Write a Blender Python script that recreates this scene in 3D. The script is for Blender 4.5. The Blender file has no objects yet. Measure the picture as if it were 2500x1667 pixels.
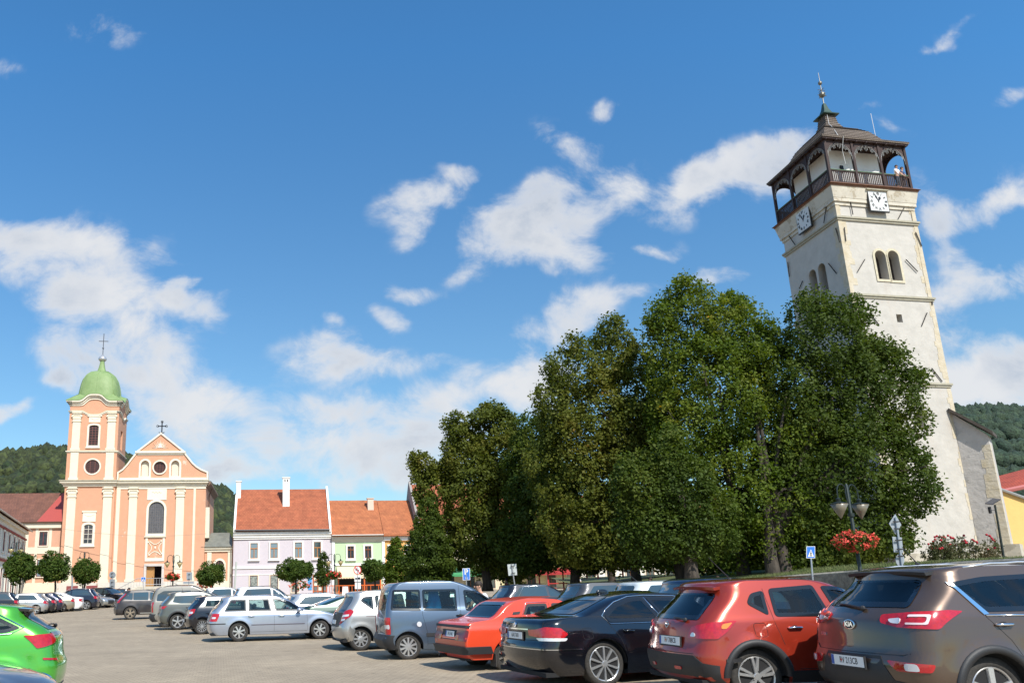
import bpy, bmesh, math, random
import numpy as np
from mathutils import Vector, Matrix, geometry
R_ = math.radians
random.seed(7)
SC = bpy.context.scene
COL = SC.collection

# ------------------------------------------------------------------ camera
F_, CX_, CY_, PI_, RO_ = 1952.0, 864.0, 956.0, R_(13.76), R_(1.09)   # calibrated on the 2500 px photograph
EYE = 1.65
c_, s_, cp_, sp_ = math.cos(RO_), math.sin(RO_), math.cos(PI_), math.sin(PI_)
RIGHT = Vector((c_, s_*sp_, -s_*cp_)); UP = Vector((s_, -c_*sp_, c_*cp_)); FWD = Vector((0, cp_, sp_))
cam = bpy.data.cameras.new('camera'); camo = bpy.data.objects.new('camera', cam); COL.objects.link(camo)
cam.sensor_width = 36; cam.lens = 36*F_/2500; cam.shift_x = (1250-CX_)/2500; cam.shift_y = (CY_-833.5)/2500
cam.clip_start = .1; cam.clip_end = 6000
M = Matrix((RIGHT, UP, -FWD)).transposed().to_4x4(); M.translation = (0, 0, EYE); camo.matrix_world = M
SC.camera = camo
def ray(px, py):                       # photograph pixel -> world direction
    return RIGHT*((px-CX_)/F_) - UP*((py-CY_)/F_) + FWD
def at(px, py, Y):                     # point at depth Y; z is measured from eye level
    r = ray(px, py); return r*(Y/r.y)
def ata(px, py, Y): p = at(px, py, Y); p.z += EYE; return p
def gz(x, y):                          # gentle rise of the square towards the church
    t = min(1, max(0, (y-35)/75)); q = min(1, max(0, (x-3)/3.5)); return .9*t*t*(3-2*t)+.13*q*q*(3-2*q)
def ground(px, py):
    r = ray(px, py); lo, hi = 1, 160
    for _ in range(50):
        m = (lo+hi)/2; p = r*m
        if p.z+EYE > gz(p.x, p.y): lo = m
        else: hi = m
    p = r*lo; return Vector((p.x, p.y, gz(p.x, p.y)))

# ------------------------------------------------------------------ light
SUN_AZ = Vector((.42, -.91)); SUN_EL = R_(46)     # horizontal direction towards the sun
sv = Vector((SUN_AZ.x*math.cos(SUN_EL), SUN_AZ.y*math.cos(SUN_EL), math.sin(SUN_EL))).normalized()
sl = bpy.data.lights.new('sun', 'SUN'); sl.energy = 5.0; sl.angle = R_(.5); sl.color = (1, .95, .86)
so = bpy.data.objects.new('sun', sl); COL.objects.link(so); so.rotation_euler = sv.to_track_quat('Z', 'Y').to_euler()
SC.view_settings.view_transform = 'Standard'; SC.view_settings.look = 'None'; SC.view_settings.exposure = .24; SC.view_settings.gamma = 1

def world():
    w = bpy.data.worlds.new('World'); SC.world = w; w.use_nodes = True
    nt = w.node_tree; nt.nodes.clear(); N = nt.nodes.new; L = nt.links.new
    out = N('ShaderNodeOutputWorld'); bg = N('ShaderNodeBackground'); L(bg.outputs[0], out.inputs[0]); bg.inputs[1].default_value = SKY_STRENGTH
    sky = N('ShaderNodeTexSky'); sky.sky_type = 'NISHITA'; sky.sun_disc = False
    sky.sun_elevation = SUN_EL; sky.sun_rotation = math.atan2(sv.x, sv.y); sky.altitude = 400; sky.air_density = 1.0; sky.dust_density = .6; sky.ozone_density = 2.2
    tc = N('ShaderNodeTexCoord'); sep = N('ShaderNodeSeparateXYZ'); L(tc.outputs['Generated'], sep.inputs[0])
    def math_(op, a, b=None, c=None, clamp=False):
        n = N('ShaderNodeMath'); n.operation = op; n.use_clamp = clamp
        for k, v in enumerate((a, b, c)):
            if v is None: continue
            if isinstance(v, (int, float)): n.inputs[k].default_value = v
            else: L(v, n.inputs[k])
        return n.outputs[0]
    ay = math_('MAXIMUM', math_('ABSOLUTE', sep.outputs[1]), .02)
    u = math_('DIVIDE', sep.outputs[0], ay); v = math_('DIVIDE', sep.outputs[2], ay)
    cmb = N('ShaderNodeCombineXYZ'); L(u, cmb.inputs[0]); L(v, cmb.inputs[1])
    # gentle warp of the cloud plane
    nz = N('ShaderNodeTexNoise'); nz.inputs['Scale'].default_value = 7; nz.inputs['Detail'].default_value = 4; L(cmb.outputs[0], nz.inputs['Vector'])
    wv = N('ShaderNodeVectorMath'); wv.operation = 'SUBTRACT'; L(nz.outputs['Color'], wv.inputs[0]); wv.inputs[1].default_value = (.5, .5, .5)
    ws = N('ShaderNodeVectorMath'); ws.operation = 'SCALE'; L(wv.outputs[0], ws.inputs[0]); ws.inputs['Scale'].default_value = .13
    wa = N('ShaderNodeVectorMath'); wa.operation = 'ADD'; L(cmb.outputs[0], wa.inputs[0]); L(ws.outputs[0], wa.inputs[1])
    def uv(px, py):
        r = ray(px*2500/2352, py*2500/2352); return r.x/r.y, r.z/r.y
    tot = None; shade = None
    for (x, y, rx, ry, rot, st) in CLOUDS:
        a = R_(rot); u0, v0 = uv(x, y)
        u1, v1 = uv(x+math.cos(a)*rx, y+math.sin(a)*rx); u2, v2 = uv(x-math.sin(a)*ry, y+math.cos(a)*ry)
        m = N('ShaderNodeMapping'); m.vector_type = 'TEXTURE'; L(wa.outputs[0], m.inputs[0])
        m.inputs['Location'].default_value = (u0, v0, 0); m.inputs['Rotation'].default_value = (0, 0, math.atan2(v1-v0, u1-u0))
        m.inputs['Scale'].default_value = (1.66*math.hypot(u1-u0, v1-v0), 1.72*math.hypot(u2-u0, v2-v0), 1)
        ln = N('ShaderNodeVectorMath'); ln.operation = 'LENGTH'; L(m.outputs[0], ln.inputs[0])
        mr = N('ShaderNodeMapRange'); mr.interpolation_type = 'SMOOTHSTEP'; L(ln.outputs['Value'], mr.inputs[0])
        mr.inputs[1].default_value = 0; mr.inputs[2].default_value = 1.0; mr.inputs[3].default_value = st; mr.inputs[4].default_value = 0
        if tot is None: tot = mr.outputs[0]
        else:   # soft union 1-(1-a)(1-b)
            tot = math_('SUBTRACT', 1, math_('MULTIPLY', math_('SUBTRACT', 1, tot), math_('SUBTRACT', 1, mr.outputs[0])))
    # clouds behind the viewer (only reflections see them)
    nb = N('ShaderNodeTexNoise'); nb.inputs['Scale'].default_value = 1.1; nb.inputs['Detail'].default_value = 2; L(cmb.outputs[0], nb.inputs['Vector'])
    back = math_('MULTIPLY', math_('GREATER_THAN', 0, sep.outputs[1]), math_('MULTIPLY', math_('SUBTRACT', nb.outputs[0], .38), 2.2))
    tot = math_('MAXIMUM', tot, back)
    f1 = N('ShaderNodeTexNoise'); f1.inputs['Scale'].default_value = 9; f1.inputs['Detail'].default_value = 9; f1.inputs['Roughness'].default_value = .66; f1.inputs['Distortion'].default_value = .35
    mp = N('ShaderNodeMapping'); mp.inputs['Scale'].default_value = (1, 1.3, 1); mp.inputs['Rotation'].default_value = (0, 0, .25); L(cmb.outputs[0], mp.inputs[0]); L(mp.outputs[0], f1.inputs['Vector'])
    # rounded heads of the cumulus: inverted cell distance, warped
    vo = N('ShaderNodeTexVoronoi'); vo.feature = 'SMOOTH_F1'; vo.inputs['Smoothness'].default_value = .6; vo.inputs['Scale'].default_value = 15
    vw = N('ShaderNodeVectorMath'); vw.operation = 'SCALE'; L(wv.outputs[0], vw.inputs[0]); vw.inputs['Scale'].default_value = .05; va = N('ShaderNodeVectorMath'); va.operation = 'ADD'; L(mp.outputs[0], va.inputs[0]); L(vw.outputs[0], va.inputs[1]); L(va.outputs[0], vo.inputs['Vector'])
    puff = math_('MULTIPLY', math_('SUBTRACT', .42, vo.outputs['Distance']), .75)
    den = math_('ADD', math_('ADD', math_('MULTIPLY', tot, 1.36), puff), math_('MULTIPLY', math_('SUBTRACT', f1.outputs[0], .5), 2.8))
    # no cloud where no bank stands
    gate = N('ShaderNodeMapRange'); L(tot, gate.inputs[0]); gate.inputs[1].default_value = .02; gate.inputs[2].default_value = .3
    mask = N('ShaderNodeMapRange'); mask.interpolation_type = 'SMOOTHSTEP'; L(den, mask.inputs[0]); mask.inputs[1].default_value = .08; mask.inputs[2].default_value = 1.2; mask.inputs[4].default_value = .95
    mk = math_('MULTIPLY', mask.outputs[0], gate.outputs[0], clamp=True)
    # cloud body colour: white tops, blue grey thick parts
    f2 = N('ShaderNodeTexNoise'); f2.inputs['Scale'].default_value = 6; f2.inputs['Detail'].default_value = 6; f2.inputs['Roughness'].default_value = .5; L(cmb.outputs[0], f2.inputs['Vector'])
    shm = N('ShaderNodeMapRange'); L(f2.outputs[0], shm.inputs[0]); shm.inputs[1].default_value = .40; shm.inputs[2].default_value = .66
    thick = N('ShaderNodeMapRange'); L(den, thick.inputs[0]); thick.inputs[1].default_value = .75; thick.inputs[2].default_value = 1.5
    g = math_('MULTIPLY', shm.outputs[0], thick.outputs[0], clamp=True)
    cc = N('ShaderNodeMix'); cc.data_type = 'RGBA'; L(g, cc.inputs[0])
    k = 1/SKY_STRENGTH
    cc.inputs[6].default_value = (.68*k, .69*k, .71*k, 1); cc.inputs[7].default_value = (.34*k, .41*k, .52*k, 1)
    # photograph's sky colour: a little deeper and bluer than the model's
    tint = N('ShaderNodeMix'); tint.data_type = 'RGBA'; tint.blend_type = 'MULTIPLY'; tint.inputs[0].default_value = 1
    L(sky.outputs[0], tint.inputs[6])
    hz = N('ShaderNodeMapRange'); L(v, hz.inputs[0]); hz.inputs[1].default_value = 0; hz.inputs[2].default_value = .75
    tm = N('ShaderNodeMix'); tm.data_type = 'RGBA'; L(hz.outputs[0], tm.inputs[0]); tm.inputs[6].default_value = SKY_LOW; tm.inputs[7].default_value = SKY_TINT; L(tm.outputs[2], tint.inputs[7])
    mx = N('ShaderNodeMix'); mx.data_type = 'RGBA'; L(mk, mx.inputs[0]); L(tint.outputs[2], mx.inputs[6]); L(cc.outputs[2], mx.inputs[7])
    L(mx.outputs[2], bg.inputs[0])
SKY_STRENGTH = .1; SKY_TINT = (.66, 1.42, 1.80, 1); SKY_LOW = (1.0, 1.12, 1.03, 1)
# x, y, rx, ry (pixels of the 2352 px view), rotation, strength
CLOUDS = [(235,70,90,42,15,.5),(20,180,45,28,20,.42),(50,590,140,70,0,.8),(235,550,160,50,5,.85),(270,650,210,75,10,.9),(440,690,95,38,10,.75),(430,635,60,14,-8,.45),
 (240,770,150,60,0,.75),(165,870,55,35,0,.6),(340,850,150,85,0,.85),(470,950,200,75,0,.85),(700,1030,260,70,0,.85),(800,935,120,44,0,.9),(790,830,140,42,0,.85),(760,762,34,18,0,.5),
 (35,932,60,22,0,.6),(965,465,100,42,-25,.72),(1065,402,70,20,-30,.5),(960,530,60,24,-20,.5),(1215,505,165,70,-10,.9),(1335,430,100,55,-10,.8),(1320,325,80,42,10,.62),(1310,590,75,36,15,.75),
 (1430,385,60,36,20,.5),(1640,430,175,58,-12,.78),(1790,345,130,48,-25,.7),(1490,565,80,24,0,.6),(1640,640,75,32,0,.6),(1300,715,120,48,-22,.8),(1400,235,34,20,-20,.5),(1460,680,60,20,-10,.4),
 (1060,612,60,28,-30,.45),(940,665,60,24,10,.6),(884,720,40,26,0,.6),(970,1010,150,75,0,.88),(1160,890,165,65,0,.92),(1000,900,90,32,0,.7),(890,1075,130,38,0,.7),(1240,830,90,40,0,.6),
 (2260,480,125,48,-12,.72),(2125,500,60,70,0,.55),(2240,640,150,56,-8,.85),(2290,830,170,100,0,.95),(2200,900,120,70,0,.8),(2330,225,60,20,-30,.32),(2165,85,60,16,-40,.3),(2040,300,60,14,10,.3),
 (560,1100,380,30,0,.6),(1000,1100,230,34,0,.5),(1000,820,60,14,-10,.3),(2000,250,120,16,-20,.25)]
world()

# ------------------------------------------------------------------ materials
MC = {}
def mat(name, col, rough=.7, metal=0, coat=0, var=0, vscale=6, bump=0, bscale=40, spec=.5, alpha=None, var2=None, coord='Object', stretch=None, sheen=0):
    if name in MC: return MC[name]
    m = bpy.data.materials.new(name); m.use_nodes = True; nt = m.node_tree; b = nt.nodes['Principled BSDF']; N = nt.nodes.new; L = nt.links.new
    b.inputs['Base Color'].default_value = (*col, 1); b.inputs['Roughness'].default_value = rough; b.inputs['Metallic'].default_value = metal
    b.inputs['Coat Weight'].default_value = coat; b.inputs['Coat Roughness'].default_value = .04; b.inputs['Specular IOR Level'].default_value = spec
    if var or bump:
        tc = N('ShaderNodeTexCoord'); src = tc.outputs[coord]
        if stretch:
            mp = N('ShaderNodeMapping'); mp.inputs['Scale'].default_value = stretch; L(src, mp.inputs[0]); src = mp.outputs[0]
    if var:
        nz = N('ShaderNodeTexNoise'); nz.inputs['Scale'].default_value = vscale; nz.inputs['Detail'].default_value = 7; nz.inputs['Roughness'].default_value = .62; L(src, nz.inputs['Vector'])
        cr = N('ShaderNodeMapRange'); L(nz.outputs[0], cr.inputs[0]); cr.inputs[1].default_value = .3; cr.inputs[2].default_value = .7
        mx = N('ShaderNodeMix'); mx.data_type = 'RGBA'; L(cr.outputs[0], mx.inputs[0])
        c2 = var2 or tuple(c*(1+var) for c in col); c1 = tuple(c*(1-var) for c in col) if not var2 else col
        mx.inputs[6].default_value = (*c1, 1); mx.inputs[7].default_value = (*c2, 1); L(mx.outputs[2], b.inputs['Base Color'])
    if bump:
        n2 = N('ShaderNodeTexNoise'); n2.inputs['Scale'].default_value = bscale; n2.inputs['Detail'].default_value = 5; L(src, n2.inputs['Vector'])
        bp = N('ShaderNodeBump'); bp.inputs['Strength'].default_value = bump; bp.inputs['Distance'].default_value = .05; L(n2.outputs[0], bp.inputs['Height']); L(bp.outputs[0], b.inputs['Normal'])
    MC[name] = m; return m
def nodes(m): return m.node_tree.nodes.new, m.node_tree.links.new, m.node_tree.nodes['Principled BSDF']

def paint(name, col, metal=.45, rough=.32):
    return mat('paint_'+name, col, rough, metal, 1.0, var=.02, vscale=3)
def tiles(name, c1, c2, sx=.22, sy=.33):
    if name in MC: return MC[name]
    m = mat(name, c1, .85); N, L, b = nodes(m)
    uv = N('ShaderNodeUVMap'); br = N('ShaderNodeTexBrick'); L(uv.outputs[0], br.inputs['Vector'])
    br.inputs['Scale'].default_value = 1; br.inputs['Brick Width'].default_value = sx; br.inputs['Row Height'].default_value = sy; br.inputs['Mortar Size'].default_value = .022; br.inputs['Mortar Smooth'].default_value = .5
    br.inputs['Color1'].default_value = (*c1, 1); br.inputs['Color2'].default_value = (*c2, 1); br.inputs['Mortar'].default_value = (c1[0]*.35, c1[1]*.35, c1[2]*.35, 1)
    nz = N('ShaderNodeTexNoise'); nz.inputs['Scale'].default_value = .9; nz.inputs['Detail'].default_value = 6; L(uv.outputs[0], nz.inputs['Vector'])
    mr = N('ShaderNodeMapRange'); L(nz.outputs[0], mr.inputs[0]); mr.inputs[1].default_value = .3; mr.inputs[2].default_value = .7; mr.inputs[3].default_value = .78; mr.inputs[4].default_value = 1.15
    mx = N('ShaderNodeMix'); mx.data_type = 'RGBA'; mx.blend_type = 'MULTIPLY'; mx.inputs[0].default_value = 1; L(br.outputs[0], mx.inputs[6]); L(mr.outputs[0], mx.inputs[7]); L(mx.outputs[2], b.inputs['Base Color'])
    sx_ = N('ShaderNodeSeparateXYZ'); L(uv.outputs[0], sx_.inputs[0])
    fr = N('ShaderNodeMath'); fr.operation = 'FRACT'; dv = N('ShaderNodeMath'); dv.operation = 'DIVIDE'; L(sx_.outputs[1], dv.inputs[0]); dv.inputs[1].default_value = sy; L(dv.outputs[0], fr.inputs[0])
    bp = N('ShaderNodeBump'); bp.inputs['Strength'].default_value = .8; bp.inputs['Distance'].default_value = .04; bp.invert = True; L(fr.outputs[0], bp.inputs['Height']); L(bp.outputs[0], b.inputs['Normal'])
    return m
def plaster(name, col, patch=None, amt=.62, var=.06, bscale=3, bump=.25, psc=1.2):
    """painted render with faint weathering and patches where the paint came off"""
    if name in MC: return MC[name]
    m = mat(name, col, .9, var=var, vscale=1.3, bump=bump, bscale=bscale)
    if patch:
        N, L, b = nodes(m); old = b.inputs['Base Color'].links[0].from_socket
        tc = N('ShaderNodeTexCoord'); nz = N('ShaderNodeTexNoise'); nz.inputs['Scale'].default_value = psc; nz.inputs['Detail'].default_value = 8; nz.inputs['Roughness'].default_value = .7; L(tc.outputs['Object'], nz.inputs['Vector'])
        mr = N('ShaderNodeMapRange'); L(nz.outputs[0], mr.inputs[0]); mr.inputs[1].default_value = amt; mr.inputs[2].default_value = amt+.03
        mx = N('ShaderNodeMix'); mx.data_type = 'RGBA'; L(mr.outputs[0], mx.inputs[0]); L(old, mx.inputs[6]); mx.inputs[7].default_value = (*patch, 1); L(mx.outputs[2], b.inputs['Base Color'])
    return m
def glassm(name, tint, refl=.08, rough=.02):
    if name in MC: return MC[name]
    m = bpy.data.materials.new(name); m.use_nodes = True; nt = m.node_tree; nt.nodes.clear(); N = nt.nodes.new; L = nt.links.new
    o = N('ShaderNodeOutputMaterial'); mx = N('ShaderNodeMixShader'); t = N('ShaderNodeBsdfTransparent'); g = N('ShaderNodeBsdfGlossy'); fr = N('ShaderNodeFresnel'); fr.inputs[0].default_value = 1.55
    ad = N('ShaderNodeMath'); ad.operation = 'ADD'; ad.use_clamp = True; L(fr.outputs[0], ad.inputs[0]); ad.inputs[1].default_value = refl
    t.inputs[0].default_value = (*tint, 1); g.inputs['Roughness'].default_value = rough; g.inputs[0].default_value = (1, 1, 1, 1)
    L(ad.outputs[0], mx.inputs[0]); L(t.outputs[0], mx.inputs[1]); L(g.outputs[0], mx.inputs[2]); L(mx.outputs[0], o.inputs[0]); MC[name] = m; return m

def pchip(pts):
    xs = np.array([p[0] for p in pts], float); ys = np.array([p[1] for p in pts], float)
    h = np.diff(xs); d = np.diff(ys)/h; m = np.zeros(len(xs))
    for i in range(1, len(xs)-1):
        if d[i-1]*d[i] > 0:
            w1 = 2*h[i]+h[i-1]; w2 = h[i]+2*h[i-1]; m[i] = (w1+w2)/(w1/d[i-1]+w2/d[i])
    m[0] = d[0]; m[-1] = d[-1]
    def f(x):
        if x <= xs[0]: return float(ys[0])
        if x >= xs[-1]: return float(ys[-1])
        i = int(np.searchsorted(xs, x)-1); t = (x-xs[i])/h[i]
        return float(ys[i]*(2*t**3-3*t*t+1)+h[i]*m[i]*(t**3-2*t*t+t)+ys[i+1]*(-2*t**3+3*t*t)+h[i]*m[i+1]*(t**3-t*t))
    return f
def inset(poly, d):
    n = len(poly); a = sum(poly[i][0]*poly[(i+1) % n][1]-poly[(i+1) % n][0]*poly[i][1] for i in range(n)); sg = 1 if a > 0 else -1; out = []
    for i in range(n):
        p0, p1, p2 = Vector(poly[i-1]), Vector(poly[i]), Vector(poly[(i+1) % n])
        e1 = (p1-p0).normalized(); e2 = (p2-p1).normalized(); n1 = Vector((-e1.y, e1.x))*sg; n2 = Vector((-e2.y, e2.x))*sg
        b = (n1+n2); b = b/max(.35, (b.length_squared/2)) if b.length > 1e-6 else n1
        q = p1+b*d; out.append((q.x, q.y))
    return out
# ------------------------------------------------------------------ mesh helpers
class MB:
    def __init__(s): s.v = []; s.f = []; s.uv = {}
    def add(s, vs, fs):
        o = len(s.v); s.v += [tuple(v) for v in vs]; s.f += [tuple(i+o for i in f) for f in fs]; return s
    def box(s, x0, x1, y0, y1, z0, z1, M=None):
        v = [(x, y, z) for x in (x0, x1) for y in (y0, y1) for z in (z0, z1)]
        if M is not None: v = [M @ Vector(p) for p in v]
        return s.add(v, [(0,1,3,2),(4,6,7,5),(0,4,5,1),(2,3,7,6),(0,2,6,4),(1,5,7,3)])
    def prism(s, poly, axis, a, b):     # poly in the other two axes, extruded a..b
        n = len(poly)
        def P(p, t): return {'y': (p[0], t, p[1]), 'x': (t, p[0], p[1]), 'z': (p[0], p[1], t)}[axis]
        vs = [P(p, a) for p in poly]+[P(p, b) for p in poly]
        return s.add(vs, [tuple(range(n))[::-1], tuple(range(n, 2*n))]+[(i, (i+1) % n, (i+1) % n+n, i+n) for i in range(n)])
    def ring(s, outer, inner, a, b):     # frame between two polylines of equal length in x,z, extruded in y
        n = len(outer); vs = [(p[0], y, p[1]) for y in (a, b) for p in outer]+[(p[0], y, p[1]) for y in (a, b) for p in inner]; fs = []
        for i in range(n):
            j = (i+1) % n
            fs += [(i, j, 2*n+j, 2*n+i), (n+i, 3*n+i, 3*n+j, n+j), (i, n+i, n+j, j), (2*n+i, 2*n+j, 3*n+j, 3*n+i)]
        return s.add(vs, fs)
    def tube(s, pts, r, n=8, caps=True):
        pts = [Vector(p) for p in pts]; rs = r if isinstance(r, (list, tuple)) else [r]*len(pts); o = len(s.v)
        up = None
        for i, p in enumerate(pts):
            d = (pts[min(i+1, len(pts)-1)]-pts[max(i-1, 0)])
            d = d.normalized() if d.length > 1e-9 else Vector((0, 0, 1))
            if up is None: up = d.orthogonal().normalized()
            up = (up-d*up.dot(d)); up = up.normalized() if up.length > 1e-6 else d.orthogonal().normalized()
            w = d.cross(up)
            for k in range(n):
                a = 2*math.pi*k/n; s.v.append(tuple(p+(up*math.cos(a)+w*math.sin(a))*rs[i]))
        for i in range(len(pts)-1):
            for k in range(n):
                a = o+i*n+k; b = o+i*n+(k+1) % n; s.f.append((a, b, b+n, a+n))
        if caps: s.f.append(tuple(range(o, o+n))[::-1]); s.f.append(tuple(range(len(s.v)-n, len(s.v))))
        return s
    def lathe(s, prof, c=(0, 0, 0), n=16, sq=None, M=None):   # prof (r,z)
        o = len(s.v)
        for r, z in prof:
            for k in range(n):
                a = 2*math.pi*(k+.5)/n; x, y = math.cos(a), math.sin(a)
                if sq: q = (abs(x)**sq+abs(y)**sq)**(-1/sq); x *= q; y *= q
                p = Vector((c[0]+r*x, c[1]+r*y, c[2]+z)); s.v.append(tuple(M @ p if M is not None else p))
        for i in range(len(prof)-1):
            for k in range(n):
                a = o+i*n+k; b = o+i*n+(k+1) % n; s.f.append((a, b, b+n, a+n))
        s.f.append(tuple(range(o, o+n))[::-1]); s.f.append(tuple(range(len(s.v)-n, len(s.v)))); return s
    def ball(s, c, r, n=10, m=7):
        r = r if isinstance(r, (list, tuple)) else (r, r, r)
        return s.lathe([(math.sin(math.pi*i/m)+1e-3, -math.cos(math.pi*i/m)) for i in range(m+1)], (0, 0, 0), n, M=Matrix.Translation(c) @ Matrix.Diagonal((*r, 1)))
    def build(s, name, m, parent=None, smooth=False, loc=None, rot=None, fixn=True, bevel=0, auto=None):
        me = bpy.data.meshes.new(name); me.from_pydata(s.v, [], s.f)
        if fixn:
            bm = bmesh.new(); bm.from_mesh(me); bmesh.ops.recalc_face_normals(bm, faces=bm.faces); bm.to_mesh(me); bm.free()
        o = bpy.data.objects.new(name, me); COL.objects.link(o)
        if isinstance(m, (list, tuple)):
            for q in m: me.materials.append(q)
        elif m: me.materials.append(m)
        if parent: o.parent = parent
        if loc: o.location = loc
        if rot: o.rotation_euler = rot
        if smooth: me.shade_smooth()
        if auto: me.shade_smooth(); sharp(me, auto)
        if bevel: b = o.modifiers.new('bevel', 'BEVEL'); b.width = bevel; b.segments = 2; b.limit_method = 'ANGLE'
        return o
def sharp(me, ang):
    bm = bmesh.new(); bm.from_mesh(me); a = R_(ang)
    for e in bm.edges:
        if len(e.link_faces) == 2 and e.calc_face_angle(0) > a: e.smooth = False
    bm.to_mesh(me); bm.free()
def tag(o, label=None, cat=None, group=None, kind=None):
    if label: o['label'] = label
    if cat: o['category'] = cat
    if group: o['group'] = group
    if kind: o['kind'] = kind
    return o
def thing(name, label, cat, loc=(0, 0, 0), rz=0, group=None):
    o = bpy.data.objects.new(name, None); COL.objects.link(o); o.empty_display_size = .3
    o.location = loc; o.rotation_euler = (0, 0, rz); return tag(o, label, cat, group)
def roof_uv(o, udir=None):
    """uv in metres: u along the eaves, v up the slope"""
    me = o.data; uvl = me.uv_layers.new(name='UVMap')
    for p in me.polygons:
        n = p.normal; u = Vector((0, 0, 1)).cross(n)
        u = u.normalized() if u.length > 1e-3 else Vector((1, 0, 0)); v = n.cross(u)
        for li in p.loop_indices:
            c = me.vertices[me.loops[li].vertex_index].co; uvl.data[li].uv = (c.dot(u), c.dot(v))
    return o
def arc(cx, cz, r, a0, a1, n, rz=None):
    rz = rz or r
    return [(cx+r*math.cos(R_(a0+(a1-a0)*i/n)), cz+rz*math.sin(R_(a0+(a1-a0)*i/n))) for i in range(n+1)]
def text(name, s, size, m, parent, M, sx=1, bold=0, depth=.002):
    cu = bpy.data.curves.new(name, 'FONT'); cu.body = s; cu.size = size; cu.align_x = 'CENTER'; cu.align_y = 'CENTER'; cu.extrude = depth; cu.offset = bold; cu.resolution_u = 3
    t = bpy.data.objects.new(name, cu); dg = bpy.context.evaluated_depsgraph_get(); COL.objects.link(t); bpy.context.view_layer.update()
    me = bpy.data.meshes.new_from_object(t.evaluated_get(bpy.context.evaluated_depsgraph_get())); bpy.data.objects.remove(t); bpy.data.curves.remove(cu)
    o = bpy.data.objects.new(name, me); COL.objects.link(o); me.materials.clear(); me.materials.append(m); o.parent = parent
    o.matrix_local = M @ Matrix.Diagonal((sx, 1, 1, 1)); return o
def children(o): return [c for c in bpy.data.objects if c.parent == o]
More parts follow.
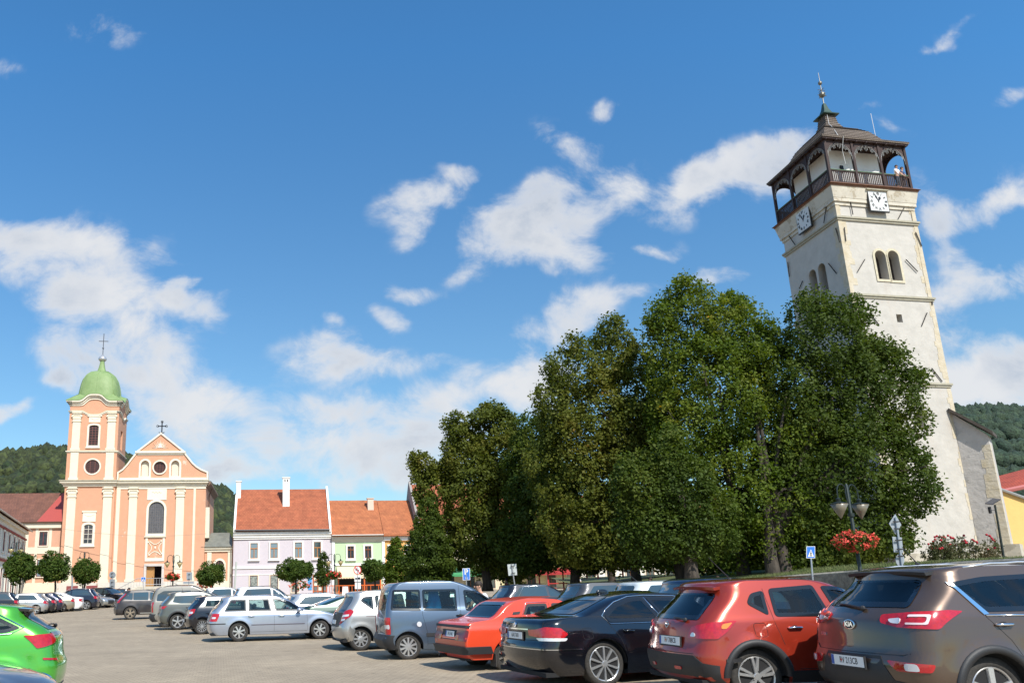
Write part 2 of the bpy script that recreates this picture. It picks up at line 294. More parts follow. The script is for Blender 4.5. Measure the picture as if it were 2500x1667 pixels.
# ================================================================== setting
def cut(o, cutter):
    co = cutter.build('tmp', None); md = o.modifiers.new('b', 'BOOLEAN'); md.operation = 'DIFFERENCE'; md.object = co; md.solver = 'EXACT'
    co.parent = o.parent; co.location = o.location; bpy.context.view_layer.update()
    me = bpy.data.meshes.new_from_object(o.evaluated_get(bpy.context.evaluated_depsgraph_get())); old = o.data; o.modifiers.clear(); o.data = me; me.name = old.name
    bpy.data.objects.remove(co); return o
def build_ground():
    m = MB(); xs = list(np.linspace(-90, 110, 41)); ys = [-40, -10, 0]+list(np.linspace(5, 125, 49)); xs = [-3000, -400]+xs+[400, 3000]; ys = [-3000]+ys+[400, 4000]
    for y in ys:
        for x in xs: m.v.append((x, y, gz(x, y)))
    n = len(xs); m.f = [(j*n+i, j*n+i+1, (j+1)*n+i+1, (j+1)*n+i) for j in range(len(ys)-1) for i in range(n-1)]
    g = mat('paving', (.27, .245, .205), .88); N, L, b = nodes(g); tc = N('ShaderNodeTexCoord')
    br = N('ShaderNodeTexBrick'); mp = N('ShaderNodeMapping'); mp.inputs['Rotation'].default_value = (0, 0, R_(-28)); L(tc.outputs['Object'], mp.inputs[0]); L(mp.outputs[0], br.inputs['Vector'])
    br.inputs['Scale'].default_value = 1; br.inputs['Brick Width'].default_value = .2; br.inputs['Row Height'].default_value = .1; br.inputs['Mortar Size'].default_value = .008; br.inputs['Mortar Smooth'].default_value = .3; br.inputs['Bias'].default_value = -.2
    br.inputs['Color1'].default_value = (.385, .308, .215, 1); br.inputs['Color2'].default_value = (.325, .258, .178, 1); br.inputs['Mortar'].default_value = (.17, .135, .095, 1)
    def noise(sc, lo, hi, a, b_, det=6):
        q = N('ShaderNodeTexNoise'); q.inputs['Scale'].default_value = sc; q.inputs['Detail'].default_value = det; L(tc.outputs['Object'], q.inputs['Vector']); r = N('ShaderNodeMapRange'); L(q.outputs[0], r.inputs[0]); r.inputs[1].default_value = lo; r.inputs[2].default_value = hi; r.inputs[3].default_value = a; r.inputs[4].default_value = b_; return r.outputs[0]
    def mul(a, c):
        x = N('ShaderNodeMix'); x.data_type = 'RGBA'; x.blend_type = 'MULTIPLY'; x.inputs[0].default_value = 1; L(a, x.inputs[6]); L(c, x.inputs[7]); return x.outputs[2]
    col = mul(br.outputs[0], noise(.35, .3, .7, .86, 1.1)); col = mul(col, noise(2.2, .3, .7, .9, 1.08)); col = mul(col, noise(5.5, .63, .70, 1, .66, 3)); col = mul(col, noise(.9, .66, .74, 1, .78, 4)); L(col, b.inputs['Base Color'])
    bp = N('ShaderNodeBump'); bp.inputs['Strength'].default_value = .5; bp.inputs['Distance'].default_value = .01; L(br.outputs['Fac'], bp.inputs['Height']); bp.invert = True; L(bp.outputs[0], b.inputs['Normal'])
    o = m.build('ground', g, fixn=False); tag(o, kind='structure')
    # drain gutter strip and shallow drainage channel between the rows
    # raised green round the tower with its low retaining wall
    LAWN = mat('lawn_soil', (.06, .085, .025), .95, var=.4, vscale=2, var2=(.10, .11, .035))
    edge = [ata(1500, 1455, 46), ata(1680, 1432, 43), ata(1830, 1414, 39), ata(1940, 1405, 36), ata(2060, 1396, 34), ata(2180, 1386, 31), ata(2330, 1374, 28), ata(2600, 1360, 24)]
    m = MB(); n = len(edge); far = [Vector((p.x+8, 95, 2.5)) for p in edge]
    global LAWN_EDGE; LAWN_EDGE = [(p.x, p.y, p.z) for p in edge]
    rows = [[Vector((e.x*(1-t)+f.x*t, e.y*(1-t)+f.y*t, e.z*(1-t)+2.35*t if t > 0 else e.z)) for e, f in zip(edge, far)] for t in (0, .06, .15, .4, 1)]
    V = [p for r in rows for p in r]; m.add(V, [(j*n+i, j*n+i+1, (j+1)*n+i+1, (j+1)*n+i) for j in range(4) for i in range(n-1)])
    l = m.build('lawn', LAWN, fixn=False); tag(l, kind='structure')
    # grass blades along its near edge
    rng = np.random.default_rng(3); V = []; Fc = []
    for k in range(26000):
        t = rng.random()*(n-1); i = min(int(t), n-2); f = t-i; d = rng.random()**2.2*9; e = edge[i]*(1-f)+edge[i+1]*f; fa = far[i]*(1-f)+far[i+1]*f
        q = d/60; p = e*(1-q)+fa*q; z = e.z*(1-min(1, q))+2.35*min(1, q); a = rng.random()*6.28; h = .06+.09*rng.random(); w = .012
        o_ = len(V); V += [(p.x-w*math.cos(a), p.y-w*math.sin(a), z), (p.x+w*math.cos(a), p.y+w*math.sin(a), z), (p.x+.05*math.cos(a*3), p.y+.05*math.sin(a*3), z+h)]; Fc.append((o_, o_+1, o_+2))
    g_ = MB(); g_.v = V; g_.f = Fc; go = g_.build('grass', mat('grass_blades', (.09, .14, .035), .8, var=.5, vscale=1.5, var2=(.16, .16, .06)), fixn=False); tag(go, 'short dry green grass along the edge of the raised lawn', 'grass', kind='stuff')
    # retaining wall
    st = mat('wall_stone', (.20, .185, .155), .9, var=.45, vscale=5, bump=.6, bscale=12); m = MB(); r = thing('retaining_wall', 'low grey stone retaining wall holding up the lawn below the tower', 'wall', (edge[4].x, edge[4].y, 0))
    for a, b_ in zip(edge, edge[1:]):
        d = (b_-a); d.z = 0; d.normalize(); nn = Vector((d.y, -d.x, 0))*.35
        m.add([a-nn*.1-Vector((0, 0, a.z+.2)), a+nn-Vector((0, 0, a.z+.2)), b_+nn-Vector((0, 0, b_.z+.2)), b_-nn*.1-Vector((0, 0, b_.z+.2)), a-nn*.1+Vector((0,0,-.06)), a+nn+Vector((0,0,-.06)), b_+nn+Vector((0,0,-.06)), b_-nn*.1+Vector((0,0,-.06))], [(0,1,2,3), (4,7,6,5), (0,4,5,1), (1,5,6,2), (2,6,7,3), (3,7,4,0)])
    w = m.build('wall', st, r, loc=(-edge[4].x, -edge[4].y, 0)); m = MB()
    m.tube([p+Vector((0, -.12, -.05)) for p in edge], .10, 6); m.build('coping', mat('coping_stone', (.27, .25, .21), .9, var=.3, vscale=8), r, loc=(-edge[4].x, -edge[4].y, 0))
build_ground()

# ---- hills
def hill(name, pts, depth, col_a, col_b, seed, ext=(0, 0), nblob=1500, rb=(3, 6), label=''):
    """pts: skyline in photo pixels; the slope rises from its foot up to that line"""
    rng = np.random.default_rng(seed); f = pchip(pts); x0, x1 = pts[0][0]-ext[0], pts[-1][0]+ext[1]; NX, NY = 60, 16; m = MB(); P = {}
    for j in range(NY+1):
        t = j/NY; Y = depth[0]+(depth[1]-depth[0])*t
        for i in range(NX+1):
            px = x0+(x1-x0)*i/NX; top = at(px, f(min(max(px, pts[0][0]), pts[-1][0])), depth[1]); z = EYE+(top.z)*(math.sin(t*math.pi/2)**1.15); x = at(px, 1400, Y).x
            m.v.append((x, Y, z if j else -5))
    for i in range(NX+1): a = m.v[NY*(NX+1)+i]; m.v.append((a[0], a[1]+300, -10))
    m.f = [(j*(NX+1)+i, j*(NX+1)+i+1, (j+1)*(NX+1)+i+1, (j+1)*(NX+1)+i) for j in range(NY+1) for i in range(NX)]
    h = m.build(name, mat('hill_floor', (.035, .05, .018), .95), smooth=True, fixn=False); tag(h, kind='structure')
    ico = bmesh.new(); bmesh.ops.create_icosphere(ico, subdivisions=1, radius=1); bv = np.array([v.co[:] for v in ico.verts]); bf = np.array([[v.index for v in f_.verts] for f_ in ico.faces]); ico.free()
    V = []; Fc = []
    for k in range(nblob):
        i = rng.random()*(NX-1); t = rng.random()**.8*1.02; j = min(t*NY, NY-1); a = Vector(m.v[int(j)*(NX+1)+int(i)]); b = Vector(m.v[(int(j)+1)*(NX+1)+int(i)+1]); p = a.lerp(b, .5)+Vector(((rng.random()-.5)*(abs(b.x-a.x)+2), (rng.random()-.5)*8, 0))
        if int(j) == 0: p.z = max(p.z, 4)
        r = rb[0]+(rb[1]-rb[0])*rng.random(); s = 1+.28*rng.standard_normal((len(bv), 1)).clip(-1.4, 1.4); q = bv*s*np.array([r, r, r*(1.0+.5*rng.random())])+np.array([p.x, p.y, p.z+r*.3]); o = len(V)*len(bv); V.append(q); Fc.append(bf+o)
    me = bpy.data.meshes.new('forest'); V = np.concatenate(V); Fc = np.concatenate(Fc); me.from_pydata(V.tolist(), [], Fc.tolist()); o = bpy.data.objects.new('forest', me); COL.objects.link(o)
    me.shade_smooth(); fm = mat('forest_%d' % seed, col_a, .95); N, L, b = nodes(fm); gi = N('ShaderNodeNewGeometry'); cr = N('ShaderNodeValToRGB'); L(gi.outputs['Random Per Island'], cr.inputs[0]); e = cr.color_ramp.elements; e[0].color = (*col_a, 1); e[1].color = (*col_b, 1); q = e.new(.5); q.color = tuple((x+y)/2*.8 for x, y in zip(col_a, col_b))+(1,)
    tc = N('ShaderNodeTexCoord'); nz = N('ShaderNodeTexNoise'); nz.inputs['Scale'].default_value = .7; nz.inputs['Detail'].default_value = 8; L(tc.outputs['Object'], nz.inputs['Vector']); mr = N('ShaderNodeMapRange'); L(nz.outputs[0], mr.inputs[0]); mr.inputs[1].default_value = .35; mr.inputs[2].default_value = .65; mr.inputs[3].default_value = .45; mr.inputs[4].default_value = 1.35
    mx = N('ShaderNodeMix'); mx.data_type = 'RGBA'; mx.blend_type = 'MULTIPLY'; mx.inputs[0].default_value = 1; L(cr.outputs[0], mx.inputs[6]); L(mr.outputs[0], mx.inputs[7]); L(mx.outputs[2], b.inputs['Base Color']); bp = N('ShaderNodeBump'); bp.inputs['Strength'].default_value = 1; bp.inputs['Distance'].default_value = 1.0; L(nz.outputs[0], bp.inputs['Height']); L(bp.outputs[0], b.inputs['Normal'])
    me.materials.append(fm); tag(o, label, 'forest', kind='stuff')
hill('hill', [(0, 1142), (50, 1132), (100, 1127), (160, 1128), (240, 1134), (310, 1150), (420, 1180), (510, 1219), (560, 1241), (600, 1285), (650, 1345)], (210, 380), (.018, .033, .011), (.055, .070, .020), 5, (260, 0), 7500, (1.6, 3.4), 'dense green wood covering the hill behind the pink church')
hill('hill', [(2100, 1165), (2250, 1074), (2330, 1046), (2400, 1036), (2450, 1029), (2520, 1026), (2700, 1042)], (420, 900), (.022, .045, .028), (.040, .066, .036), 6, (0, 120), 7500, (3.5, 6.0), 'green wood, tinted blue for distant haze, covering the far hill right of the white tower')  # distant haze is put into these forest colours as a blue cast
tm = MB(); tm.tube([ata(147, 1110, 378), ata(147.5, 1084, 378)], .25, 6); tag(tm.build('radio_mast', mat('mast_grey', (.25, .25, .27), .6)), 'thin radio mast on the hilltop left of the church', 'mast')
tm = MB(); tm.tube([ata(534, 1212, 380), ata(535, 1190, 380), ata(539, 1186, 380)], .22, 6); tag(tm.build('radio_mast', MC['mast_grey']), 'small bent aerial on the ridge between the church and the lilac house', 'mast')

# ---- facade frame shared by the church and the houses beside it
FO = Vector((-40, 112, 0)); FA = R_(6)
def bld(name, label, u0, v0=0, cat='house'):
    p = FO+Vector((math.cos(FA)*u0-math.sin(FA)*v0, math.sin(FA)*u0+math.cos(FA)*v0, 0)); r = thing(name, label, cat, p, FA); r['u0'] = u0; OFF[r.name] = (-u0, -v0, 0); del r['u0']; return r
OFF = {}
def pt(r, mb, name, m, smooth=False, **k): return mb.build(name, m, r, smooth, loc=OFF[r.name] if r.name in OFF else None, **k)
PINK = plaster('pink_render', (.60, .315, .195), (.60, .48, .37), .635, .05, 3, .2, .55); CREAM = plaster('cream_render', (.70, .63, .49), (.52, .45, .34), .66, .04, 3, .2, .6); CRT = plaster('cream_trim', (.74, .68, .55), None)
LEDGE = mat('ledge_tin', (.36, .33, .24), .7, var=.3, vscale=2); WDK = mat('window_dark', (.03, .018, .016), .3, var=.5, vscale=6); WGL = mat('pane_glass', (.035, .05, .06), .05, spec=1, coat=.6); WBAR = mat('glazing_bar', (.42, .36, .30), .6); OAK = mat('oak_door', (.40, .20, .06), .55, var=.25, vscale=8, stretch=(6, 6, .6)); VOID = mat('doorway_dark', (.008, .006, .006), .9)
def arched(u0, u1, w0, w1, rise=None, n=12):
    c = (u0+u1)/2; r = (u1-u0)/2; rise = rise if rise else r
    return [(u0, w0), (u1, w0)]+[(c+r*math.cos(math.pi*k/n), w1-rise+rise*math.sin(math.pi*k/n)) for k in range(n+1)]
def offs(poly, d): return inset(poly, -d)
def window(r, poly, v, name='window', frame=None, fw=.28, fd=.12, bars=(1, 3), barm=None, pane=None, barw=.07, sill=None, framename='surround', flush=False):
    """glazed opening: pane set back in its own recess, bars in front of it, plaster surround round it"""
    if flush: v -= .07
    barm = barm or WBAR; xs = [p[0] for p in poly]; zs = [p[1] for p in poly]; x0, x1, z0, z1 = min(xs), max(xs), min(zs), max(zs); m = MB()
    inner = inset(poly, .07); m.ring(poly, inner, v-.03, v+.05)
    def top(x):          # height of the opening at x
        best = z1
        for a, b in zip(poly, poly[1:]+poly[:1]):
            if min(a[0], b[0]) <= x <= max(a[0], b[0]) and abs(a[0]-b[0]) > 1e-6:
                z = a[1]+(b[1]-a[1])*(x-a[0])/(b[0]-a[0])
                if z > (z0+z1)/2: best = z
        return best
    for i in range(bars[0]):
        x = x0+(x1-x0)*(i+1)/(bars[0]+1); m.box(x-barw/2, x+barw/2, v-.02, v+.045, z0+.06, top(x)-.06)
    for j in range(bars[1]):
        z = z0+(z1-z0)*(j+1)/(bars[1]+1); hx = 0
        while top(x0+hx+.01) < z and hx < (x1-x0)/2-.02: hx += .04
        m.box(x0+hx+.05, x1-hx-.05, v-.017, v+.04, z-barw/2, z+barw/2)
    w = pt(r, m, name, barm); m = MB(); m.prism(inner, 'y', v+.02, v+.05); p = m.build('pane', pane or WGL, w)
    if frame:
        m = MB(); m.ring(offs(poly, fw), poly, v-fd, v+.06); f = m.build(framename, frame, w)
    if sill: m = MB(); m.box(x0-fw-.08, x1+fw+.08, v-fd-.12, v, z0-fw-.14, z0-fw); m.build('sill', sill, w)
    return w
def church():
    r = bld('church', 'pink and cream baroque church with a green domed bell tower', 3, 0, 'church')
    TL, TR, D = -.8, 6.1, 6.4; N0, N1 = 6.1, 18.7; nv = .45
    m = MB(); m.box(TL, TR, 0, D, -.5, 28.0); body = pt(r, m, 'tower_wall', PINK)
    c = MB(); c.prism(arched(2.05, 3.38, 22.0, 24.95, .25), 'y', -1, .35); c.prism(arc(2.8, 18.97, 1.0, 0, 360, 24)[:-1], 'y', -1, .35); c.prism(arched(2.13, 3.37, 8.25, 10.9, .3), 'y', -1, .35); c.box(5, 7, 2.2, 3.6, 21.8, 24.6); cut(body, c)
    m = MB(); m.box(N0, N1, nv, 17, -.5, 16.9); nav = pt(r, m, 'nave_wall', PINK)
    c = MB(); c.prism(arched(10.8, 12.98, 9.55, 14.0), 'y', -1, nv+.4); c.box(10.8, 12.95, -1, nv+1.6, 2.35, 5.1); cut(nav, c)
    # gabled attic
    vol = [(6.4, 17.0), (18.75, 17.0), (18.75, 18.1), (17.9, 18.45), (17.2, 18.9), (16.6, 19.45), (16.0, 20.2), (15.55, 20.75), (15.35, 21.1), (12.1, 23.7), (8.9, 21.1), (8.75, 20.8), (8.3, 20.2), (7.6, 19.2), (7.0, 18.5), (6.4, 18.1)]
    m = MB(); m.prism(vol, 'y', nv+.1, nv+1.0); at_ = pt(r, m, 'gable', PINK)
    c = MB(); c.prism(arc(12.1, 18.9, .86, 0, 360, 24)[:-1], 'y', -1, nv+.35); c.prism(arched(9.45, 10.6, 17.6, 19.9), 'y', -1, nv+.5); c.prism(arched(13.7, 14.85, 17.6, 19.9), 'y', -1, nv+.5); cut(at_, c)
    m = MB(); V = vol[3:15]; V = [(p[0], p[1]) for p in vol[2:]]; m.ring(offs(vol, .22), vol, nv-.08, nv+1.15); pt(r, m, 'gable_coping', CRT)
    m = MB(); m.prism([(8.6, 20.95), (15.65, 20.95), (15.65, 21.25), (8.6, 21.25)], 'y', nv-.2, nv+1.1); m.prism([(8.9, 20.7), (15.4, 20.7), (15.4, 20.92), (8.9, 20.92)], 'y', nv-.02, nv+.3); m.box(6.55, 18.72, nv-.03, nv+.3, 17.05, 17.42)
    for u0, u1 in ((9.18, 10.87), (13.43, 15.12)): m.ring(arched(u0, u1, 17.4, 20.15), arched(u0+.27, u1-.27, 17.62, 19.88), nv-.03, nv+.2)
    m.ring(arc(12.1, 18.9, 1.05, 0, 360, 24)[:-1], arc(12.1, 18.9, .86, 0, 360, 24)[:-1], nv-.05, nv+.2)
    for k in range(13):                        # radiant triangle in the pediment
        a = math.pi*k/12; l = .95 if k % 2 else 1.15; c_, s2 = math.cos(a), math.sin(a); m.prism([(12.05+.45*c_-.05*s2, 21.75+.42*s2+.05*c_), (12.05+l*c_, 21.75+l*s2), (12.05+.45*c_+.05*s2, 21.75+.42*s2-.05*c_)], 'y', nv+.04, nv+.15)
    m.prism([(11.65, 21.75), (12.45, 21.75), (12.05, 22.45)], 'y', nv+.03, nv+.15); pt(r, m, 'gable_stucco', CRT)
    window(r, arc(12.1, 18.9, .84, 0, 360, 20)[:-1], nv+.25, 'round_window', bars=(3, 5), barm=mat('window_wood', (.16, .06, .05), .7), pane=WDK, barw=.06)
    m = MB(); m.box(9.5, 10.55, nv+.42, nv+.5, 17.6, 19.8); m.box(13.75, 14.8, nv+.42, nv+.5, 17.6, 19.8); pt(r, m, 'niche_back', CREAM)
    # pilasters and cornices
    m = MB()
    def pil(u0, u1, w0, w1, v, pr=.14, cap=True):
        m.box(u0, u1, v-pr, v+.05, w0, w1)
        if cap:
            for k, (dz, h, o_) in enumerate(((-.12, .14, .16), (-.42, .12, .08), (-1.35, .10, .09), (-.75, .3, .05))): m.box(u0-o_, u1+o_, v-pr-o_, v+.05, w1+dz-h, w1+dz)
            for s in (u0-.07, u1+.07): m.tube([(s, v-pr-.12, w1-.66), (s, v-pr+.02, w1-.66)], .15, 8)
        m.box(u0-.12, u1+.12, v-pr-.1, v+.05, w0, w0+.35)
    for u0, u1 in ((-.27, .83), (4.6, 5.72)): pil(u0, u1, 21.25, 26.9, 0); pil(u0, u1, 17.05, 20.95, 0, cap=False); pil(u0-.03, u1+.03, 3.0, 16.1, 0, .18)
    pil(6.28, 6.8, 3.0, 16.2, nv, .12, False); pil(8.05, 9.17, 3.0, 16.1, nv, .2); pil(14.58, 15.72, 3.0, 16.1, nv, .2); pil(16.98, 17.3, 3.0, 16.3, nv, .10, False)
    pt(r, m, 'pilasters', CREAM)
    m = MB(); e = CRT
    for z0, z1, o_ in ((16.15, 16.42, .2), (16.42, 16.62, .38), (16.62, 16.86, .6)): m.box(TL-o_, TR+o_*.5, -o_, D+o_, z0, z1); m.box(TR+o_*.5+.004, N1+o_*.6, nv-o_+.003, 17+o_, z0, z1)
    m.box(N0+.3, N1, nv-.09, nv, 15.8, 16.12)
    for z0, z1, o_ in ((20.95, 21.1, .08), (21.1, 21.22, .2)): m.box(TL-o_, TR+o_, -o_, D+o_, z0, z1)
    pt(r, m, 'main_cornice', e); m = MB(); m.box(TL-.7, TR+.34, -.72, 0, 16.86, 17.02); m.box(TR+.35, N1+.45, nv-.72, nv+.1, 16.861, 17.0); pt(r, m, 'cornice_tin', LEDGE)
    # undulating upper cornice of the tower: front, left and right
    def wave(s, A, w=1.3): return A*math.exp(-(s/w)**4)
    segs = [(-3.45+6.9*k/24) for k in range(25)]; m = MB(); tin = MB()
    for side in range(4):
        Q = Matrix.Translation((2.65, D/2, 0)) @ Matrix.Rotation(side*math.pi/2, 4, 'Z'); hd = 3.2 if side % 2 == 0 else 3.45; ln = 3.45 if side % 2 == 0 else 3.2
        for z0, z1, o_, A in ((26.75, 26.88, .10, -.55), (26.92, 27.05, .18, -.55), (27.75, 28.0, .12, .95), (28.0, 28.25, .28, 1.0), (28.25, 28.5, .5, 1.0)):
            V = []
            for s_ in segs:
                x = s_/3.45*(ln+o_); dz = wave(s_, A, 1.25)
                V += [(x, -hd-o_, z0+dz), (x, -hd-o_, z1+dz), (x, -hd+.3, z1+dz), (x, -hd+.3, z0+dz)]
            m.add([Q @ Vector(p) for p in V], [(i*4+a, i*4+(a+1) % 4, i*4+4+(a+1) % 4, i*4+4+a) for i in range(24) for a in range(4)]+[(0,1,2,3), (99,98,97,96)])
        V = []
        for s_ in segs:
            x = s_/3.45*(ln+.02); dz = wave(s_, .95, 1.25); V += [(x, -hd+.02, 27.5), (x, -hd+.02, 28.3+dz)]
        m2 = [Q @ Vector(p) for p in V]; tin_ = [(i*2, i*2+2, i*2+3, i*2+1) for i in range(24)]
        mm = MB(); mm.add(m2, tin_); pt(r, mm, 'tower_fascia', PINK) if side in (0, 1, 3) else None
        V = []                             # dome skirt follows the wave at the eaves
        for s_ in segs:
            x = s_/3.45*(ln+.54); dz = wave(s_, 1.0, 1.3); V += [(x, -hd-.54, 28.46+dz+(.0)), (x, -hd-.54, 28.56+dz), (s_/3.45*2.55, -2.45, 29.7+wave(s_, .35, 1.2)), ]
        tin.add([Q @ Vector(p) for p in V], [(i*3, i*3+3, i*3+4, i*3+1) for i in range(24)]+[(i*3+1, i*3+4, i*3+5, i*3+2) for i in range(24)]+[(i*3+3, i*3, i*3+2, i*3+5) for i in range(0)])
    pt(r, m, 'tower_cornice', CRT)
    cop = mat('copper_green', (.16, .25, .085), .6, var=.3, vscale=.9, var2=(.24, .33, .14), bump=.2, bscale=3)
    soff = MB()
    dome = MB(); dome.lathe([(3.0, 29.3), (2.95, 29.9), (2.85, 30.6), (2.72, 31.4), (2.5, 32.2), (2.1, 32.9), (1.5, 33.4), (.75, 33.65), (.62, 33.75), (.45, 34.3), (.34, 34.9), (.30, 35.3)], (2.65, D/2, 0), 32, sq=3.2)
    dome.add(tin.v, tin.f)
    for k in range(8):
        a = math.pi/4*k; pts = []
        for rr, z in [(3.0, 29.6), (2.95, 30.0), (2.85, 30.6), (2.72, 31.4), (2.5, 32.2), (2.1, 32.9), (1.5, 33.4), (.75, 33.66)]:
            x, y = math.cos(a), math.sin(a); q = (abs(x)**3.2+abs(y)**3.2)**(-1/3.2); pts.append((2.65+rr*x*q, D/2+rr*y*q, z+.01))
        dome.tube(pts, .045, 5)
    dm = pt(r, dome, 'dome', cop, smooth=False); dm.data.shade_smooth(); sharp(dm.data, 40)
    m = MB(); m.lathe([(.3, 35.3), (.55, 35.5), (.62, 35.75), (.5, 36.0), (.2, 36.2), (.12, 36.4)], (2.65, D/2, 0), 14); pt(r, m, 'finial_ball', mat('finial_zinc', (.55, .55, .56), .35, .6), True)
    m = MB(); m.tube([(2.65, D/2, 36.3), (2.65, D/2, 39.7)], .06, 6); m.tube([(1.95, D/2, 38.5), (3.35, D/2, 38.5)], .05, 6); m.ball((2.65, D/2, 37.4), .14); pt(r, m, 'tower_cross', mat('iron_grey', (.12, .12, .13), .5, .6))
    m = MB(); m.tube([(12.12, nv+.5, 23.7), (12.12, nv+.5, 25.7)], .09, 6); m.tube([(11.5, nv+.5, 25.0), (12.75, nv+.5, 25.0)], .07, 6); m.tube([(11.7, nv+.5, 24.1), (12.12, nv+.5, 23.9), (12.5, nv+.5, 24.1)], .06, 5)
    for p in ((11.5, 25.0), (12.75, 25.0), (12.12, 25.65)): m.add([], []); m.tube([(p[0]+.16*math.cos(t), nv+.5, p[1]+.16*math.sin(t)) for t in np.linspace(0, 6.28, 9)], .04, 5)
    pt(r, m, 'gable_cross', mat('iron_black', (.015, .015, .018), .5, .5))
    # windows
    louv = MC['window_wood']
    window(r, arched(2.05, 3.38, 22.0, 24.95, .25), .12, 'belfry_window', CRT, .26, .18, (2, 7), louv, WDK, .07, sill=CRT)
    window(r, arc(2.8, 18.97, 1.0, 0, 360, 24)[:-1], .12, 'round_window', CRT, .2, .18, (2, 6), louv, WDK, .07)
    window(r, arched(2.13, 3.37, 8.25, 10.9, .3), .12, 'tower_window', CRT, .3, .17, (1, 3), mat('pale_bar', (.6, .56, .48), .6), WGL, .07, sill=CRT)
    window(r, arched(10.8, 12.98, 9.55, 14.0), nv+.1, 'choir_window', CRT, .3, .22, (6, 12), mat('lead_bar', (.17, .15, .14), .6), mat('leaded_pane', (.10, .10, .11), .35, var=.5, vscale=5), .035)
    m = MB(); m.box(1.9, 3.68, -.08, .0, 11.25, 12.6); m.box(1.8, 3.78, -.16, 0, 12.55, 12.75); m.tube([(2.15+1.3*k/8, -.08, 12.3-.28*math.sin(math.pi*k/8)) for k in range(9)], .05, 5); pt(r, m, 'lower_relief', CRT)
    m = MB(); m.box(1.95, 3.55, -.08, 0, 25.35, 26.22); m.box(1.75, 3.75, -.16, 0, 26.2, 26.38); m.tube([(2.15+1.3*k/8, -.08, 26.05-.28*math.sin(math.pi*k/8)) for k in range(9)], .05, 5); pt(r, m, 'upper_relief', CRT); m = MB()
    m.box(10.52, 13.22, nv-.07, nv, 14.25, 15.8); m.tube([(11.2+1.3*k/10, nv-.09, 15.35+.1*math.sin(k*1.9)) for k in range(11)], .04, 5); pt(r, m, 'window_panel', CRT)
    m = MB(); m.ring([(10.55, 5.75), (13.2, 5.75), (13.2, 9.3), (10.55, 9.3)], [(10.85, 6.2), (12.9, 6.2), (12.9, 8.95), (10.85, 8.95)], nv-.1, nv+.04); m.box(10.4, 13.35, nv-.25, nv, 9.05, 9.22)
    for a in range(4):                              # stucco star panel
        Q = Matrix.Translation((11.9, 0, 7.55)) @ Matrix.Rotation(a*math.pi/2, 4, 'Y'); m.tube([Q @ Vector((-.78+1.56*k/8, nv-.03, .95-.45*math.sin(math.pi*k/8))) for k in range(9)], .06, 5); m.ball(Q @ Vector((.8, nv-.03, .95)), .13, 8, 5)
    m.ball((11.9, nv-.03, 7.6), (.13, .08, .2), 8, 6)
    pt(r, m, 'star_panel', CRT)
    m = MB(); m.ring([(10.5, 2.35), (13.25, 2.35), (13.25, 5.4), (10.5, 5.4)], [(10.82, 2.35), (12.93, 2.35), (12.93, 5.08), (10.82, 5.08)], nv-.18, nv+.4); d = pt(r, m, 'door_frame', mat('portal_stone', (.55, .50, .46), .85, var=.1))
    m = MB(); m.box(10.82, 11.9, nv+.25, nv+.33, 2.35, 5.0); m.box(11.82, 11.9, nv+.2, nv+.26, 2.4, 4.95); dd = pt(r, m, 'door', OAK); m = MB(); m.tube([(11.7, nv+.24, 3.6), (11.7, nv+.14, 3.6), (11.6, nv+.14, 3.6)], .03, 5); m.build('handle', MC['iron_black'], dd)
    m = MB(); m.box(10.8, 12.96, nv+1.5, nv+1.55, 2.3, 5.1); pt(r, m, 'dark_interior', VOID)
    # plinth, steps, rails
    PL = plaster('plinth_render', (.60, .55, .48), (.42, .33, .25), .6, .1, 4, .3, 1.3); m = MB(); m.box(TL-.15, TR+.1, -.3, 0, -.3, 3.0); m.box(TR+.1, 10.5, nv-.32, nv, -.3, 2.97); m.box(13.25, N1+.1, nv-.32, nv, -.3, 2.97); pt(r, m, 'plinth', PL)
    m = MB(); m.box(10.0, 13.7, nv-2.4, nv+.3, .3, 2.35)
    for k in range(9): m.box(10.0-.38*(k+1), 10.0-.38*k, nv-2.4, nv-.4, .3, 2.35-.2*(k+1)); m.box(13.7+.38*k, 13.7+.38*(k+1), nv-2.4, nv-.4, .3, 2.35-.2*(k+1))
    pt(r, m, 'steps', mat('step_stone', (.50, .46, .38), .9, var=.15))
    m = MB(); y = nv-2.35; m.tube([(6.2, y, 1.5), (6.6, y, 1.6), (10.0, y, 3.4), (13.7, y, 3.4), (17.1, y, 1.6), (17.5, y, 1.5)], .045, 6); m.tube([(10.0, y, 2.6), (13.7, y, 2.6)], .03, 5)
    for k in range(29):
        u = 6.6+(17.1-6.6)*k/28; zt = 3.4 if 10 <= u <= 13.7 else 3.4-(10-u if u < 10 else u-13.7)*.53; m.tube([(u, y, zt-1.0), (u, y, zt)], .022, 5)
    pt(r, m, 'railing', mat('rail_grey', (.42, .43, .45), .45, .5))
    # nave roof, eaves and side buttress
    m = MB(); m.prism([(5.9, 16.9), (19.3, 16.9), (12.4, 22.4)], 'y', nv+1.0, 17.4); ro = pt(r, m, 'nave_roof', tiles('slate_brown', (.13, .09, .07), (.16, .11, .085))); roof_uv(ro)
    m = MB(); m.prism([(18.7, 16.0), (19.35, 16.6), (19.35, 16.85), (18.7, 16.85)], 'y', nv+.2, 17.3); pt(r, m, 'eave_cove', mat('eave_brown', (.20, .13, .09), .85, var=.3))
    m = MB(); m.prism([(.9, 8.9), (2.2, 8.9), (2.2, 11.4), (.9, 13.2)], 'x', 18.7, 19.25); pt(r, m, 'buttress', CREAM)
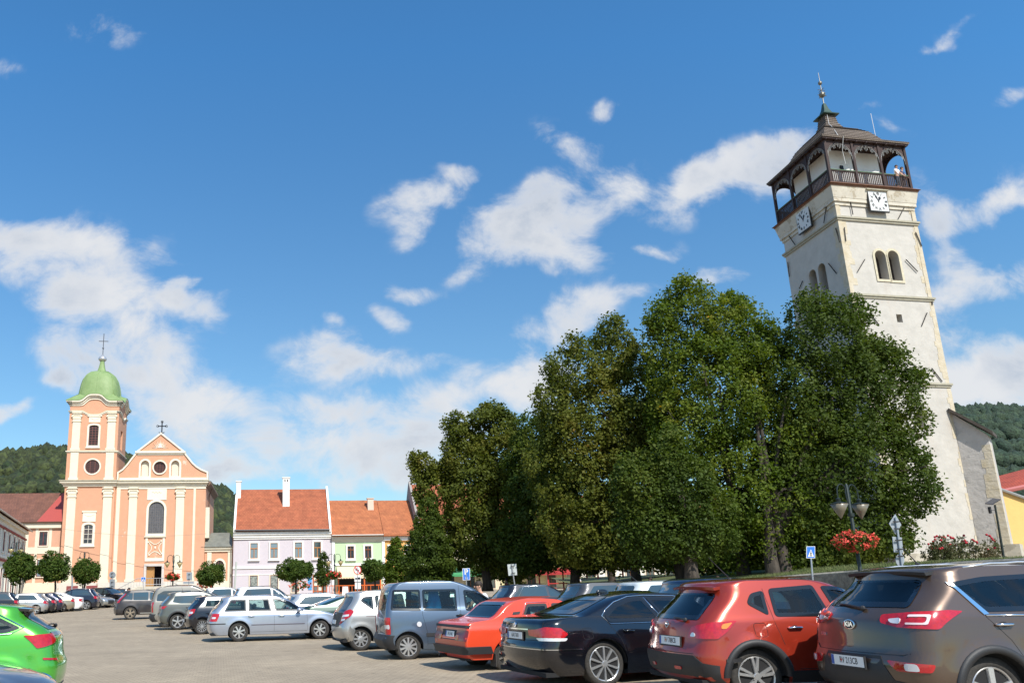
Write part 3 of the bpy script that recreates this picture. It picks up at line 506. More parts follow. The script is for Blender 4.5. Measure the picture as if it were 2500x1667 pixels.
    m = MB(); m.tube([(19.2, 5, 16.3), (18.85, 5.0, 15.4), (18.85, 5.0, 9.3)], .07, 6); m.tube([(-.92, .3, 11.2), (-.92, .3, 1)], .08, 6); pt(r, m, 'downpipe', mat('pipe_brown', (.14, .07, .045), .5, .3))
    m = MB()
    for k in range(2): m.box(.4+k*2.6, 1.9+k*2.6, -.36, -.3, .8, 2.6)
    pt(r, m, 'notice_board', mat('board_red', (.22, .05, .05), .7)); return r
church()
def annex():
    r = bld('chapel', 'small peach side chapel with a grey tin roof between church and lilac house', 20.6, 0, 'chapel'); v = 1.0
    m = MB(); m.box(18.72, 22.65, v, v+6, -.4, 7.0); w = pt(r, m, 'wall', PINK); c = MB(); c.prism(arched(20.25, 21.4, 2.9, 5.75), 'y', -1, v+.35); cut(w, c)
    m = MB(); m.box(19.08, 19.68, v-.12, v, 2.9, 6.9); m.box(21.95, 22.55, v-.12, v, 2.9, 6.9); m.box(18.6, 22.7, v-.16, v+.02, .2, 2.9); m.box(18.55, 22.72, v-.2, v+6, 6.95, 7.3); m.box(18.4, 22.74, v-.4, v+6, 7.3, 7.6); pt(r, m, 'trim', CREAM)
    window(r, arched(20.25, 21.4, 2.9, 5.75), v+.1, 'window', CRT, .28, .16, (2, 4), MC['window_wood'], WDK)
    m = MB(); m.add([(18.2, v-.6, 7.62), (22.9, v-.6, 7.62), (22.9, v+6, 7.62), (18.2, v+6, 7.62), (19.4, v+2.2, 9.75), (22.0, v+2.2, 9.75), (22.0, v+5, 9.75), (19.4, v+5, 9.75)], [(0,3,2,1), (0,1,5,4), (1,2,6,5), (2,3,7,6), (3,0,4,7), (4,5,6,7)]); pt(r, m, 'roof', mat('tin_grey', (.20, .20, .17), .5, .2, var=.25, vscale=1))
    m = MB(); m.tube([(22.62, v-.2, 7.3), (22.62, v-.2, .6)], .08, 6); pt(r, m, 'downpipe', MC['pipe_brown'])
annex()
def gable_roof(r, u0, u1, v0, v1, vr, z0, zr, m, th=.22, name='roof'):
    q = MB(); q.prism([(v0, z0), (vr, zr), (v1, z0), (v1, z0-th), (vr, zr-th), (v0, z0-th)], 'x', u0, u1); o = pt(r, q, name, m); roof_uv(o); return o
WSILL = plaster('white_trim', (.80, .78, .74)); WOOD = mat('orange_wood', (.42, .17, .045), .5, var=.15, vscale=10); WOD2 = mat('brown_wood', (.22, .075, .03), .5, var=.15, vscale=10)
T_RED = tiles('tiles_red', (.42, .125, .055), (.36, .10, .045)); T_ORG = tiles('tiles_orange', (.46, .155, .06), (.40, .125, .05)); GREY_GL = mat('pane_sky', (.16, .22, .26), .06, coat=.6)
GUT = mat('gutter_dark', (.06, .06, .065), .45, .4)
def rect(a, b, c, d): return [(a, c), (b, c), (b, d), (a, d)]
def lilac():
    r = bld('lilac_house', 'pale lilac two storey house with steep red tiled roof and tall white chimneys', 29.6); LIL = plaster('lilac_render', (.54, .485, .515), None, var=.02, bump=.1)
    m = MB(); m.box(22.75, 36.55, 0, 12, -.5, 9.3); pt(r, m, 'wall', LIL)
    m = MB(); m.box(22.7, 36.6, -.12, 0, 4.5, 4.82); m.box(22.7, 36.6, -.05, 0, 3.62, 3.74); m.box(22.72, 36.6, -.18, 0, 8.55, 8.8); m.box(22.72, 36.6, -.32, 0, 8.8, 9.15); m.box(22.72, 36.6, -.5, 0, 9.15, 9.55); pt(r, m, 'cornice', WSILL)
    gable_roof(r, 23.0, 36.25, -.75, 12.6, 6.0, 9.85, 16.3, T_RED)
    for u in (22.75, 36.25):
        q = MB(); q.prism([(-.75, 9.5), (-.75, 10.15), (6.0, 16.75), (12.6, 10.15), (12.6, 9.5)], 'x', u, u+.3); pt(r, q, 'gable_parapet', WSILL)
    m = MB(); m.tube([(22.9, -.86, 9.78), (36.3, -.86, 9.72)], .1, 8); m.box(22.9, 36.3, -.7, -.2, 9.56, 9.7); pt(r, m, 'gutter', GUT)
    m = MB(); m.tube([(22.72, -.25, 9.3), (22.66, -.12, 4), (22.66, -.12, .5)], .07, 6); pt(r, m, 'downpipe', MC['pipe_brown'])
    for u0, u1, z0, z1 in ((25.12, 26.18, 5.9, 8.02), (27.92, 28.98, 5.9, 8.0), (31.36, 32.4, 5.9, 8.05), (34.06, 35.08, 5.9, 8.08)):
        w = window(r, rect(u0, u1, z0, z1), .0, flush=True, frame=WSILL, fw=.2, fd=.1, bars=(0, 0), barm=WOOD, pane=GREY_GL if u0 < 33 else WGL, sill=WSILL)
        q = MB(); q.box(u0, u1, -.13, -.04, z0+1.32, z0+1.44); q.box((u0+u1)/2-.05, (u0+u1)/2+.05, -.125, -.04, z0, z0+1.35); q.build('mullion', WOOD, w)
    SHW = mat('shop_pane', (.07, .09, .09), .1, var=.6, vscale=4, var2=(.35, .36, .33))
    for u0, u1 in ((25.1, 26.2), (27.95, 29.05), (30.9, 31.9)): window(r, rect(u0, u1, 1.2, 3.58), 0, 'shop_window', flush=True, frame=mat('cream_jamb', (.72, .66, .50), .8), fw=.13, fd=.06, bars=(0, 0), barm=mat('maroon_wood', (.20, .03, .03), .6), pane=SHW)
    m = MB(); m.ring(rect(33.9, 35.9, .7, 3.5), rect(34.0, 35.8, .7, 3.4), -.06, .02); 
    for u in (34.6, 35.2): m.box(u-.04, u+.04, -.04, .02, .7, 3.4)
    for z in (1.3, 2.0, 2.75): m.box(34.0, 35.8, -.035, .02, z-.04, z+.04)
    d = pt(r, m, 'shop_door', mat('orange_frame', (.60, .12, .02), .5)); q = MB(); q.box(34.0, 35.8, .0, .03, .7, 3.4); q.build('pane', SHW, d)
    q = MB()
    for u, z in ((34.3, 2.9), (34.9, 2.9), (34.3, 2.2), (34.9, 2.2), (34.9, 1.6)): q.box(u-.2, u+.2, -.03, 0, z-.22, z+.22)
    q.build('poster', mat('poster_paper', (.75, .72, .55), .7, var=.4, vscale=2), d)
    m = MB(); m.box(33.2, 33.75, -.08, 0, 2.5, 3.2); m.box(33.25, 33.75, -.08, 0, 1.5, 2.4); pt(r, m, 'notice', mat('blue_notice', (.06, .30, .62), .5))
    t = text('shop_lettering', 'CUKRÁREŇ', .62, mat('letter_grey', (.30, .28, .30), .6), r, Matrix.Translation((32.75-29.6, -.02, 4.15)) @ Matrix.Rotation(math.pi/2, 4, 'X'), .8, .006) if False else text('shop_lettering', 'M C', .6, mat('letter_grey', (.30, .28, .30), .6), r, Matrix.Translation((33.7-29.6, -.02, 4.2)) @ Matrix.Rotation(math.pi/2, 4, 'X'), .9, .006)
    for (u0, u1, v, z0, z1) in ((29.7, 30.7, 3.0, 12.9, 17.6), (22.85, 23.5, 4.5, 13.0, 17.3)):
        m = MB(); m.box(u0, u1, v, v+.7, z0, z1); m.box(u0-.1, u1+.1, v-.1, v+.8, z1, z1+.14); ch = pt(r, m, 'chimney', WSILL)
        if u0 > 25: q = MB(); q.box(u0+.25, u0+.4, v-.01, v+.2, z1-.55, z1-.2); q.box(u0+.6, u0+.75, v-.01, v+.2, z1-.55, z1-.2); q.build('flue', VOID, ch)
lilac()
def green():
    r = bld('green_house', 'mint green house with cream awning and long orange tiled roof', 40.4)
    m = MB(); m.box(36.62, 44.0, .1, 12, -.5, 8.6); pt(r, m, 'wall', plaster('mint_render', (.46, .585, .37), None, var=.02, bump=.1))
    m = MB(); m.box(36.62, 37.05, -.02, .1, .5, 8.3); m.box(43.85, 44.25, -.02, .1, .5, 8.3); m.box(37.05, 43.85, -.04, .1, 4.72, 5.0); pt(r, m, 'corner_strips', WSILL)
    m = MB(); m.prism([(.1, 7.95), (-.28, 8.35), (-.5, 8.75), (.1, 8.75)], 'x', 36.6, 44.0); pt(r, m, 'cornice', mat('cornice_grey', (.50, .48, .44), .8, var=.1))
    gable_roof(r, 36.6, 44.02, -.7, 12.4, 6.0, 8.95, 14.55, T_ORG)
    for u0, u1 in ((38.86, 39.8), (41.35, 42.3)):
        w = window(r, rect(u0, u1, 5.72, 7.42), .1, flush=True, frame=WSILL, fw=.2, fd=.1, bars=(1, 0), barm=WOD2, pane=WGL, sill=WSILL, barw=.09)
        q = MB(); q.box(u0, u1, -.04, .04, 6.85, 6.97); q.build('transom', WOD2, w)
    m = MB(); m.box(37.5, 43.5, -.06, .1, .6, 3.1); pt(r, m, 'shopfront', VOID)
    m = MB(); m.box(37.3, 43.6, -.03, .1, 3.1, 4.6); pt(r, m, 'fascia', mat('beige_render', (.60, .50, .36), .85))
    m = MB()
    for u in (37.5, 39.9, 41.2, 43.5): m.box(u-.09, u+.09, -.12, -.04, .6, 3.1)
    m.box(37.5, 43.5, -.10, -.05, 1.9, 2.05); pt(r, m, 'timber_frame', mat('orange_frame', (.6, .12, .02), .5))
    m = MB(); V = [(37.3, 0, 4.55), (41.2, 0, 4.55), (41.2, -1.6, 3.15), (37.3, -1.6, 3.15)]; V += [(p[0], p[1], p[2]-.03) for p in V]; m.add(V, [(0,1,2,3), (7,6,5,4), (0,4,5,1), (1,5,6,2), (2,6,7,3), (3,7,4,0)])
    for k in range(20): m.box(37.3+k*.195, 37.3+k*.195+.19, -1.61, -1.58, 2.95-.05*(k % 2), 3.15)
    pt(r, m, 'awning', mat('awning_cream', (.72, .55, .36), .85))
    m = MB(); m.box(42.4, 43.3, 4.0, 4.8, 12.2, 14.6); m.box(42.3, 43.4, 3.9, 4.9, 14.6, 14.7); pt(r, m, 'chimney', mat('chimney_peach', (.66, .50, .40), .85))
    m = MB(); m.tube([(36.65, -.8, 8.92), (44.0, -.8, 8.92)], .08, 8); pt(r, m, 'gutter', mat('gutter_grey', (.35, .34, .32), .5, .4))
green()
def rowhouse(u0, u1, col, name, label, eave=8.6, ridge=14.5, roofm=None, shop=None, n=3, parapet=False, v=.12):
    r = bld(name, label, (u0+u1)/2); m = MB(); m.box(u0, u1, v, 12, -.5, eave); pt(r, m, 'wall', plaster(name+'_render', col, None, var=.03, bump=.1))
    m = MB(); m.box(u0+.02, u1-.02, v-.3, v, eave-.45, eave+.1); m.box(u0+.02, u1-.02, v-.08, v, 4.7, 4.95); pt(r, m, 'cornice', WSILL)
    gable_roof(r, u0+.02, u1-.02, v-.8, 12.4, 6.0, eave+.35, ridge, roofm or T_ORG)
    if parapet: q = MB(); q.prism([(-.8, eave+.1), (-.8, eave+.75), (6.0, ridge+.5), (12.4, eave+.75), (12.4, eave+.1)], 'x', u0-.02, u0+.32); pt(r, q, 'gable_parapet', plaster('parapet_grey', (.30, .27, .25)))
    for k in range(n):
        c = u0+(u1-u0)*(k+.5)/n; window(r, rect(c-.5, c+.5, 5.6, 7.4), v, flush=True, frame=WSILL, fw=.18, fd=.1, bars=(1, 1), barm=WOD2, pane=WGL, sill=WSILL); window(r, rect(c-.65, c+.65, 1.2, 3.6), v, 'shop_window', flush=True, frame=mat('cream_jamb', (.72, .66, .50), .8), fw=.12, fd=.06, bars=(1, 0), barm=WOD2, pane=WGL)
    if shop:
        m = MB(); V = [(u0+1, v-.05, 4.4), (u1-1, v-.05, 4.4), (u1-1, v-2.2, 3.2), (u0+1, v-2.2, 3.2)]; V += [(p[0], p[1], p[2]-.04) for p in V]; m.add(V, [(0,1,2,3), (7,6,5,4), (0,4,5,1), (1,5,6,2), (2,6,7,3), (3,7,4,0)]); m.box(u0+1, u1-1, v-2.22, v-2.19, 2.9, 3.2); pt(r, m, 'awning', shop)
    return r
rowhouse(44.05, 49.0, (.70, .36, .12), 'orange_house', 'narrow orange house joined to the right of the mint green house', n=2)
rowhouse(49.05, 61, (.66, .55, .40), 'cream_house', 'cream house with a raised dark gable rim behind the trees', 9.6, 16.9, T_RED, mat('awning_green', (.05, .25, .10), .8), 4, True)
rowhouse(61.05, 73, (.72, .64, .36), 'yellow_house', 'pale yellow house with red awning seen between the tree trunks', 9.0, 15.2, T_RED, mat('awning_red', (.32, .02, .02), .8), 4)
rowhouse(73.05, 88, (.74, .70, .60), 'white_house', 'off white house far behind the thickest tree trunks', 9.2, 15.0, T_ORG, None, 5)
rowhouse(88.05, 104, (.70, .50, .22), 'ochre_house', 'ochre house at the far end of the row behind the park trees', 8.8, 14.5, T_RED, None, 5)
def leftside():
    r = bld('peach_house', 'peach house with brown tiled hipped roof joined to the left of the church', -5, .8); v = .8; PC = plaster('peach_render', (.60, .33, .22), None, var=.04)
    m = MB(); m.box(-22, -.85, v, v+10, -.5, 11.0); pt(r, m, 'wall', PC)
    m = MB(); m.box(-22, -.86, v-.08, v, 7.0, 7.9); m.box(-22, -.86, v-.1, v, -.3, 3.1); m.box(-22, -.86, v-.35, v, 10.5, 11.25)
    for c in (-3.4, -10, -16): m.box(c-1.1, c-.72, v-.06, v, 3.1, 10.5); m.box(c+.72, c+1.1, v-.06, v, 3.1, 10.5)
    m.box(-6.2, -5.4, v-.06, v, 3.1, 10.5); pt(r, m, 'trim', CREAM)
    for c in (-3.4, -10, -16): window(r, rect(c-.55, c+.55, 8.1, 10.0), v, flush=True, frame=CRT, fw=.12, fd=.1, bars=(1, 0), barm=mat('maroon_wood', (.20, .03, .03), .6), pane=WGL); window(r, rect(c-.6, c+.6, 3.9, 6.2), v, flush=True, frame=CRT, fw=.12, fd=.1, bars=(1, 1), barm=MC['maroon_wood'], pane=GREY_GL)
    z0, zr, vr = 11.3, 15.9, v+4.6; e0, e1 = v-.5, v+10.4; m = MB(); m.add([(-23, e0, z0), (-4.4, e0, z0), (-2.4, vr, zr), (-23, vr, zr), (-23, e1, z0), (-4.4, e1, z0)], [(0,1,2,3), (3,2,5,4)]); o = pt(r, m, 'roof', tiles('tiles_brown', (.20, .085, .055), (.16, .07, .05)), fixn=False); roof_uv(o)
    m = MB(); m.add([(-4.4, e0, z0), (-.86, e0, z0), (-.86, vr, zr), (-2.4, vr, zr), (-.86, e1, z0), (-4.4, e1, z0)], [(0,1,2,3), (3,2,4,5)]); o = pt(r, m, 'tin_roof', mat('tin_red', (.37, .07, .055), .5, var=.1), fixn=False)
    m = MB(); m.tube([(-22, e0-.08, z0-.02), (-.9, e0-.08, z0-.02)], .09, 6); m.tube([(-1.0, e0, z0), (-1.0, v-.1, 10.6), (-1.0, v-.1, 1)], .07, 6); pt(r, m, 'gutter', MC['pipe_brown'])
    # corner building, its front running towards the viewer on the left
    A = at(64, 1288, 108); B = at(0, 1263, 84.5); A.z = B.z = 0; d = (B-A); ln = d.length; d.normalize(); B = A+d*(ln+26); ln += 26; ang = math.atan2(d.y, d.x)
    r = thing('white_corner_house', 'white house with red lines and orange roof at the left edge', 'house', A, ang)   # local x runs towards the viewer, local y away from the square
    s = 1 if (Matrix.Rotation(ang, 3, 'Z') @ Vector((0, 1, 0))).x < 0 else -1; WH = plaster('white_render', (.66, .63, .55), (.52, .47, .38), .62, .08, 3, .3, .8)
    def bx(m, x0, x1, y0, y1, z0, z1): m.box(x0, x1, min(s*y0, s*y1), max(s*y0, s*y1), z0, z1)
    H = 9.7; m = MB(); bx(m, 0, ln, 0, 11, -.5, H); m.build('wall', WH, r); m = MB(); bx(m, -.3, ln, -.35, 0, H-.35, H); bx(m, -.1, ln, -.15, 0, 5.5, 5.75); m.build('cornice', plaster('cornice_white', (.70, .68, .60)), r)
    m = MB(); bx(m, -.2, ln, -.2, 0, H-1.15, H-.95); bx(m, -.08, ln, -.1, 0, 5.15, 5.4); bx(m, -.05, .25, -.06, 0, 5.8, H-1.2); m.build('red_lines', mat('maroon_paint', (.24, .03, .03), .8), r)
    m = MB(); z0, zr = H+.1, H+3.6; m.add([(-.5, s*-.7, z0), (ln, s*-.7, z0), (ln, s*5.5, zr), (4, s*5.5, zr), (-.5, s*11.5, z0), (ln, s*11.5, z0)], [(0,1,2,3), (0,3,4), (3,2,5,4)]); o = m.build('roof', tiles('tiles_rust', (.50, .16, .05), (.34, .10, .04)), r); roof_uv(o)
    m = MB(); m.tube([(-.5, s*-.75, z0-.02), (ln, s*-.75, z0-.02)], .1, 6); m.build('gutter', mat('gutter_grey', (.35, .34, .32), .5, .4), r)
    for k in range(9):
        x = 3.0+k*4.4
        for z, h in ((6.2, 2.1), (1.8, 2.6)):
            m = MB(); y0, y1 = sorted((s*-.05, s*.02)); m.ring(rect(x-.65, x+.65, z, z+h), rect(x-.55, x+.55, z+.1, z+h-.1), y0, y1); m.box(x-.04, x+.04, y0, y1, z, z+h); m.box(x-.6, x+.6, y0, y1, z+h*.62, z+h*.62+.08); w = m.build('window', MC['maroon_wood'], r)
            m = MB(); m.box(x-.58, x+.58, min(s*-.02, 0), max(s*-.02, 0), z+.05, z+h-.05); m.build('pane', WGL, w)
            m = MB(); y0, y1 = sorted((s*-.1, s*.0)); m.ring(rect(x-.85, x+.85, z-.2, z+h+.2), rect(x-.65, x+.65, z, z+h), y0, y1); m.build('surround', MC['cornice_white'], w)
        m = MB(); m.prism([(x-1.75, 5.8), (x-1.45, 5.8), (x-1.45, 8.5), (x-1.75, 8.5)], 'y', *sorted((s*-.08, 0))); m.build('pilaster', MC['cornice_white'], r)
leftside()
def rightside():
    Y = 62; a, b = at(2440, 1195, Y), at(2600, 1150, Y); r = thing('yellow_annex', 'yellow walled house with red tiled roof at the right edge', 'house', (a.x, Y, 2.3))
    x0 = a.x; m = MB(); P = [at(2436, 1196, Y), at(2500, 1219, Y), at(2600, 1256, Y)]; z0 = -2.3+1.5
    L_ = [(p.x-x0, p.z+EYE-2.3) for p in P]; m.prism([(L_[0][0]-3, z0), (L_[2][0], z0), L_[2], L_[1], L_[0], (L_[0][0]-3, L_[0][1]+1.0)], 'y', 0, 5); m.build('wall', plaster('yellow_render', (.72, .46, .16), (.62, .50, .35), .68, .04), r)
    m = MB(); m.tube([(L_[0][0]-3, -.15, L_[0][1]+1.1)]+[(p[0], -.15, p[1]+.08) for p in L_], .12, 6); m.build('verge', mat('gutter_grey', (.35, .34, .32), .5, .4), r)
    Y2 = 72; e0, e1 = at(2430, 1200, Y2), at(2600, 1165, Y2); t0, t1 = at(2425, 1165, Y2+7), at(2600, 1118, Y2+7)
    r = thing('red_roofed_house', 'house behind the yellow wall with a broad bright red tiled roof', 'house', (e0.x, Y2, 2.3)); o0 = Vector((e0.x, Y2, 2.3-EYE))
    V = [e0-o0, e1-o0, t1-o0, t0-o0]; V[0] = V[0]+(V[0]-V[1])*.1; m = MB(); m.add(V+[p-Vector((0, 0, .25)) for p in V], [(0,1,2,3), (7,6,5,4), (0,4,5,1), (1,5,6,2), (2,6,7,3), (3,7,4,0)]); ro = m.build('roof', tiles('tiles_bright', (.46, .075, .03), (.38, .06, .025)), r); roof_uv(ro)
    m = MB(); m.tube([V[0]+Vector((0, -.1, -.1)), V[1]+Vector((0, -.1, -.1))], .22, 6); m.build('gutter', mat('gutter_rose', (.40, .12, .11), .5), r)
    m = MB(); m.box(V[0].x, V[1].x, .8, 8, -2.5, min(V[0].z, V[1].z)-.2); m.build('wall', mat('house_shade_render', (.30, .24, .17), .9), r)  # whole wall in one even dull brown render
rightside()
# ================================================================== watch tower
TS = 50/46; TA = Vector((30.36*TS, 50, 0)); EB = Vector((.982, .19, 0)).normalized(); EC = Vector((-.045, 1, 0)).normalized(); TW = 6.35
TM = Matrix(((EB.x, EC.x, 0, 0), (EB.y, EC.y, 0, 0), (0, 0, 1, 0), (0, 0, 0, 1)))      # (a along front, b along left flank, z)
def onplane(px, py, P, n):
    d = ray(px, py); o = Vector((0, 0, EYE)); t = (P-o).dot(n)/d.dot(n); return o+d*t
TMi = TM.inverted()
def tf(px, py): q = TMi @ (onplane(px, py, TA, Vector((EB.y, -EB.x, 0)))-TA); return q.x, q.z
def tl(px, py): q = TMi @ (onplane(px, py, TA, Vector((EC.y, -EC.x, 0)))-TA); return q.y, q.z
def tower():
    base = Vector((TA.x, TA.y, 2.0)); r = thing('watch_tower', 'tall white stone watch tower with clocks and a wooden gallery under its roof', 'tower', base)
    def T(mb, name, m, parent=None, **k):
        mb.v = [tuple(TM @ Vector(p)-Vector((0, 0, 2.0))) for p in mb.v]; return mb.build(name, m, parent or r, **k)
    WT = plaster('tower_render', (.485, .455, .41), None, var=.09, bump=.9, bscale=1.6); N, L, b = nodes(WT); old = b.inputs['Base Color'].links[0].from_socket; tc = N('ShaderNodeTexCoord')
    mp = N('ShaderNodeMapping'); mp.inputs['Scale'].default_value = (1.1, 1.1, .16); L(tc.outputs['Object'], mp.inputs[0]); nz = N('ShaderNodeTexNoise'); nz.inputs['Scale'].default_value = 1.1; nz.inputs['Detail'].default_value = 8; nz.inputs['Roughness'].default_value = .65; L(mp.outputs[0], nz.inputs['Vector'])
    mr = N('ShaderNodeMapRange'); L(nz.outputs[0], mr.inputs[0]); mr.inputs[1].default_value = .55; mr.inputs[2].default_value = .78; mr.inputs[4].default_value = .5
    mx = N('ShaderNodeMix'); mx.data_type = 'RGBA'; L(mr.outputs[0], mx.inputs[0]); L(old, mx.inputs[6]); mx.inputs[7].default_value = (.46, .39, .32, 1); L(mx.outputs[2], b.inputs['Base Color'])
    S1, S2, S3 = tf(2060, 530)[1], tf(2085, 718)[1], tf(2300, 937)[1]; LG = 27.9
    print('tower levels', S1, S2, S3, tf(2244, 545), tf(2287, 723), tf(2335, 937), tf(2385, 1310), tf(2152, 1350))
    W = TW; m = MB(); m.box(0, W, 0, W, 1.0, S2); m.box(.03, W-.03, .03, W-.03, S2, S1); m.box(.06, W-.06, .06, W-.06, S1, LG-.1); o = T(m, 'wall', WT)
    c = MB(); 
    def A2(p): return tf(*p)
    wins = []
    for (t, bl, hw) in (((2147, 612), (2158, 682), .42), ((2178, 612), (2191, 685), .42)):
        a0, z1 = A2(t); a1, z0 = A2(bl); a = (a0+a1)/2; wins.append(arched(a-hw, a+hw, z0, z1)); c.prism(wins[-1], 'y', -1, .75)
    a, z = A2((2196, 777)); c.box(a-.22, a+.22, -1, .7, z-.28, z+.28); wins.append(None)
    a, z = A2((2248, 1026)); c.box(a-.33, a+.33, -1, .6, z-.48, z+.48)
    lw = []
    for (t, bl) in (((1982, 658), (1990, 727)), ((2002, 644), (2015, 716))):
        b0, z1 = tl(*t); b1, z0 = tl(*bl); bb = (b0+b1)/2; lw.append((bb, z0, z1))
    w2 = [arched(bb-.42, bb+.42, z0, z1) for bb, z0, z1 in lw]
    for p in w2: c.prism(p, 'x', -1, .75)
    c.v = [tuple(TM @ Vector(p)-Vector((0, 0, 2.0))) for p in c.v]; cut(o, c)
    m = MB()
    for p in wins[:2]: m.prism(inset(p, -.03), 'y', .7, .74)
    for p in w2: m.prism(inset(p, -.03), 'x', .7, .74)
    T(m, 'louvres', mat('louvre_dark', (.05, .035, .03), .8, var=.4, vscale=4))
    m = MB(); sur = []
    for p in wins[:2]: m.ring(offs(p, .16), p, -.025, .03)
    T(m, 'window_surround', mat('stone_ochre_pale', (.55, .49, .36), .9, var=.15))
    # string courses
    SCm = mat('string_stone', (.33, .30, .22), .9, var=.35, vscale=3, var2=(.42, .39, .31))
    for z in (S1, S2, S3): m = MB(); m.box(-.14, W+.14, -.14, W+.14, z-.10, z+.03); m.box(-.07, W+.07, -.07, W+.07, z-.24, z-.098); T(m, 'string_course', SCm)
    # quoins
    QM = mat('quoin_sandstone', (.47, .39, .26), .9, var=.35, vscale=1.8, var2=(.58, .52, .42), bump=.5, bscale=8); rng = random.Random(4)
    for (ca, cb) in ((0, 0), (W, 0)):
        m = MB(); z = 2.2; m.box(-.004, .3, -.004, .3, 2.2, LG-1.6) if ca == 0 else m.box(W-.3, W+.004, -.004, .3, 2.2, LG-1.6)
        while z < LG-1.6:
            h = .3+.22*rng.random()
            if not any(abs(z+h/2-s) < .5 for s in (S1, S2, S3)):
                wa = .32+.42*rng.random(); wb = .3+.4*rng.random(); ins = .03 if z > S2 else 0; ins = .06 if z > S1 else ins; e = .014
                if ca == 0: m.box(ins-e, ins+wa, ins-e, ins+wb, z, z+h+.002)
                else: m.box(W-ins-wa*.8, W-ins+e, ins-e, ins+wb, z, z+h+.002)
            z += h
        T(m, 'quoins', QM)
    # moulded cornice below the gallery
    m = MB(); m.box(-.02, W+.02, -.02, W+.02, LG-1.55, LG-1.3); m.box(-.12, W+.12, -.12, W+.12, LG-1.3, LG-1.05); m.add([(-.14, -.14, LG-1.05), (W+.14, -.14, LG-1.05), (W+.14, W+.14, LG-1.05), (-.14, W+.14, LG-1.05), (-.3, -.3, LG-.25), (W+.3, -.3, LG-.25), (W+.3, W+.3, LG-.25), (-.3, W+.3, LG-.25)], [(0,3,2,1), (4,5,6,7), (0,1,5,4), (1,2,6,5), (2,3,7,6), (3,0,4,7)])
    T(m, 'cornice', plaster('cornice_render', (.56, .51, .42), (.42, .36, .27), .55, .12, 3, .5, 1.2))
    m = MB(); m.add([(-.46, -.46, LG-.12), (W+.46, -.46, LG-.12), (W+.46, W+.46, LG-.12), (-.46, W+.46, LG-.12), (-.15, -.15, LG+.1), (W+.15, -.15, LG+.1), (W+.15, W+.15, LG+.1), (-.15, W+.15, LG+.1)], [(0,3,2,1), (4,5,6,7), (0,1,5,4), (1,2,6,5), (2,3,7,6), (3,0,4,7)]); m.box(-.34, W+.34, -.34, W+.34, LG-.25, LG-.125)
    T(m, 'ledge', mat('ledge_boards', (.20, .095, .055), .8, var=.3, vscale=3))
    # gallery: white core, posts, arched boards, balustrade
    WD = mat('gallery_wood', (.024, .013, .011), .7, var=.35, vscale=6, var2=(.05, .022, .017)); GT = LG+3.35; G0, G1 = -.04, W+.04
    m = MB(); m.box(1.05, W-1.05, 1.05, W-1.05, LG, GT+.3); core = T(m, 'gallery_core', plaster('core_white', (.78, .77, .74), None, var=.02, bump=.1))
    NB = 3; m = MB(); corners = [(G0, G0), (G1, G0), (G1, G1), (G0, G1)]; rail = MB(); ARC = MB(); ic = MB(); ML = mat('rail_moss', (.10, .16, .09), .7)
    railtop = MB()
    for k in range(4):
        P, Q = Vector((*corners[k], 0)), Vector((*corners[(k+1) % 4], 0)); d = (Q-P); Ln = d.length; d.normalize(); nrm = Vector((d.y, -d.x, 0)); Fm = Matrix((d, -nrm, Vector((0, 0, 1)))).transposed().to_4x4(); Fm.translation = P      # x along, y inwards
        for i in range(NB+1):
            x = Ln*i/NB
            if i == NB: continue
            pm_ = MB(); pm_.box(x-.09, x+.09, -.09, .09, LG, GT, Fm); T(pm_, 'gallery_post', WD)
        for i in range(NB):
            x0, x1 = Ln*i/NB+.09, Ln*(i+1)/NB-.09; cx = (x0+x1)/2; rx = (x1-x0)/2; n = 14
            lo = [(cx-rx*math.cos(math.pi*q/n), GT-1.25+1.05*math.sin(math.pi*q/n)**.8) for q in range(n+1)]; V = []
            for (x, z) in lo: V += [Fm @ Vector((x, -.03, z)), Fm @ Vector((x, .03, z)), Fm @ Vector((x, .03, GT)), Fm @ Vector((x, -.03, GT))]
            ARC.add(V, [(q*4+a, q*4+(a+1) % 4, q*4+4+(a+1) % 4, q*4+4+a) for q in range(n) for a in range(4)]+[(0,1,2,3), (n*4+3, n*4+2, n*4+1, n*4)])
            if k in (0, 3):
                for q in range(26):
                    t = (q+.5)/26; x = cx-rx*math.cos(math.pi*t); z = GT-1.25+1.05*math.sin(math.pi*t)**.8; l = .12+.28*abs(math.sin(q*2.3)); ic.tube([Fm @ Vector((x, -.05, z)), Fm @ Vector((x, -.05, z-l))], .008, 4)
        rail.box(0, Ln, -.05, .05, LG+.12, LG+.22, Fm); rail.box(0, Ln, -.05, .05, LG+.98, LG+1.06, Fm); railtop.box(-.06, Ln+.06, -.08, .08, LG+1.06, LG+1.11, Fm)
        nb = 44
        for q in range(nb):
            x = Ln*(q+.5)/nb
            if abs((x/Ln*NB) % 1) < .02: continue
            rail.box(x-.042, x+.042, -.02, .02, LG+.22, LG+.98, Fm)
    T(ARC, 'arched_boards', WD if True else None); T(rail, 'balustrade', WD); T(railtop, 'handrail', ML); T(ic, 'icicle_lights', mat('cable_white', (.6, .6, .58), .6))
    cx0 = W/2; m = MB(); m.box(cx0-W/2-.28, cx0+W/2+.28, cx0-W/2-.28, cx0+W/2+.28, GT, GT+.095); m.box(1.0, W-1.0, 1.0, W-1.0, GT-.05, GT)
    for k in range(9):
        x = G0+(G1-G0)*k/8; m.box(x-.05, x+.05, G0-.3, G0, GT-.08, GT+.0); m.box(G0-.3, G0, x-.05, x+.05, GT-.08, GT+.0)
    T(m, 'eave_beams', WD)
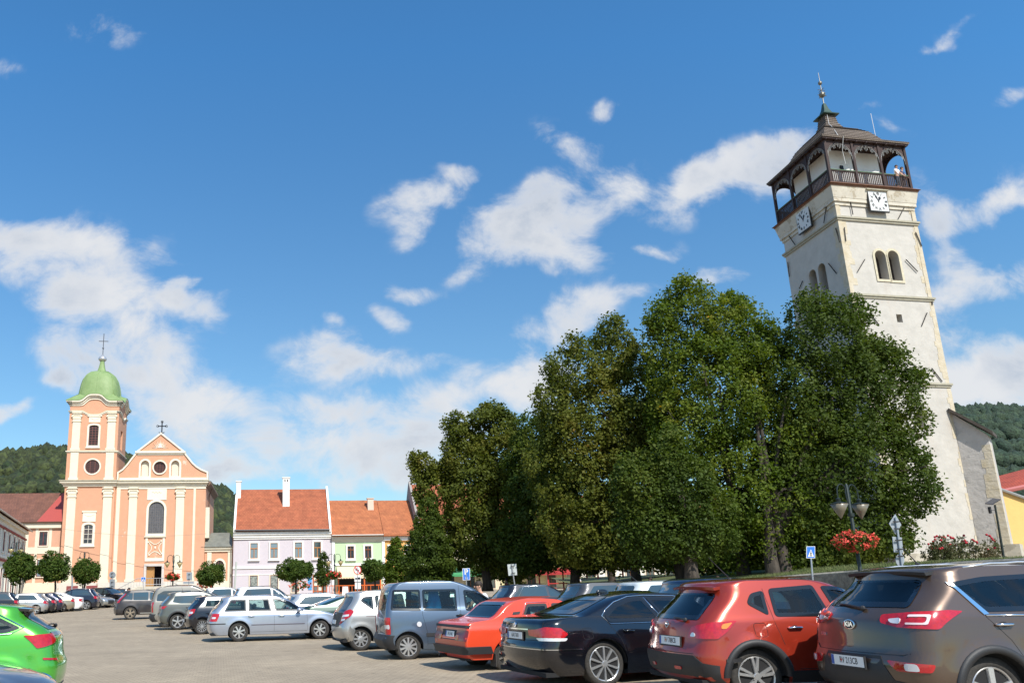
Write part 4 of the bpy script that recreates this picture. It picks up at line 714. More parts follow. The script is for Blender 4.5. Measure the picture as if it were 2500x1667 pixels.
    # bell-shaped shingle roof
    cx = W/2; base_p = [(W/2+.34, GT+.10), (W/2+.37, GT+.2), (2.85, GT+.5), (2.5, GT+.8), (2.2, GT+1.35), (1.85, GT+1.95), (1.4, GT+2.4), (.95, GT+2.68), (.70, GT+2.95), (.50, GT+3.4), (.40, GT+4.1)]
    prof = [base_p[0], base_p[1]]; run = [(Vector(a), Vector(b)) for a, b in zip(base_p[1:], base_p[2:])]
    for a, b in run:                                   # overlapping rows of shingles
        n = max(1, round((b-a).length/.2)); nn = Vector((a.y-b.y, b.x-a.x)).normalized()*-.035
        for q in range(n): s0 = a.lerp(b, q/n); s1 = a.lerp(b, (q+1)/n); prof += [tuple(s0+nn), tuple(s1)]
    V = []
    for rr, z in prof: V += [(cx-rr, cx-rr, z), (cx+rr, cx-rr, z), (cx+rr, cx+rr, z), (cx-rr, cx+rr, z)]
    m = MB(); m.add(V, [(i*4+a, i*4+(a+1) % 4, i*4+4+(a+1) % 4, i*4+4+a) for i in range(len(prof)-1) for a in range(4)]+[(3,2,1,0)])
    sh = tiles('shingles', (.155, .12, .095), (.21, .165, .13), .14, .19); ro = T(m, 'roof', sh); roof_uv(ro)
    m = MB(); m.box(cx-.36, cx+.36, cx-.36, cx+.36, GT+3.6, GT+4.15); T(m, 'lantern_base', mat('ember_wood', (.42, .10, .04), .7), ro)
    m = MB(); V = []
    for rr, z in ((.66, GT+4.08), (.67, GT+4.15), (.36, GT+4.34), (.2, GT+4.75), (.1, GT+5.25)): V += [(cx-rr, cx-rr, z), (cx+rr, cx-rr, z), (cx+rr, cx+rr, z), (cx-rr, cx+rr, z)]
    m.add(V, [(i*4+a, i*4+(a+1) % 4, i*4+4+(a+1) % 4, i*4+4+a) for i in range(4) for a in range(4)]+[(3,2,1,0), (16,17,18,19)]); T(m, 'cap_roof', mat('copper_dark_green', (.035, .07, .052), .5, .2, var=.3), ro)
    m = MB(); m.tube([(cx, cx, GT+5.3), (cx, cx, GT+7.95)], [.05, .02], 6); m.ball((cx, cx, GT+6.05), (.24, .24, .24)); m.ball((cx, cx, GT+7.05), .16)
    for zz, l in ((6.45, .3), (6.0, .38)): m.tube([(cx-l, cx, GT+zz), (cx+l, cx, GT+zz)], .025, 5); m.tube([(cx, cx-l, GT+zz), (cx, cx+l, GT+zz)], .025, 5)
    T(m, 'finial', mat('finial_iron', (.20, .19, .16), .4, .7), ro)
    # clocks
    def clock(c4, side, name_extra):
        f = tf if side == 'f' else tl; P = [f(*q) for q in c4]; a0 = (P[0][0]+P[3][0])/2; a1 = (P[1][0]+P[2][0])/2; z1 = (P[0][1]+P[1][1])/2; z0 = (P[2][1]+P[3][1])/2
        ca, cz = (a0+a1)/2, (z0+z1)/2; s = (abs(a1-a0)+abs(z1-z0))/4
        if side == 'f': Q = TM @ Matrix.Translation((ca, -.26, cz)) @ Matrix.Rotation(math.pi/2, 4, 'X')
        else: Q = TM @ Matrix.Translation((-.26, ca, cz)) @ Matrix.Rotation(-math.pi/2, 4, 'Z') @ Matrix.Rotation(math.pi/2, 4, 'X')
        Q = Matrix.Translation((0, 0, -2.0)) @ Q
        m = MB(); m.box(-s-.06, s+.06, -s-.06, s+.06, -.12, -.01, Q); k = m.build('clock', mat('clock_frame', (.02, .018, .016), .5), r)
        m = MB(); m.box(-s, s, -s, s, -.01, .015, Q); m.build('clock_face', mat('clock_white', (.62, .62, .60), .5), k)
        if side == 'f': m = MB(); m.box(-s-.15, s+.15, s+.065, s+.14, -.30, .14, Q); m.build('clock_hood', mat('ledge_tin', (.36, .33, .24)), k)
        INKB = mat('clock_ink', (.012, .012, .014), .5); nums = ['XII', 'I', 'II', 'III', 'IIII', 'V', 'VI', 'VII', 'VIII', 'IX', 'X', 'XI']
        for i, t in enumerate(nums):
            a = math.pi/2-i*math.pi/6; text('numeral', t, s*.36, INKB, k, Q @ Matrix.Translation((s*.78*math.cos(a), s*.78*math.sin(a), .017)) @ Matrix.Rotation(a-math.pi/2, 4, 'Z'), .75, .012, .003)
        m = MB()
        for ang, l, w in ((math.pi/2-2*math.pi*(56/60), s*.74, .035), (math.pi/2-2*math.pi*(12.93/12), s*.56, .05)):
            ct, st_ = math.cos(ang), math.sin(ang); m.add([Q @ Vector(p) for p in ((-.16*ct, -.16*st_, .03), (w*st_+.3*l*ct, -w*ct+.3*l*st_, .03), (l*.7*ct+2*w*st_, l*.7*st_-2*w*ct, .03), (l*ct, l*st_, .03), (l*.7*ct-2*w*st_, l*.7*st_+2*w*ct, .03), (-w*st_+.3*l*ct, w*ct+.3*l*st_, .03))], [(0,1,2,3,4,5)])
        m.build('clock_hands', INKB, k)
    clock([(2115, 470), (2156, 473), (2162, 522), (2120, 519)], 'f', 0); clock([(1949, 524), (1976, 506), (1990, 553), (1962, 571)], 'l', 0)
    # iron wall anchors
    AI = mat('anchor_iron', (.04, .035, .032), .7, .3)
    for (p, q) in (((2074, 488), (2081, 525)), ((2206, 508), (2192, 535)), ((2110, 634), (2093, 663)), ((2210, 634), (2239, 664)), ((2121, 763), (2145, 794)), ((2262, 764), (2249, 796)), ((2273, 899), (2299, 932)), ((2060, 556), (2064, 590)), ((2234, 568), (2249, 602)), ((2090, 724), (2094, 738)), ((2274, 736), (2275, 745))):
        a, z = tf(*p); a2, z2 = tf(*q); m = MB(); m.tube([(a, -.06, z), (a2, -.06, z2)], .035, 5); T(m, 'wall_anchor', AI)
    for (p, q) in (((2019, 505), (2013, 545)), ((1928, 577), (1943, 598)), ((2042, 557), (2052, 592)), ((2024, 643), (2044, 668)), ((1961, 686), (1953, 705)), ((1925, 640), (1929, 676))):
        a, z = tl(*p); a2, z2 = tl(*q); m = MB(); m.tube([(-.06, a, z), (-.06, a2, z2)], .035, 5); T(m, 'wall_anchor', AI)
    a, z = tf(2240, 1065); m = MB(); m.ball((a, 0, z), (.2, .1, .26), 10, 7); T(m, 'stone_ball', mat('stone_rose', (.42, .32, .28), .9), smooth=True)
    a, z = tf(2279, 1190); m = MB()
    for p in ((2277, 1203), (2288, 1243)), ((2281, 1187), (2308, 1215)), ((2279, 1195), (2283, 1194)): (q0, q1) = (tf(*p[0]), tf(*p[1])); m.tube([(q0[0], -.05, q0[1]), (q1[0], -.05, q1[1])], .018, 5)
    T(m, 'sundial_rods', mat('rod_ochre', (.35, .22, .08), .6))
    m = MB(); m.box(-.35, W+.9, -.35, W, 1.2, tf(2152, 1352)[1]); T(m, 'footing', plaster('footing_render', (.50, .45, .36), (.36, .32, .25), .5, .15, 3, .5, 1))
    # lean-to buttress that comes forward from the right corner, its left flank just grazed by the sun
    P0 = TM @ Vector((W-.30, -.02, 0))+TA; dirv = Vector((.72, -.69, 0)).normalized(); n = Vector((dirv.y, -dirv.x, 0)); n = n if n.dot(Vector((P0.x, P0.y, 0))) < 0 else -n
    def on(px, py): q = onplane(px, py, P0, n); return q
    tl_, el, fr_ = on(2322, 1000), on(2424, 1052), on(2466, 1320); ur = ((fr_-P0).dot(dirv)+(on(2411, 1062)-P0).dot(dirv))/2; ue = (el-P0).dot(dirv)
    print('buttress', ur, ue, tl_.z, el.z)
    th = 1.5; bk = -n
    def B(u, t, z): return P0+dirv*u+bk*t+Vector((0, 0, z))-base
    zt, ze = tl_.z-.25, on(2411, 1062).z; m = MB(); V = [B(0, 0, 1), B(ur, 0, 1), B(ur, 0, ze), B(0, 0, zt), B(0, th, 1), B(ur, th, 1), B(ur, th, ze), B(0, th, zt)]; m.add(V, [(0,1,2,3), (7,6,5,4), (0,4,5,1), (1,5,6,2), (2,6,7,3), (3,7,4,0)])
    m.build('buttress', plaster('buttress_render', (.46, .43, .40), (.34, .32, .30), .58, .12, 3, .9, 1.1), r)
    m = MB(); V = [B(-.1, -.35, zt+.12), B(ue, -.35, ze-.03), B(ue, th+.2, ze-.03), B(-.1, th+.2, zt+.12)]; V += [p+Vector((0, 0, .22)) for p in V]; m.add(V, [(3,2,1,0), (4,5,6,7), (0,1,5,4), (1,2,6,5), (2,3,7,6), (3,0,4,7)]); m.build('buttress_roof', mat('roof_slate', (.07, .055, .045), .85, var=.3, vscale=4), r)
    m = MB(); z = 2.1; rng = random.Random(9)
    while z < ze-.6:
        h = .35+.3*rng.random(); w = .35+.35*rng.random(); V = [B(ur-w, -.012, z), B(ur+.012, -.012, z), B(ur+.012, .5, z), B(ur-w, .5, z)]; V += [p+Vector((0, 0, h-.015)) for p in V]; m.add(V, [(3,2,1,0), (4,5,6,7), (0,1,5,4), (1,2,6,5), (2,3,7,6), (3,0,4,7)]); z += h
    m.build('buttress_quoins', MC['quoin_sandstone'], r)
    m = MB(); V = [B(-.1, -.3, 1), B(ur+.45, -.3, 1), B(ur+.45, th, 1), B(-.1, th, 1)]; V += [p+Vector((0, 0, 3.5-1+.0)) for p in V]; m.add(V, [(3,2,1,0), (4,5,6,7), (0,1,5,4), (1,2,6,5), (2,3,7,6), (3,0,4,7)]); m.build('buttress_footing', MC['footing_render'], r)
    # lamps under the gallery arches, aerials
    m = MB()
    for a in (1.9, ): m.box(a-.12, a+.12, .95, 1.15, LG+1.6, LG+2.1)
    T(m, 'gallery_lamp', MC['iron_black'])
    m = MB(); m.tube([(W-.9, 1.2, GT+.6), (W-.95, 1.2, GT+3.4)], .02, 5); m.tube([(W+.16, 0, LG+.5), (W+.18, 0, LG+2.6)], .02, 5); T(m, 'aerial', mat('aerial_white', (.7, .7, .7), .5))
    m = MB(); pts = [(cx-.3, cx-.5, GT+4.0), (cx-.5, cx-.78, GT+3.0), (cx-.9, cx-1.45, GT+2.4), (cx-1.3, cx-2.25, GT+1.4), (cx-1.6, cx-2.85, GT+.58), (cx-1.9, -.44, GT+.15), (1.2, -.2, GT-.8), (1.3, -.15, GT-1.8)]; m.tube(pts, .018, 5); T(m, 'lightning_cable', MC['cable_white'])
    global GALLERY; GALLERY = (TM @ Vector((W-.95, .15, LG))+TA, LG)
tower()
# ================================================================== trees and plants
def leafmat(name, cols, tr=.3, nscale=.35):
    """cols: list of (pos, rgb) over the per-leaf random value, shifted by a slow noise so whole sprays turn together"""
    m = bpy.data.materials.new(name); m.use_nodes = True; nt = m.node_tree; nt.nodes.clear(); N = nt.nodes.new; L = nt.links.new
    o = N('ShaderNodeOutputMaterial'); g = N('ShaderNodeNewGeometry'); tc = N('ShaderNodeTexCoord'); nz = N('ShaderNodeTexNoise'); nz.inputs['Scale'].default_value = nscale; nz.inputs['Detail'].default_value = 3; nz.inputs['Roughness'].default_value = .7; L(tc.outputs['Object'], nz.inputs['Vector'])
    mr = N('ShaderNodeMapRange'); L(nz.outputs[0], mr.inputs[0]); mr.inputs[1].default_value = .33; mr.inputs[2].default_value = .72; mr.inputs[3].default_value = 0; mr.inputs[4].default_value = .75
    ma = N('ShaderNodeMath'); ma.operation = 'MULTIPLY_ADD'; L(g.outputs['Random Per Island'], ma.inputs[0]); ma.inputs[1].default_value = .27; L(mr.outputs[0], ma.inputs[2])
    cr = N('ShaderNodeValToRGB'); L(ma.outputs[0], cr.inputs[0]); e = cr.color_ramp.elements
    e[0].position, e[0].color = cols[0][0], (*cols[0][1], 1); e[1].position, e[1].color = cols[-1][0], (*cols[-1][1], 1)
    for p, c in cols[1:-1]: q = e.new(p); q.color = (*c, 1)
    b = N('ShaderNodeBsdfPrincipled'); L(cr.outputs[0], b.inputs['Base Color']); b.inputs['Roughness'].default_value = .6; b.inputs['Specular IOR Level'].default_value = .18
    t = N('ShaderNodeBsdfTranslucent'); hs = N('ShaderNodeHueSaturation'); hs.inputs['Value'].default_value = 1.9; hs.inputs['Saturation'].default_value = 1.1; L(cr.outputs[0], hs.inputs['Color']); L(hs.outputs[0], t.inputs[0])
    mx = N('ShaderNodeMixShader'); mx.inputs[0].default_value = tr; L(b.outputs[0], mx.inputs[1]); L(t.outputs[0], mx.inputs[2]); L(mx.outputs[0], o.inputs[0]); return m
LG_ = leafmat('leaves_olive', [(.0, (0.040, 0.058, 0.009)), (.35, (0.079, 0.099, 0.014)), (.7, (0.119, 0.128, 0.019)), (.93, (0.150, 0.123, 0.022)), (1, (0.299, 0.132, 0.018))])
LG2 = leafmat('leaves_green', [(.0, (0.035, 0.062, 0.007)), (.4, (0.075, 0.114, 0.011)), (.75, (0.132, 0.158, 0.018)), (.90, (0.185, 0.167, 0.022)), (.95, (0.405, 0.229, 0.026)), (1, (0.510, 0.246, 0.018))])
LG3 = leafmat('leaves_dark', [(.0, (0.028, 0.049, 0.008)), (.5, (0.058, 0.088, 0.012)), (.9, (0.104, 0.125, 0.018)), (1, (0.141, 0.123, 0.026))])
LG4 = leafmat('leaves_ball', [(.0, (0.031, 0.062, 0.011)), (.5, (0.062, 0.101, 0.016)), (.9, (0.114, 0.132, 0.022)), (1, (0.176, 0.123, 0.026))], nscale=1.2)
BARK = mat('bark', (.060, .048, .038), .95, var=.5, vscale=6, bump=.8, bscale=14, stretch=(1, 1, .25))
def leaves(name, lobes, n, size, m, parent, seed, clump=(.35, .75), per=22, inner=.25, droop=.25, loc=None):
    """sprays of small leaves hung on the outside (and some inside) of the lobes that make up the crown"""
    rng = np.random.default_rng(seed); C = np.array([l[0] for l in lobes], float); Rr = np.array([l[1] for l in lobes], float)
    area = (Rr[:, 0]*Rr[:, 1]+Rr[:, 0]*Rr[:, 2]+Rr[:, 1]*Rr[:, 2]); pr = area/area.sum(); nc = max(8, n//per); cen = []; nor = []; rad = []
    while len(cen) < nc:
        k = rng.choice(len(C), p=pr); d = rng.standard_normal(3); d /= np.linalg.norm(d); ins = rng.random() < inner
        # lumpy silhouette: radius varies over the lobe
        w = 1+.16*math.sin(5*d[0]+k*1.7)*math.cos(4*d[2]+k)+.10*math.sin(9*d[1]+7*d[2]+k*2.3)
        f = rng.uniform(.45, .85) if ins else rng.uniform(.84, 1.04); p = C[k]+d*Rr[k]*f*w
        q = (((p-C)/Rr)**2).sum(1)
        if not ins and (np.delete(q, k) < .62).any(): continue
        cen.append(p); nn = d/Rr[k]; nor.append(nn/np.linalg.norm(nn)); rad.append(rng.uniform(*clump))
    cen = np.array(cen); nor = np.array(nor); rad = np.array(rad); idx = rng.integers(0, nc, n)
    # leaves gather on twigs inside the spray
    g = rng.standard_normal((n, 3)); g /= np.linalg.norm(g, axis=1, keepdims=True); g *= rng.random((n, 1))**.5; sq = g-nor[idx]*((g*nor[idx]).sum(1, keepdims=True))*.35
    P = cen[idx]+sq*rad[idx][:, None]; P[:, 2] -= droop*rad[idx]*(g[:, :2]**2).sum(1)
    nrm = nor[idx]*.55+rng.standard_normal((n, 3))*.55+np.array([0, 0, .35]); nrm /= np.linalg.norm(nrm, axis=1, keepdims=True)
    a = np.cross(nrm, rng.standard_normal((n, 3))); a /= np.linalg.norm(a, axis=1, keepdims=True); b = np.cross(nrm, a); s = size*rng.uniform(.6, 1.25, (n, 1))
    V = np.empty((n, 4, 3)); V[:, 0] = P-a*s*.62; V[:, 1] = P+b*s*.42-nrm*s*.10; V[:, 2] = P+a*s*.62-nrm*s*.12; V[:, 3] = P-b*s*.42-nrm*s*.10
    me = bpy.data.meshes.new(name); me.vertices.add(n*4); me.vertices.foreach_set('co', V.ravel()); me.loops.add(n*4); me.loops.foreach_set('vertex_index', np.arange(n*4, dtype=np.int32)); me.polygons.add(n); me.polygons.foreach_set('loop_start', np.arange(0, n*4, 4, dtype=np.int32)); me.polygons.foreach_set('loop_total', np.full(n, 4, dtype=np.int32)); me.update(); me.validate()
    me.materials.append(m); o = bpy.data.objects.new(name, me); COL.objects.link(o); o.parent = parent
    if loc: o.location = loc
    return o
def bigtree(label, Y, base, lobes, n, m, seed, trunk=.34, limbs=7, size=.2, gr='large park trees beside the tower', fork=.35, inner=.25, stems=1):
    """lobes in photograph pixels (centre x, centre y, half width, half height) with a depth offset in metres"""
    b = at(*base, Y); gzb = max(gz(b.x, b.y), b.z+EYE if b.z+EYE > .2 else 0); b = Vector((b.x, Y, gzb)); r = thing('linden_tree', label, 'tree', b, 0, gr); L3 = []; 
    for (x, y, hw, hh, dy, *rest) in lobes:
        Yy = Y+dy; c = at(x, y, Yy); e = at(x+hw, y, Yy); t = at(x, y-hh, Yy); rx = abs(e.x-c.x); rz = abs(t.z-c.z); L3.append(((c.x-b.x, c.y-b.y, c.z+EYE-b.z), (rx, rest[0] if rest else min(rx, rz)*.95, rz)))
    leaves('crown', L3, int(n*1.75), size*.72, m, r, seed, per=62, inner=inner, clump=(.32, .88))
    rng = random.Random(seed); tm = MB(); top = max(l[0][2] for l in L3); zc = min(l[0][2]-l[1][2] for l in L3); fk = max(2.2, zc+fork*(top-zc)*.4)
    for s in range(stems):
        ox = (s-(stems-1)/2)*.7; tm.tube([(ox, 0, -.3), (ox*.9, 0, .3), (ox*.8+.1*rng.uniform(-1, 1), .1, fk*.5), (ox*.6, .0, fk), (ox*.3, 0, top*.5), (0, 0, top*.66)], [trunk*1.35, trunk, trunk*.9, trunk*.7, trunk*.25, .03], 12)
    tk = tm.build('trunk', BARK, r, smooth=True)
    big = sorted(L3, key=lambda l: -l[1][0]*l[1][2])
    for k in range(limbs):
        l = big[k % len(big)]; a = rng.uniform(0, 6.28); q = Vector(l[0])+Vector((math.cos(a)*l[1][0]*.75, math.sin(a)*l[1][1]*.75, rng.uniform(-.2, .6)*l[1][2])); s0 = Vector((0, 0, fk*rng.uniform(.75, 1.3))); mid = s0.lerp(q, .5)+Vector((0, 0, .8)); m_ = MB(); m_.tube([s0, s0.lerp(mid, .5)+Vector((0, 0, .3)), mid, q], [trunk*.45, trunk*.36, trunk*.24, .03], 7); m_.build('limb', BARK, r, smooth=True)
    return r
# pixel lobes on the 2500 px photograph
bigtree('dark green linden with wide ragged crown standing right against the tower', 40, (1905, 1410), [(2010, 830, 92, 112, 0), (1960, 960, 90, 130, 0), (2090, 985, 85, 130, 0), (2160, 925, 88, 42, -.5), (2195, 1000, 55, 90, 0), (2215, 1160, 60, 75, -.5), (2140, 1130, 80, 110, 0), (2040, 1160, 110, 140, 0), (1940, 1180, 70, 150, .5), (2150, 1290, 70, 70, 0), (2060, 1310, 110, 70, 0), (1990, 1350, 85, 45, 0), (2090, 1350, 60, 40, 0), (2175, 880, 36, 34, 0), (2130, 860, 46, 46, 0), (2236, 915, 26, 12, 0), (2222, 1008, 40, 12, -.5), (2232, 1100, 34, 30, 0), (2262, 1165, 26, 34, -.5), (2240, 1230, 40, 26, 0), (2190, 1300, 46, 20, 0), (1990, 730, 40, 30, 0), (2085, 770, 30, 40, 0)], 46000, LG3, 11, .34, 12, .19, stems=2)
bigtree('tallest bright green linden flecked with orange leaves in the middle of the group', 42, (1818, 1415), [(1690, 790, 85, 100, 0), (1680, 705, 34, 30, 0), (1760, 745, 50, 30, 0), (1810, 750, 30, 26, 0), (1612, 780, 34, 40, 0), (1630, 870, 55, 110, 0), (1780, 830, 95, 100, 0), (1850, 900, 70, 110, 0), (1740, 950, 140, 140, 0), (1690, 1050, 90, 130, -.5), (1880, 1080, 100, 150, -.5), (1790, 1180, 150, 130, -.5), (1900, 1260, 110, 110, -.8), (1750, 1310, 120, 70, 0)], 52000, LG2, 12, .36, 9, .19)
bigtree('olive brown topped linden left of the tallest tree', 46, (1668, 1425), [(1500, 860, 60, 75, 0), (1492, 795, 26, 24, 0), (1400, 850, 34, 30, 0), (1355, 905, 26, 34, 0), (1430, 920, 85, 85, 0), (1540, 930, 75, 85, 0), (1380, 1000, 75, 90, 0), (1470, 1040, 140, 120, 0), (1590, 1080, 70, 110, 0), (1400, 1150, 110, 120, 0), (1540, 1190, 120, 120, 0), (1450, 1290, 140, 90, 0), (1600, 1300, 90, 80, 0)], 46000, LG_, 13, .36, 8, .21)
bigtree('short dark linden with a dense grey green crown in front of the group', 38, (1690, 1412), [(1625, 1115, 50, 60, 0), (1570, 1200, 60, 70, 0), (1670, 1190, 75, 80, 0), (1610, 1285, 95, 70, 0), (1700, 1300, 85, 60, 0), (1640, 1065, 24, 24, 0), (1530, 1150, 24, 34, 0), (1755, 1240, 34, 30, 0)], 20000, LG3, 23, .3, 5, .18)
bigtree('rounded olive linden with one leaning spur at the left end of the group', 58, (1190, 1432), [(1200, 1050, 75, 55, 0), (1205, 1005, 30, 22, 0), (1115, 1035, 30, 26, 0), (1025, 1125, 22, 20, 0), (1130, 1110, 55, 75, 0), (1235, 1130, 75, 90, 0), (1160, 1200, 85, 90, 0), (1040, 1150, 32, 38, 0), (1060, 1190, 45, 50, 0), (1240, 1250, 80, 90, 0), (1150, 1310, 80, 75, 0), (1240, 1350, 70, 50, 0)], 38000, LG_, 14, .32, 7, .25)
bigtree('shaded dark linden filling the gap between the rounded tree and the olive tree', 54, (1405, 1430), [(1310, 1120, 60, 100, 0), (1330, 1230, 90, 110, 0), (1300, 1330, 90, 60, 0), (1420, 1330, 90, 60, 0)], 26000, LG3, 15, .32, 5, .24)
bigtree('linden behind the tallest tree showing only a shaded trunk and lower branches', 50, (1555, 1425), [(1560, 1100, 90, 130, 0), (1560, 1270, 110, 80, 0)], 9000, LG3, 16, .3, 3, .26)
bigtree('linden with low drooping boughs between the green lamp post and the thick trunks', 47, (2010, 1405), [(2000, 1150, 100, 150, 0), (1990, 1300, 90, 70, 0)], 11000, LG3, 17, .3, 3, .25)
bigtree('dark tree deep in the park behind the rounded linden, only its shaded boughs showing', 68, (1270, 1440), [(1270, 1330, 90, 80, 0), (1200, 1370, 60, 40, 0)], 9000, LG3, 51, .28, 3, .3)
bigtree('dark tree deep in the park behind the olive topped linden', 64, (1495, 1436), [(1440, 1310, 100, 75, 0), (1550, 1330, 80, 60, 0)], 9000, LG3, 52, .3, 3, .3)
bigtree('dark tree deep in the park behind the tallest linden', 60, (1740, 1430), [(1660, 1330, 90, 60, 0), (1800, 1320, 110, 75, 0)], 11000, LG3, 53, .3, 3, .28)
bigtree('low branched tree at the back of the raised lawn left of the tower', 56, (1900, 1412), [(1900, 1330, 90, 80, 0), (2020, 1350, 90, 50, 0)], 12000, LG3, 54, .3, 3, .26)
def hedge():
    a, b = at(1690, 1400, 52), at(2130, 1395, 52); r = thing('hedge', 'long dark clipped hedge in the shade behind the linden trunks', 'hedge', ((a.x+b.x)/2, 52, 2.0)); w = (b.x-a.x)/2
    leaves('foliage', [((x, 0, .9), (1.6, .6, 1.0)) for x in np.linspace(-w, w, 12)], 16000, .16, LG3, r, 77, clump=(.15, .3), per=14, inner=.3)
    m = MB()
    for x in np.linspace(-w, w, 22): m.tube([(x, 0, -.6), (x+.1, 0, .8)], .03, 5)
    m.build('stems', BARK, r)
hedge()
def conetree(label, px, ytop, ybot, hw, Y, n, m, seed, base, size=.2, name='young_tree', grp=None):
    b = at(px, base, Y); b = Vector((b.x, Y, gz(b.x, Y))); r = thing(name, label, 'tree', b, 0, grp); L3 = []
    for k in range(6):
        t = (k+.5)/6; y = ytop+(ybot-ytop)*t; c = at(px, y, Y); w = hw*(.22+.95*t**.75 if t < .8 else .85)*Y/F_; L3.append(((c.x-b.x, 0, c.z+EYE-b.z), (w, w, (ybot-ytop)/6*.85*Y/F_)))
    leaves('crown', L3, int(n*1.7), size*.75, m, r, seed, clump=(.2, .45), per=26, inner=.2); tm = MB(); h = L3[0][0][2]; tm.tube([(0, 0, -.2), (0, 0, h*.5), (0, 0, h)], [.09, .07, .02], 7); tm.build('trunk', BARK, r, smooth=True); return r
conetree('dark bluish cone shaped tree left of the big lindens', 1046, 1228, 1425, 62, 56, 15000, LG3, 31, 1435, .2)
conetree('bright green young tree in front of the orange house', 966, 1316, 1425, 30, 76, 5200, LG2, 32, 1438, .22)
conetree('slim young tree in front of the lilac house shop door', 789, 1350, 1425, 18, 84, 2200, LG3, 33, 1440, .2)
def balltree(label, px, py, hw, hh, Y, seed, base_px=None, n=5200):
    c = at(px, py, Y); bx = at(base_px or px, py, Y).x; b = Vector((bx, Y, gz(bx, Y))); r = thing('ball_maple', label, 'tree', b, 0, 'clipped ball trees along the square'); s = Y/F_; z = c.z+EYE-b.z; L3 = [((c.x-bx, 0, z), (hw*s, hw*s, hh*s))]
    rng = random.Random(seed)
    for k in range(5): a = k*1.256+rng.random(); L3.append(((c.x-bx+math.cos(a)*hw*s*.45, math.sin(a)*hw*s*.45, z+rng.uniform(-.3, .35)*hh*s), (hw*s*.6, hw*s*.6, hh*s*.62)))
    leaves('crown', L3, int(n*1.6), .15, LG4, r, seed, clump=(.18, .36), per=18, inner=.3, droop=.15); tm = MB(); tm.tube([(0, 0, -.2), (.03, 0, z*.5), (c.x-bx, 0, z)], [.11, .085, .06], 8); tm.build('trunk', BARK, r, smooth=True)
balltree('clipped ball tree in front of the white corner house, leftmost of the row', 51, 1385, 33, 35, 67, 41)
balltree('clipped ball tree in front of the peach house next to the church', 134, 1383, 33, 34, 68, 42, 138)
balltree('clipped ball tree below the left tower window of the church', 212, 1395, 29, 27, 70, 43, 207)
balltree('clipped ball tree in front of the small chapel window', 516, 1400, 31, 26, 74, 44, 519)
balltree('wide flattened clipped tree in front of the lilac house', 720, 1391, 42, 24, 76, 45, 722, 6500)
balltree('clipped ball tree in front of the mint green house', 914, 1390, 31, 24, 76, 46)
def flowers(name, label, c, rx, rz, n, seed, cat='flowers', mcol=(.62, .035, .02), grp=None, parent=None, green=.35, size=.07):
    rng = np.random.default_rng(seed); r = thing(name, label, cat, c, 0, grp)
    leaves('foliage', [((0, 0, 0), (rx*.95, rx*.95, rz*.95))], int(n*green*1.6), size*1.3, LG4, r, seed, clump=(.06, .14), per=8, inner=.5)
    f = leaves('blossom', [((0, 0, .02), (rx, rx, rz))], n, size, mat('petal_red', (.66, .035, .02), .6, var=.3, vscale=9, var2=(.75, .12, .08)) if mcol[0] > .6 else mat('petal_orange', mcol, .6), r, seed+1, clump=(.05, .13), per=9, inner=.15); return r
def rosebed():
    c0 = at(2340, 1375, 46); r = thing('rose_bush', 'tall straggly rose bushes with red blooms at the foot of the tower', 'rose bush', (c0.x, 46, 2.3)); rng = random.Random(5); m = MB(); L3 = []; fl = []
    for k in range(46):
        px = rng.choice([rng.uniform(2262, 2300), rng.uniform(2300, 2345), rng.uniform(2345, 2440), rng.uniform(2255, 2440)]); yt = rng.uniform(1300, 1345) if px > 2270 else rng.uniform(1320, 1350); Y = 45+rng.uniform(-.8, 1.2); b = at(px, 1384, Y); t = at(px+rng.uniform(-10, 10), yt, Y); b = Vector((b.x-c0.x, Y-46, max(b.z+EYE-2.3, -.35))); t = Vector((t.x-c0.x, Y-46, t.z+EYE-2.3)); mid = b.lerp(t, .5)+Vector((rng.uniform(-.15, .15), 0, 0)); m.tube([b, mid, t], [.014, .011, .006], 5); L3.append((tuple(mid.lerp(t, .35)), (.2, .2, .45))); L3.append((tuple(mid.lerp(b, .4)), (.26, .26, .4)))
        if rng.random() < .6: fl.append(t)
    m.build('stems', mat('rose_stem', (.11, .10, .05), .8), r); leaves('foliage', L3, 9000, .085, leafmat('leaves_rose', [(0, (.04, .055, .02)), (.5, (.08, .09, .035)), (.9, (.16, .12, .07)), (1, (.22, .15, .09))]), r, 6, clump=(.08, .2), per=9)
    m = MB()
    for t in fl: 
        for q in range(rng.choice([1, 1, 2, 3])): m.ball(t+Vector((rng.uniform(-.1, .1), rng.uniform(-.1, .1), rng.uniform(-.08, .06))), .065, 7, 5)
    m.build('blooms', mat('rose_crimson', (.40, .01, .025), .7), r)
rosebed()
# low shrubs and planters in front of the far houses
for (px, py, Y, rx, rz, lab) in ((505, 1425, 88, .9, .45, 'low mound of red flowers under the clipped tree by the chapel'), (735, 1429, 88, 1.3, .5, 'low mound of red flowers before the lilac house')):
    c = at(px, py, Y); flowers('flower_bed', lab, (c.x, Y, c.z+EYE), rx, rz, 500, int(px), mcol=(.60, .10, .04), size=.13)
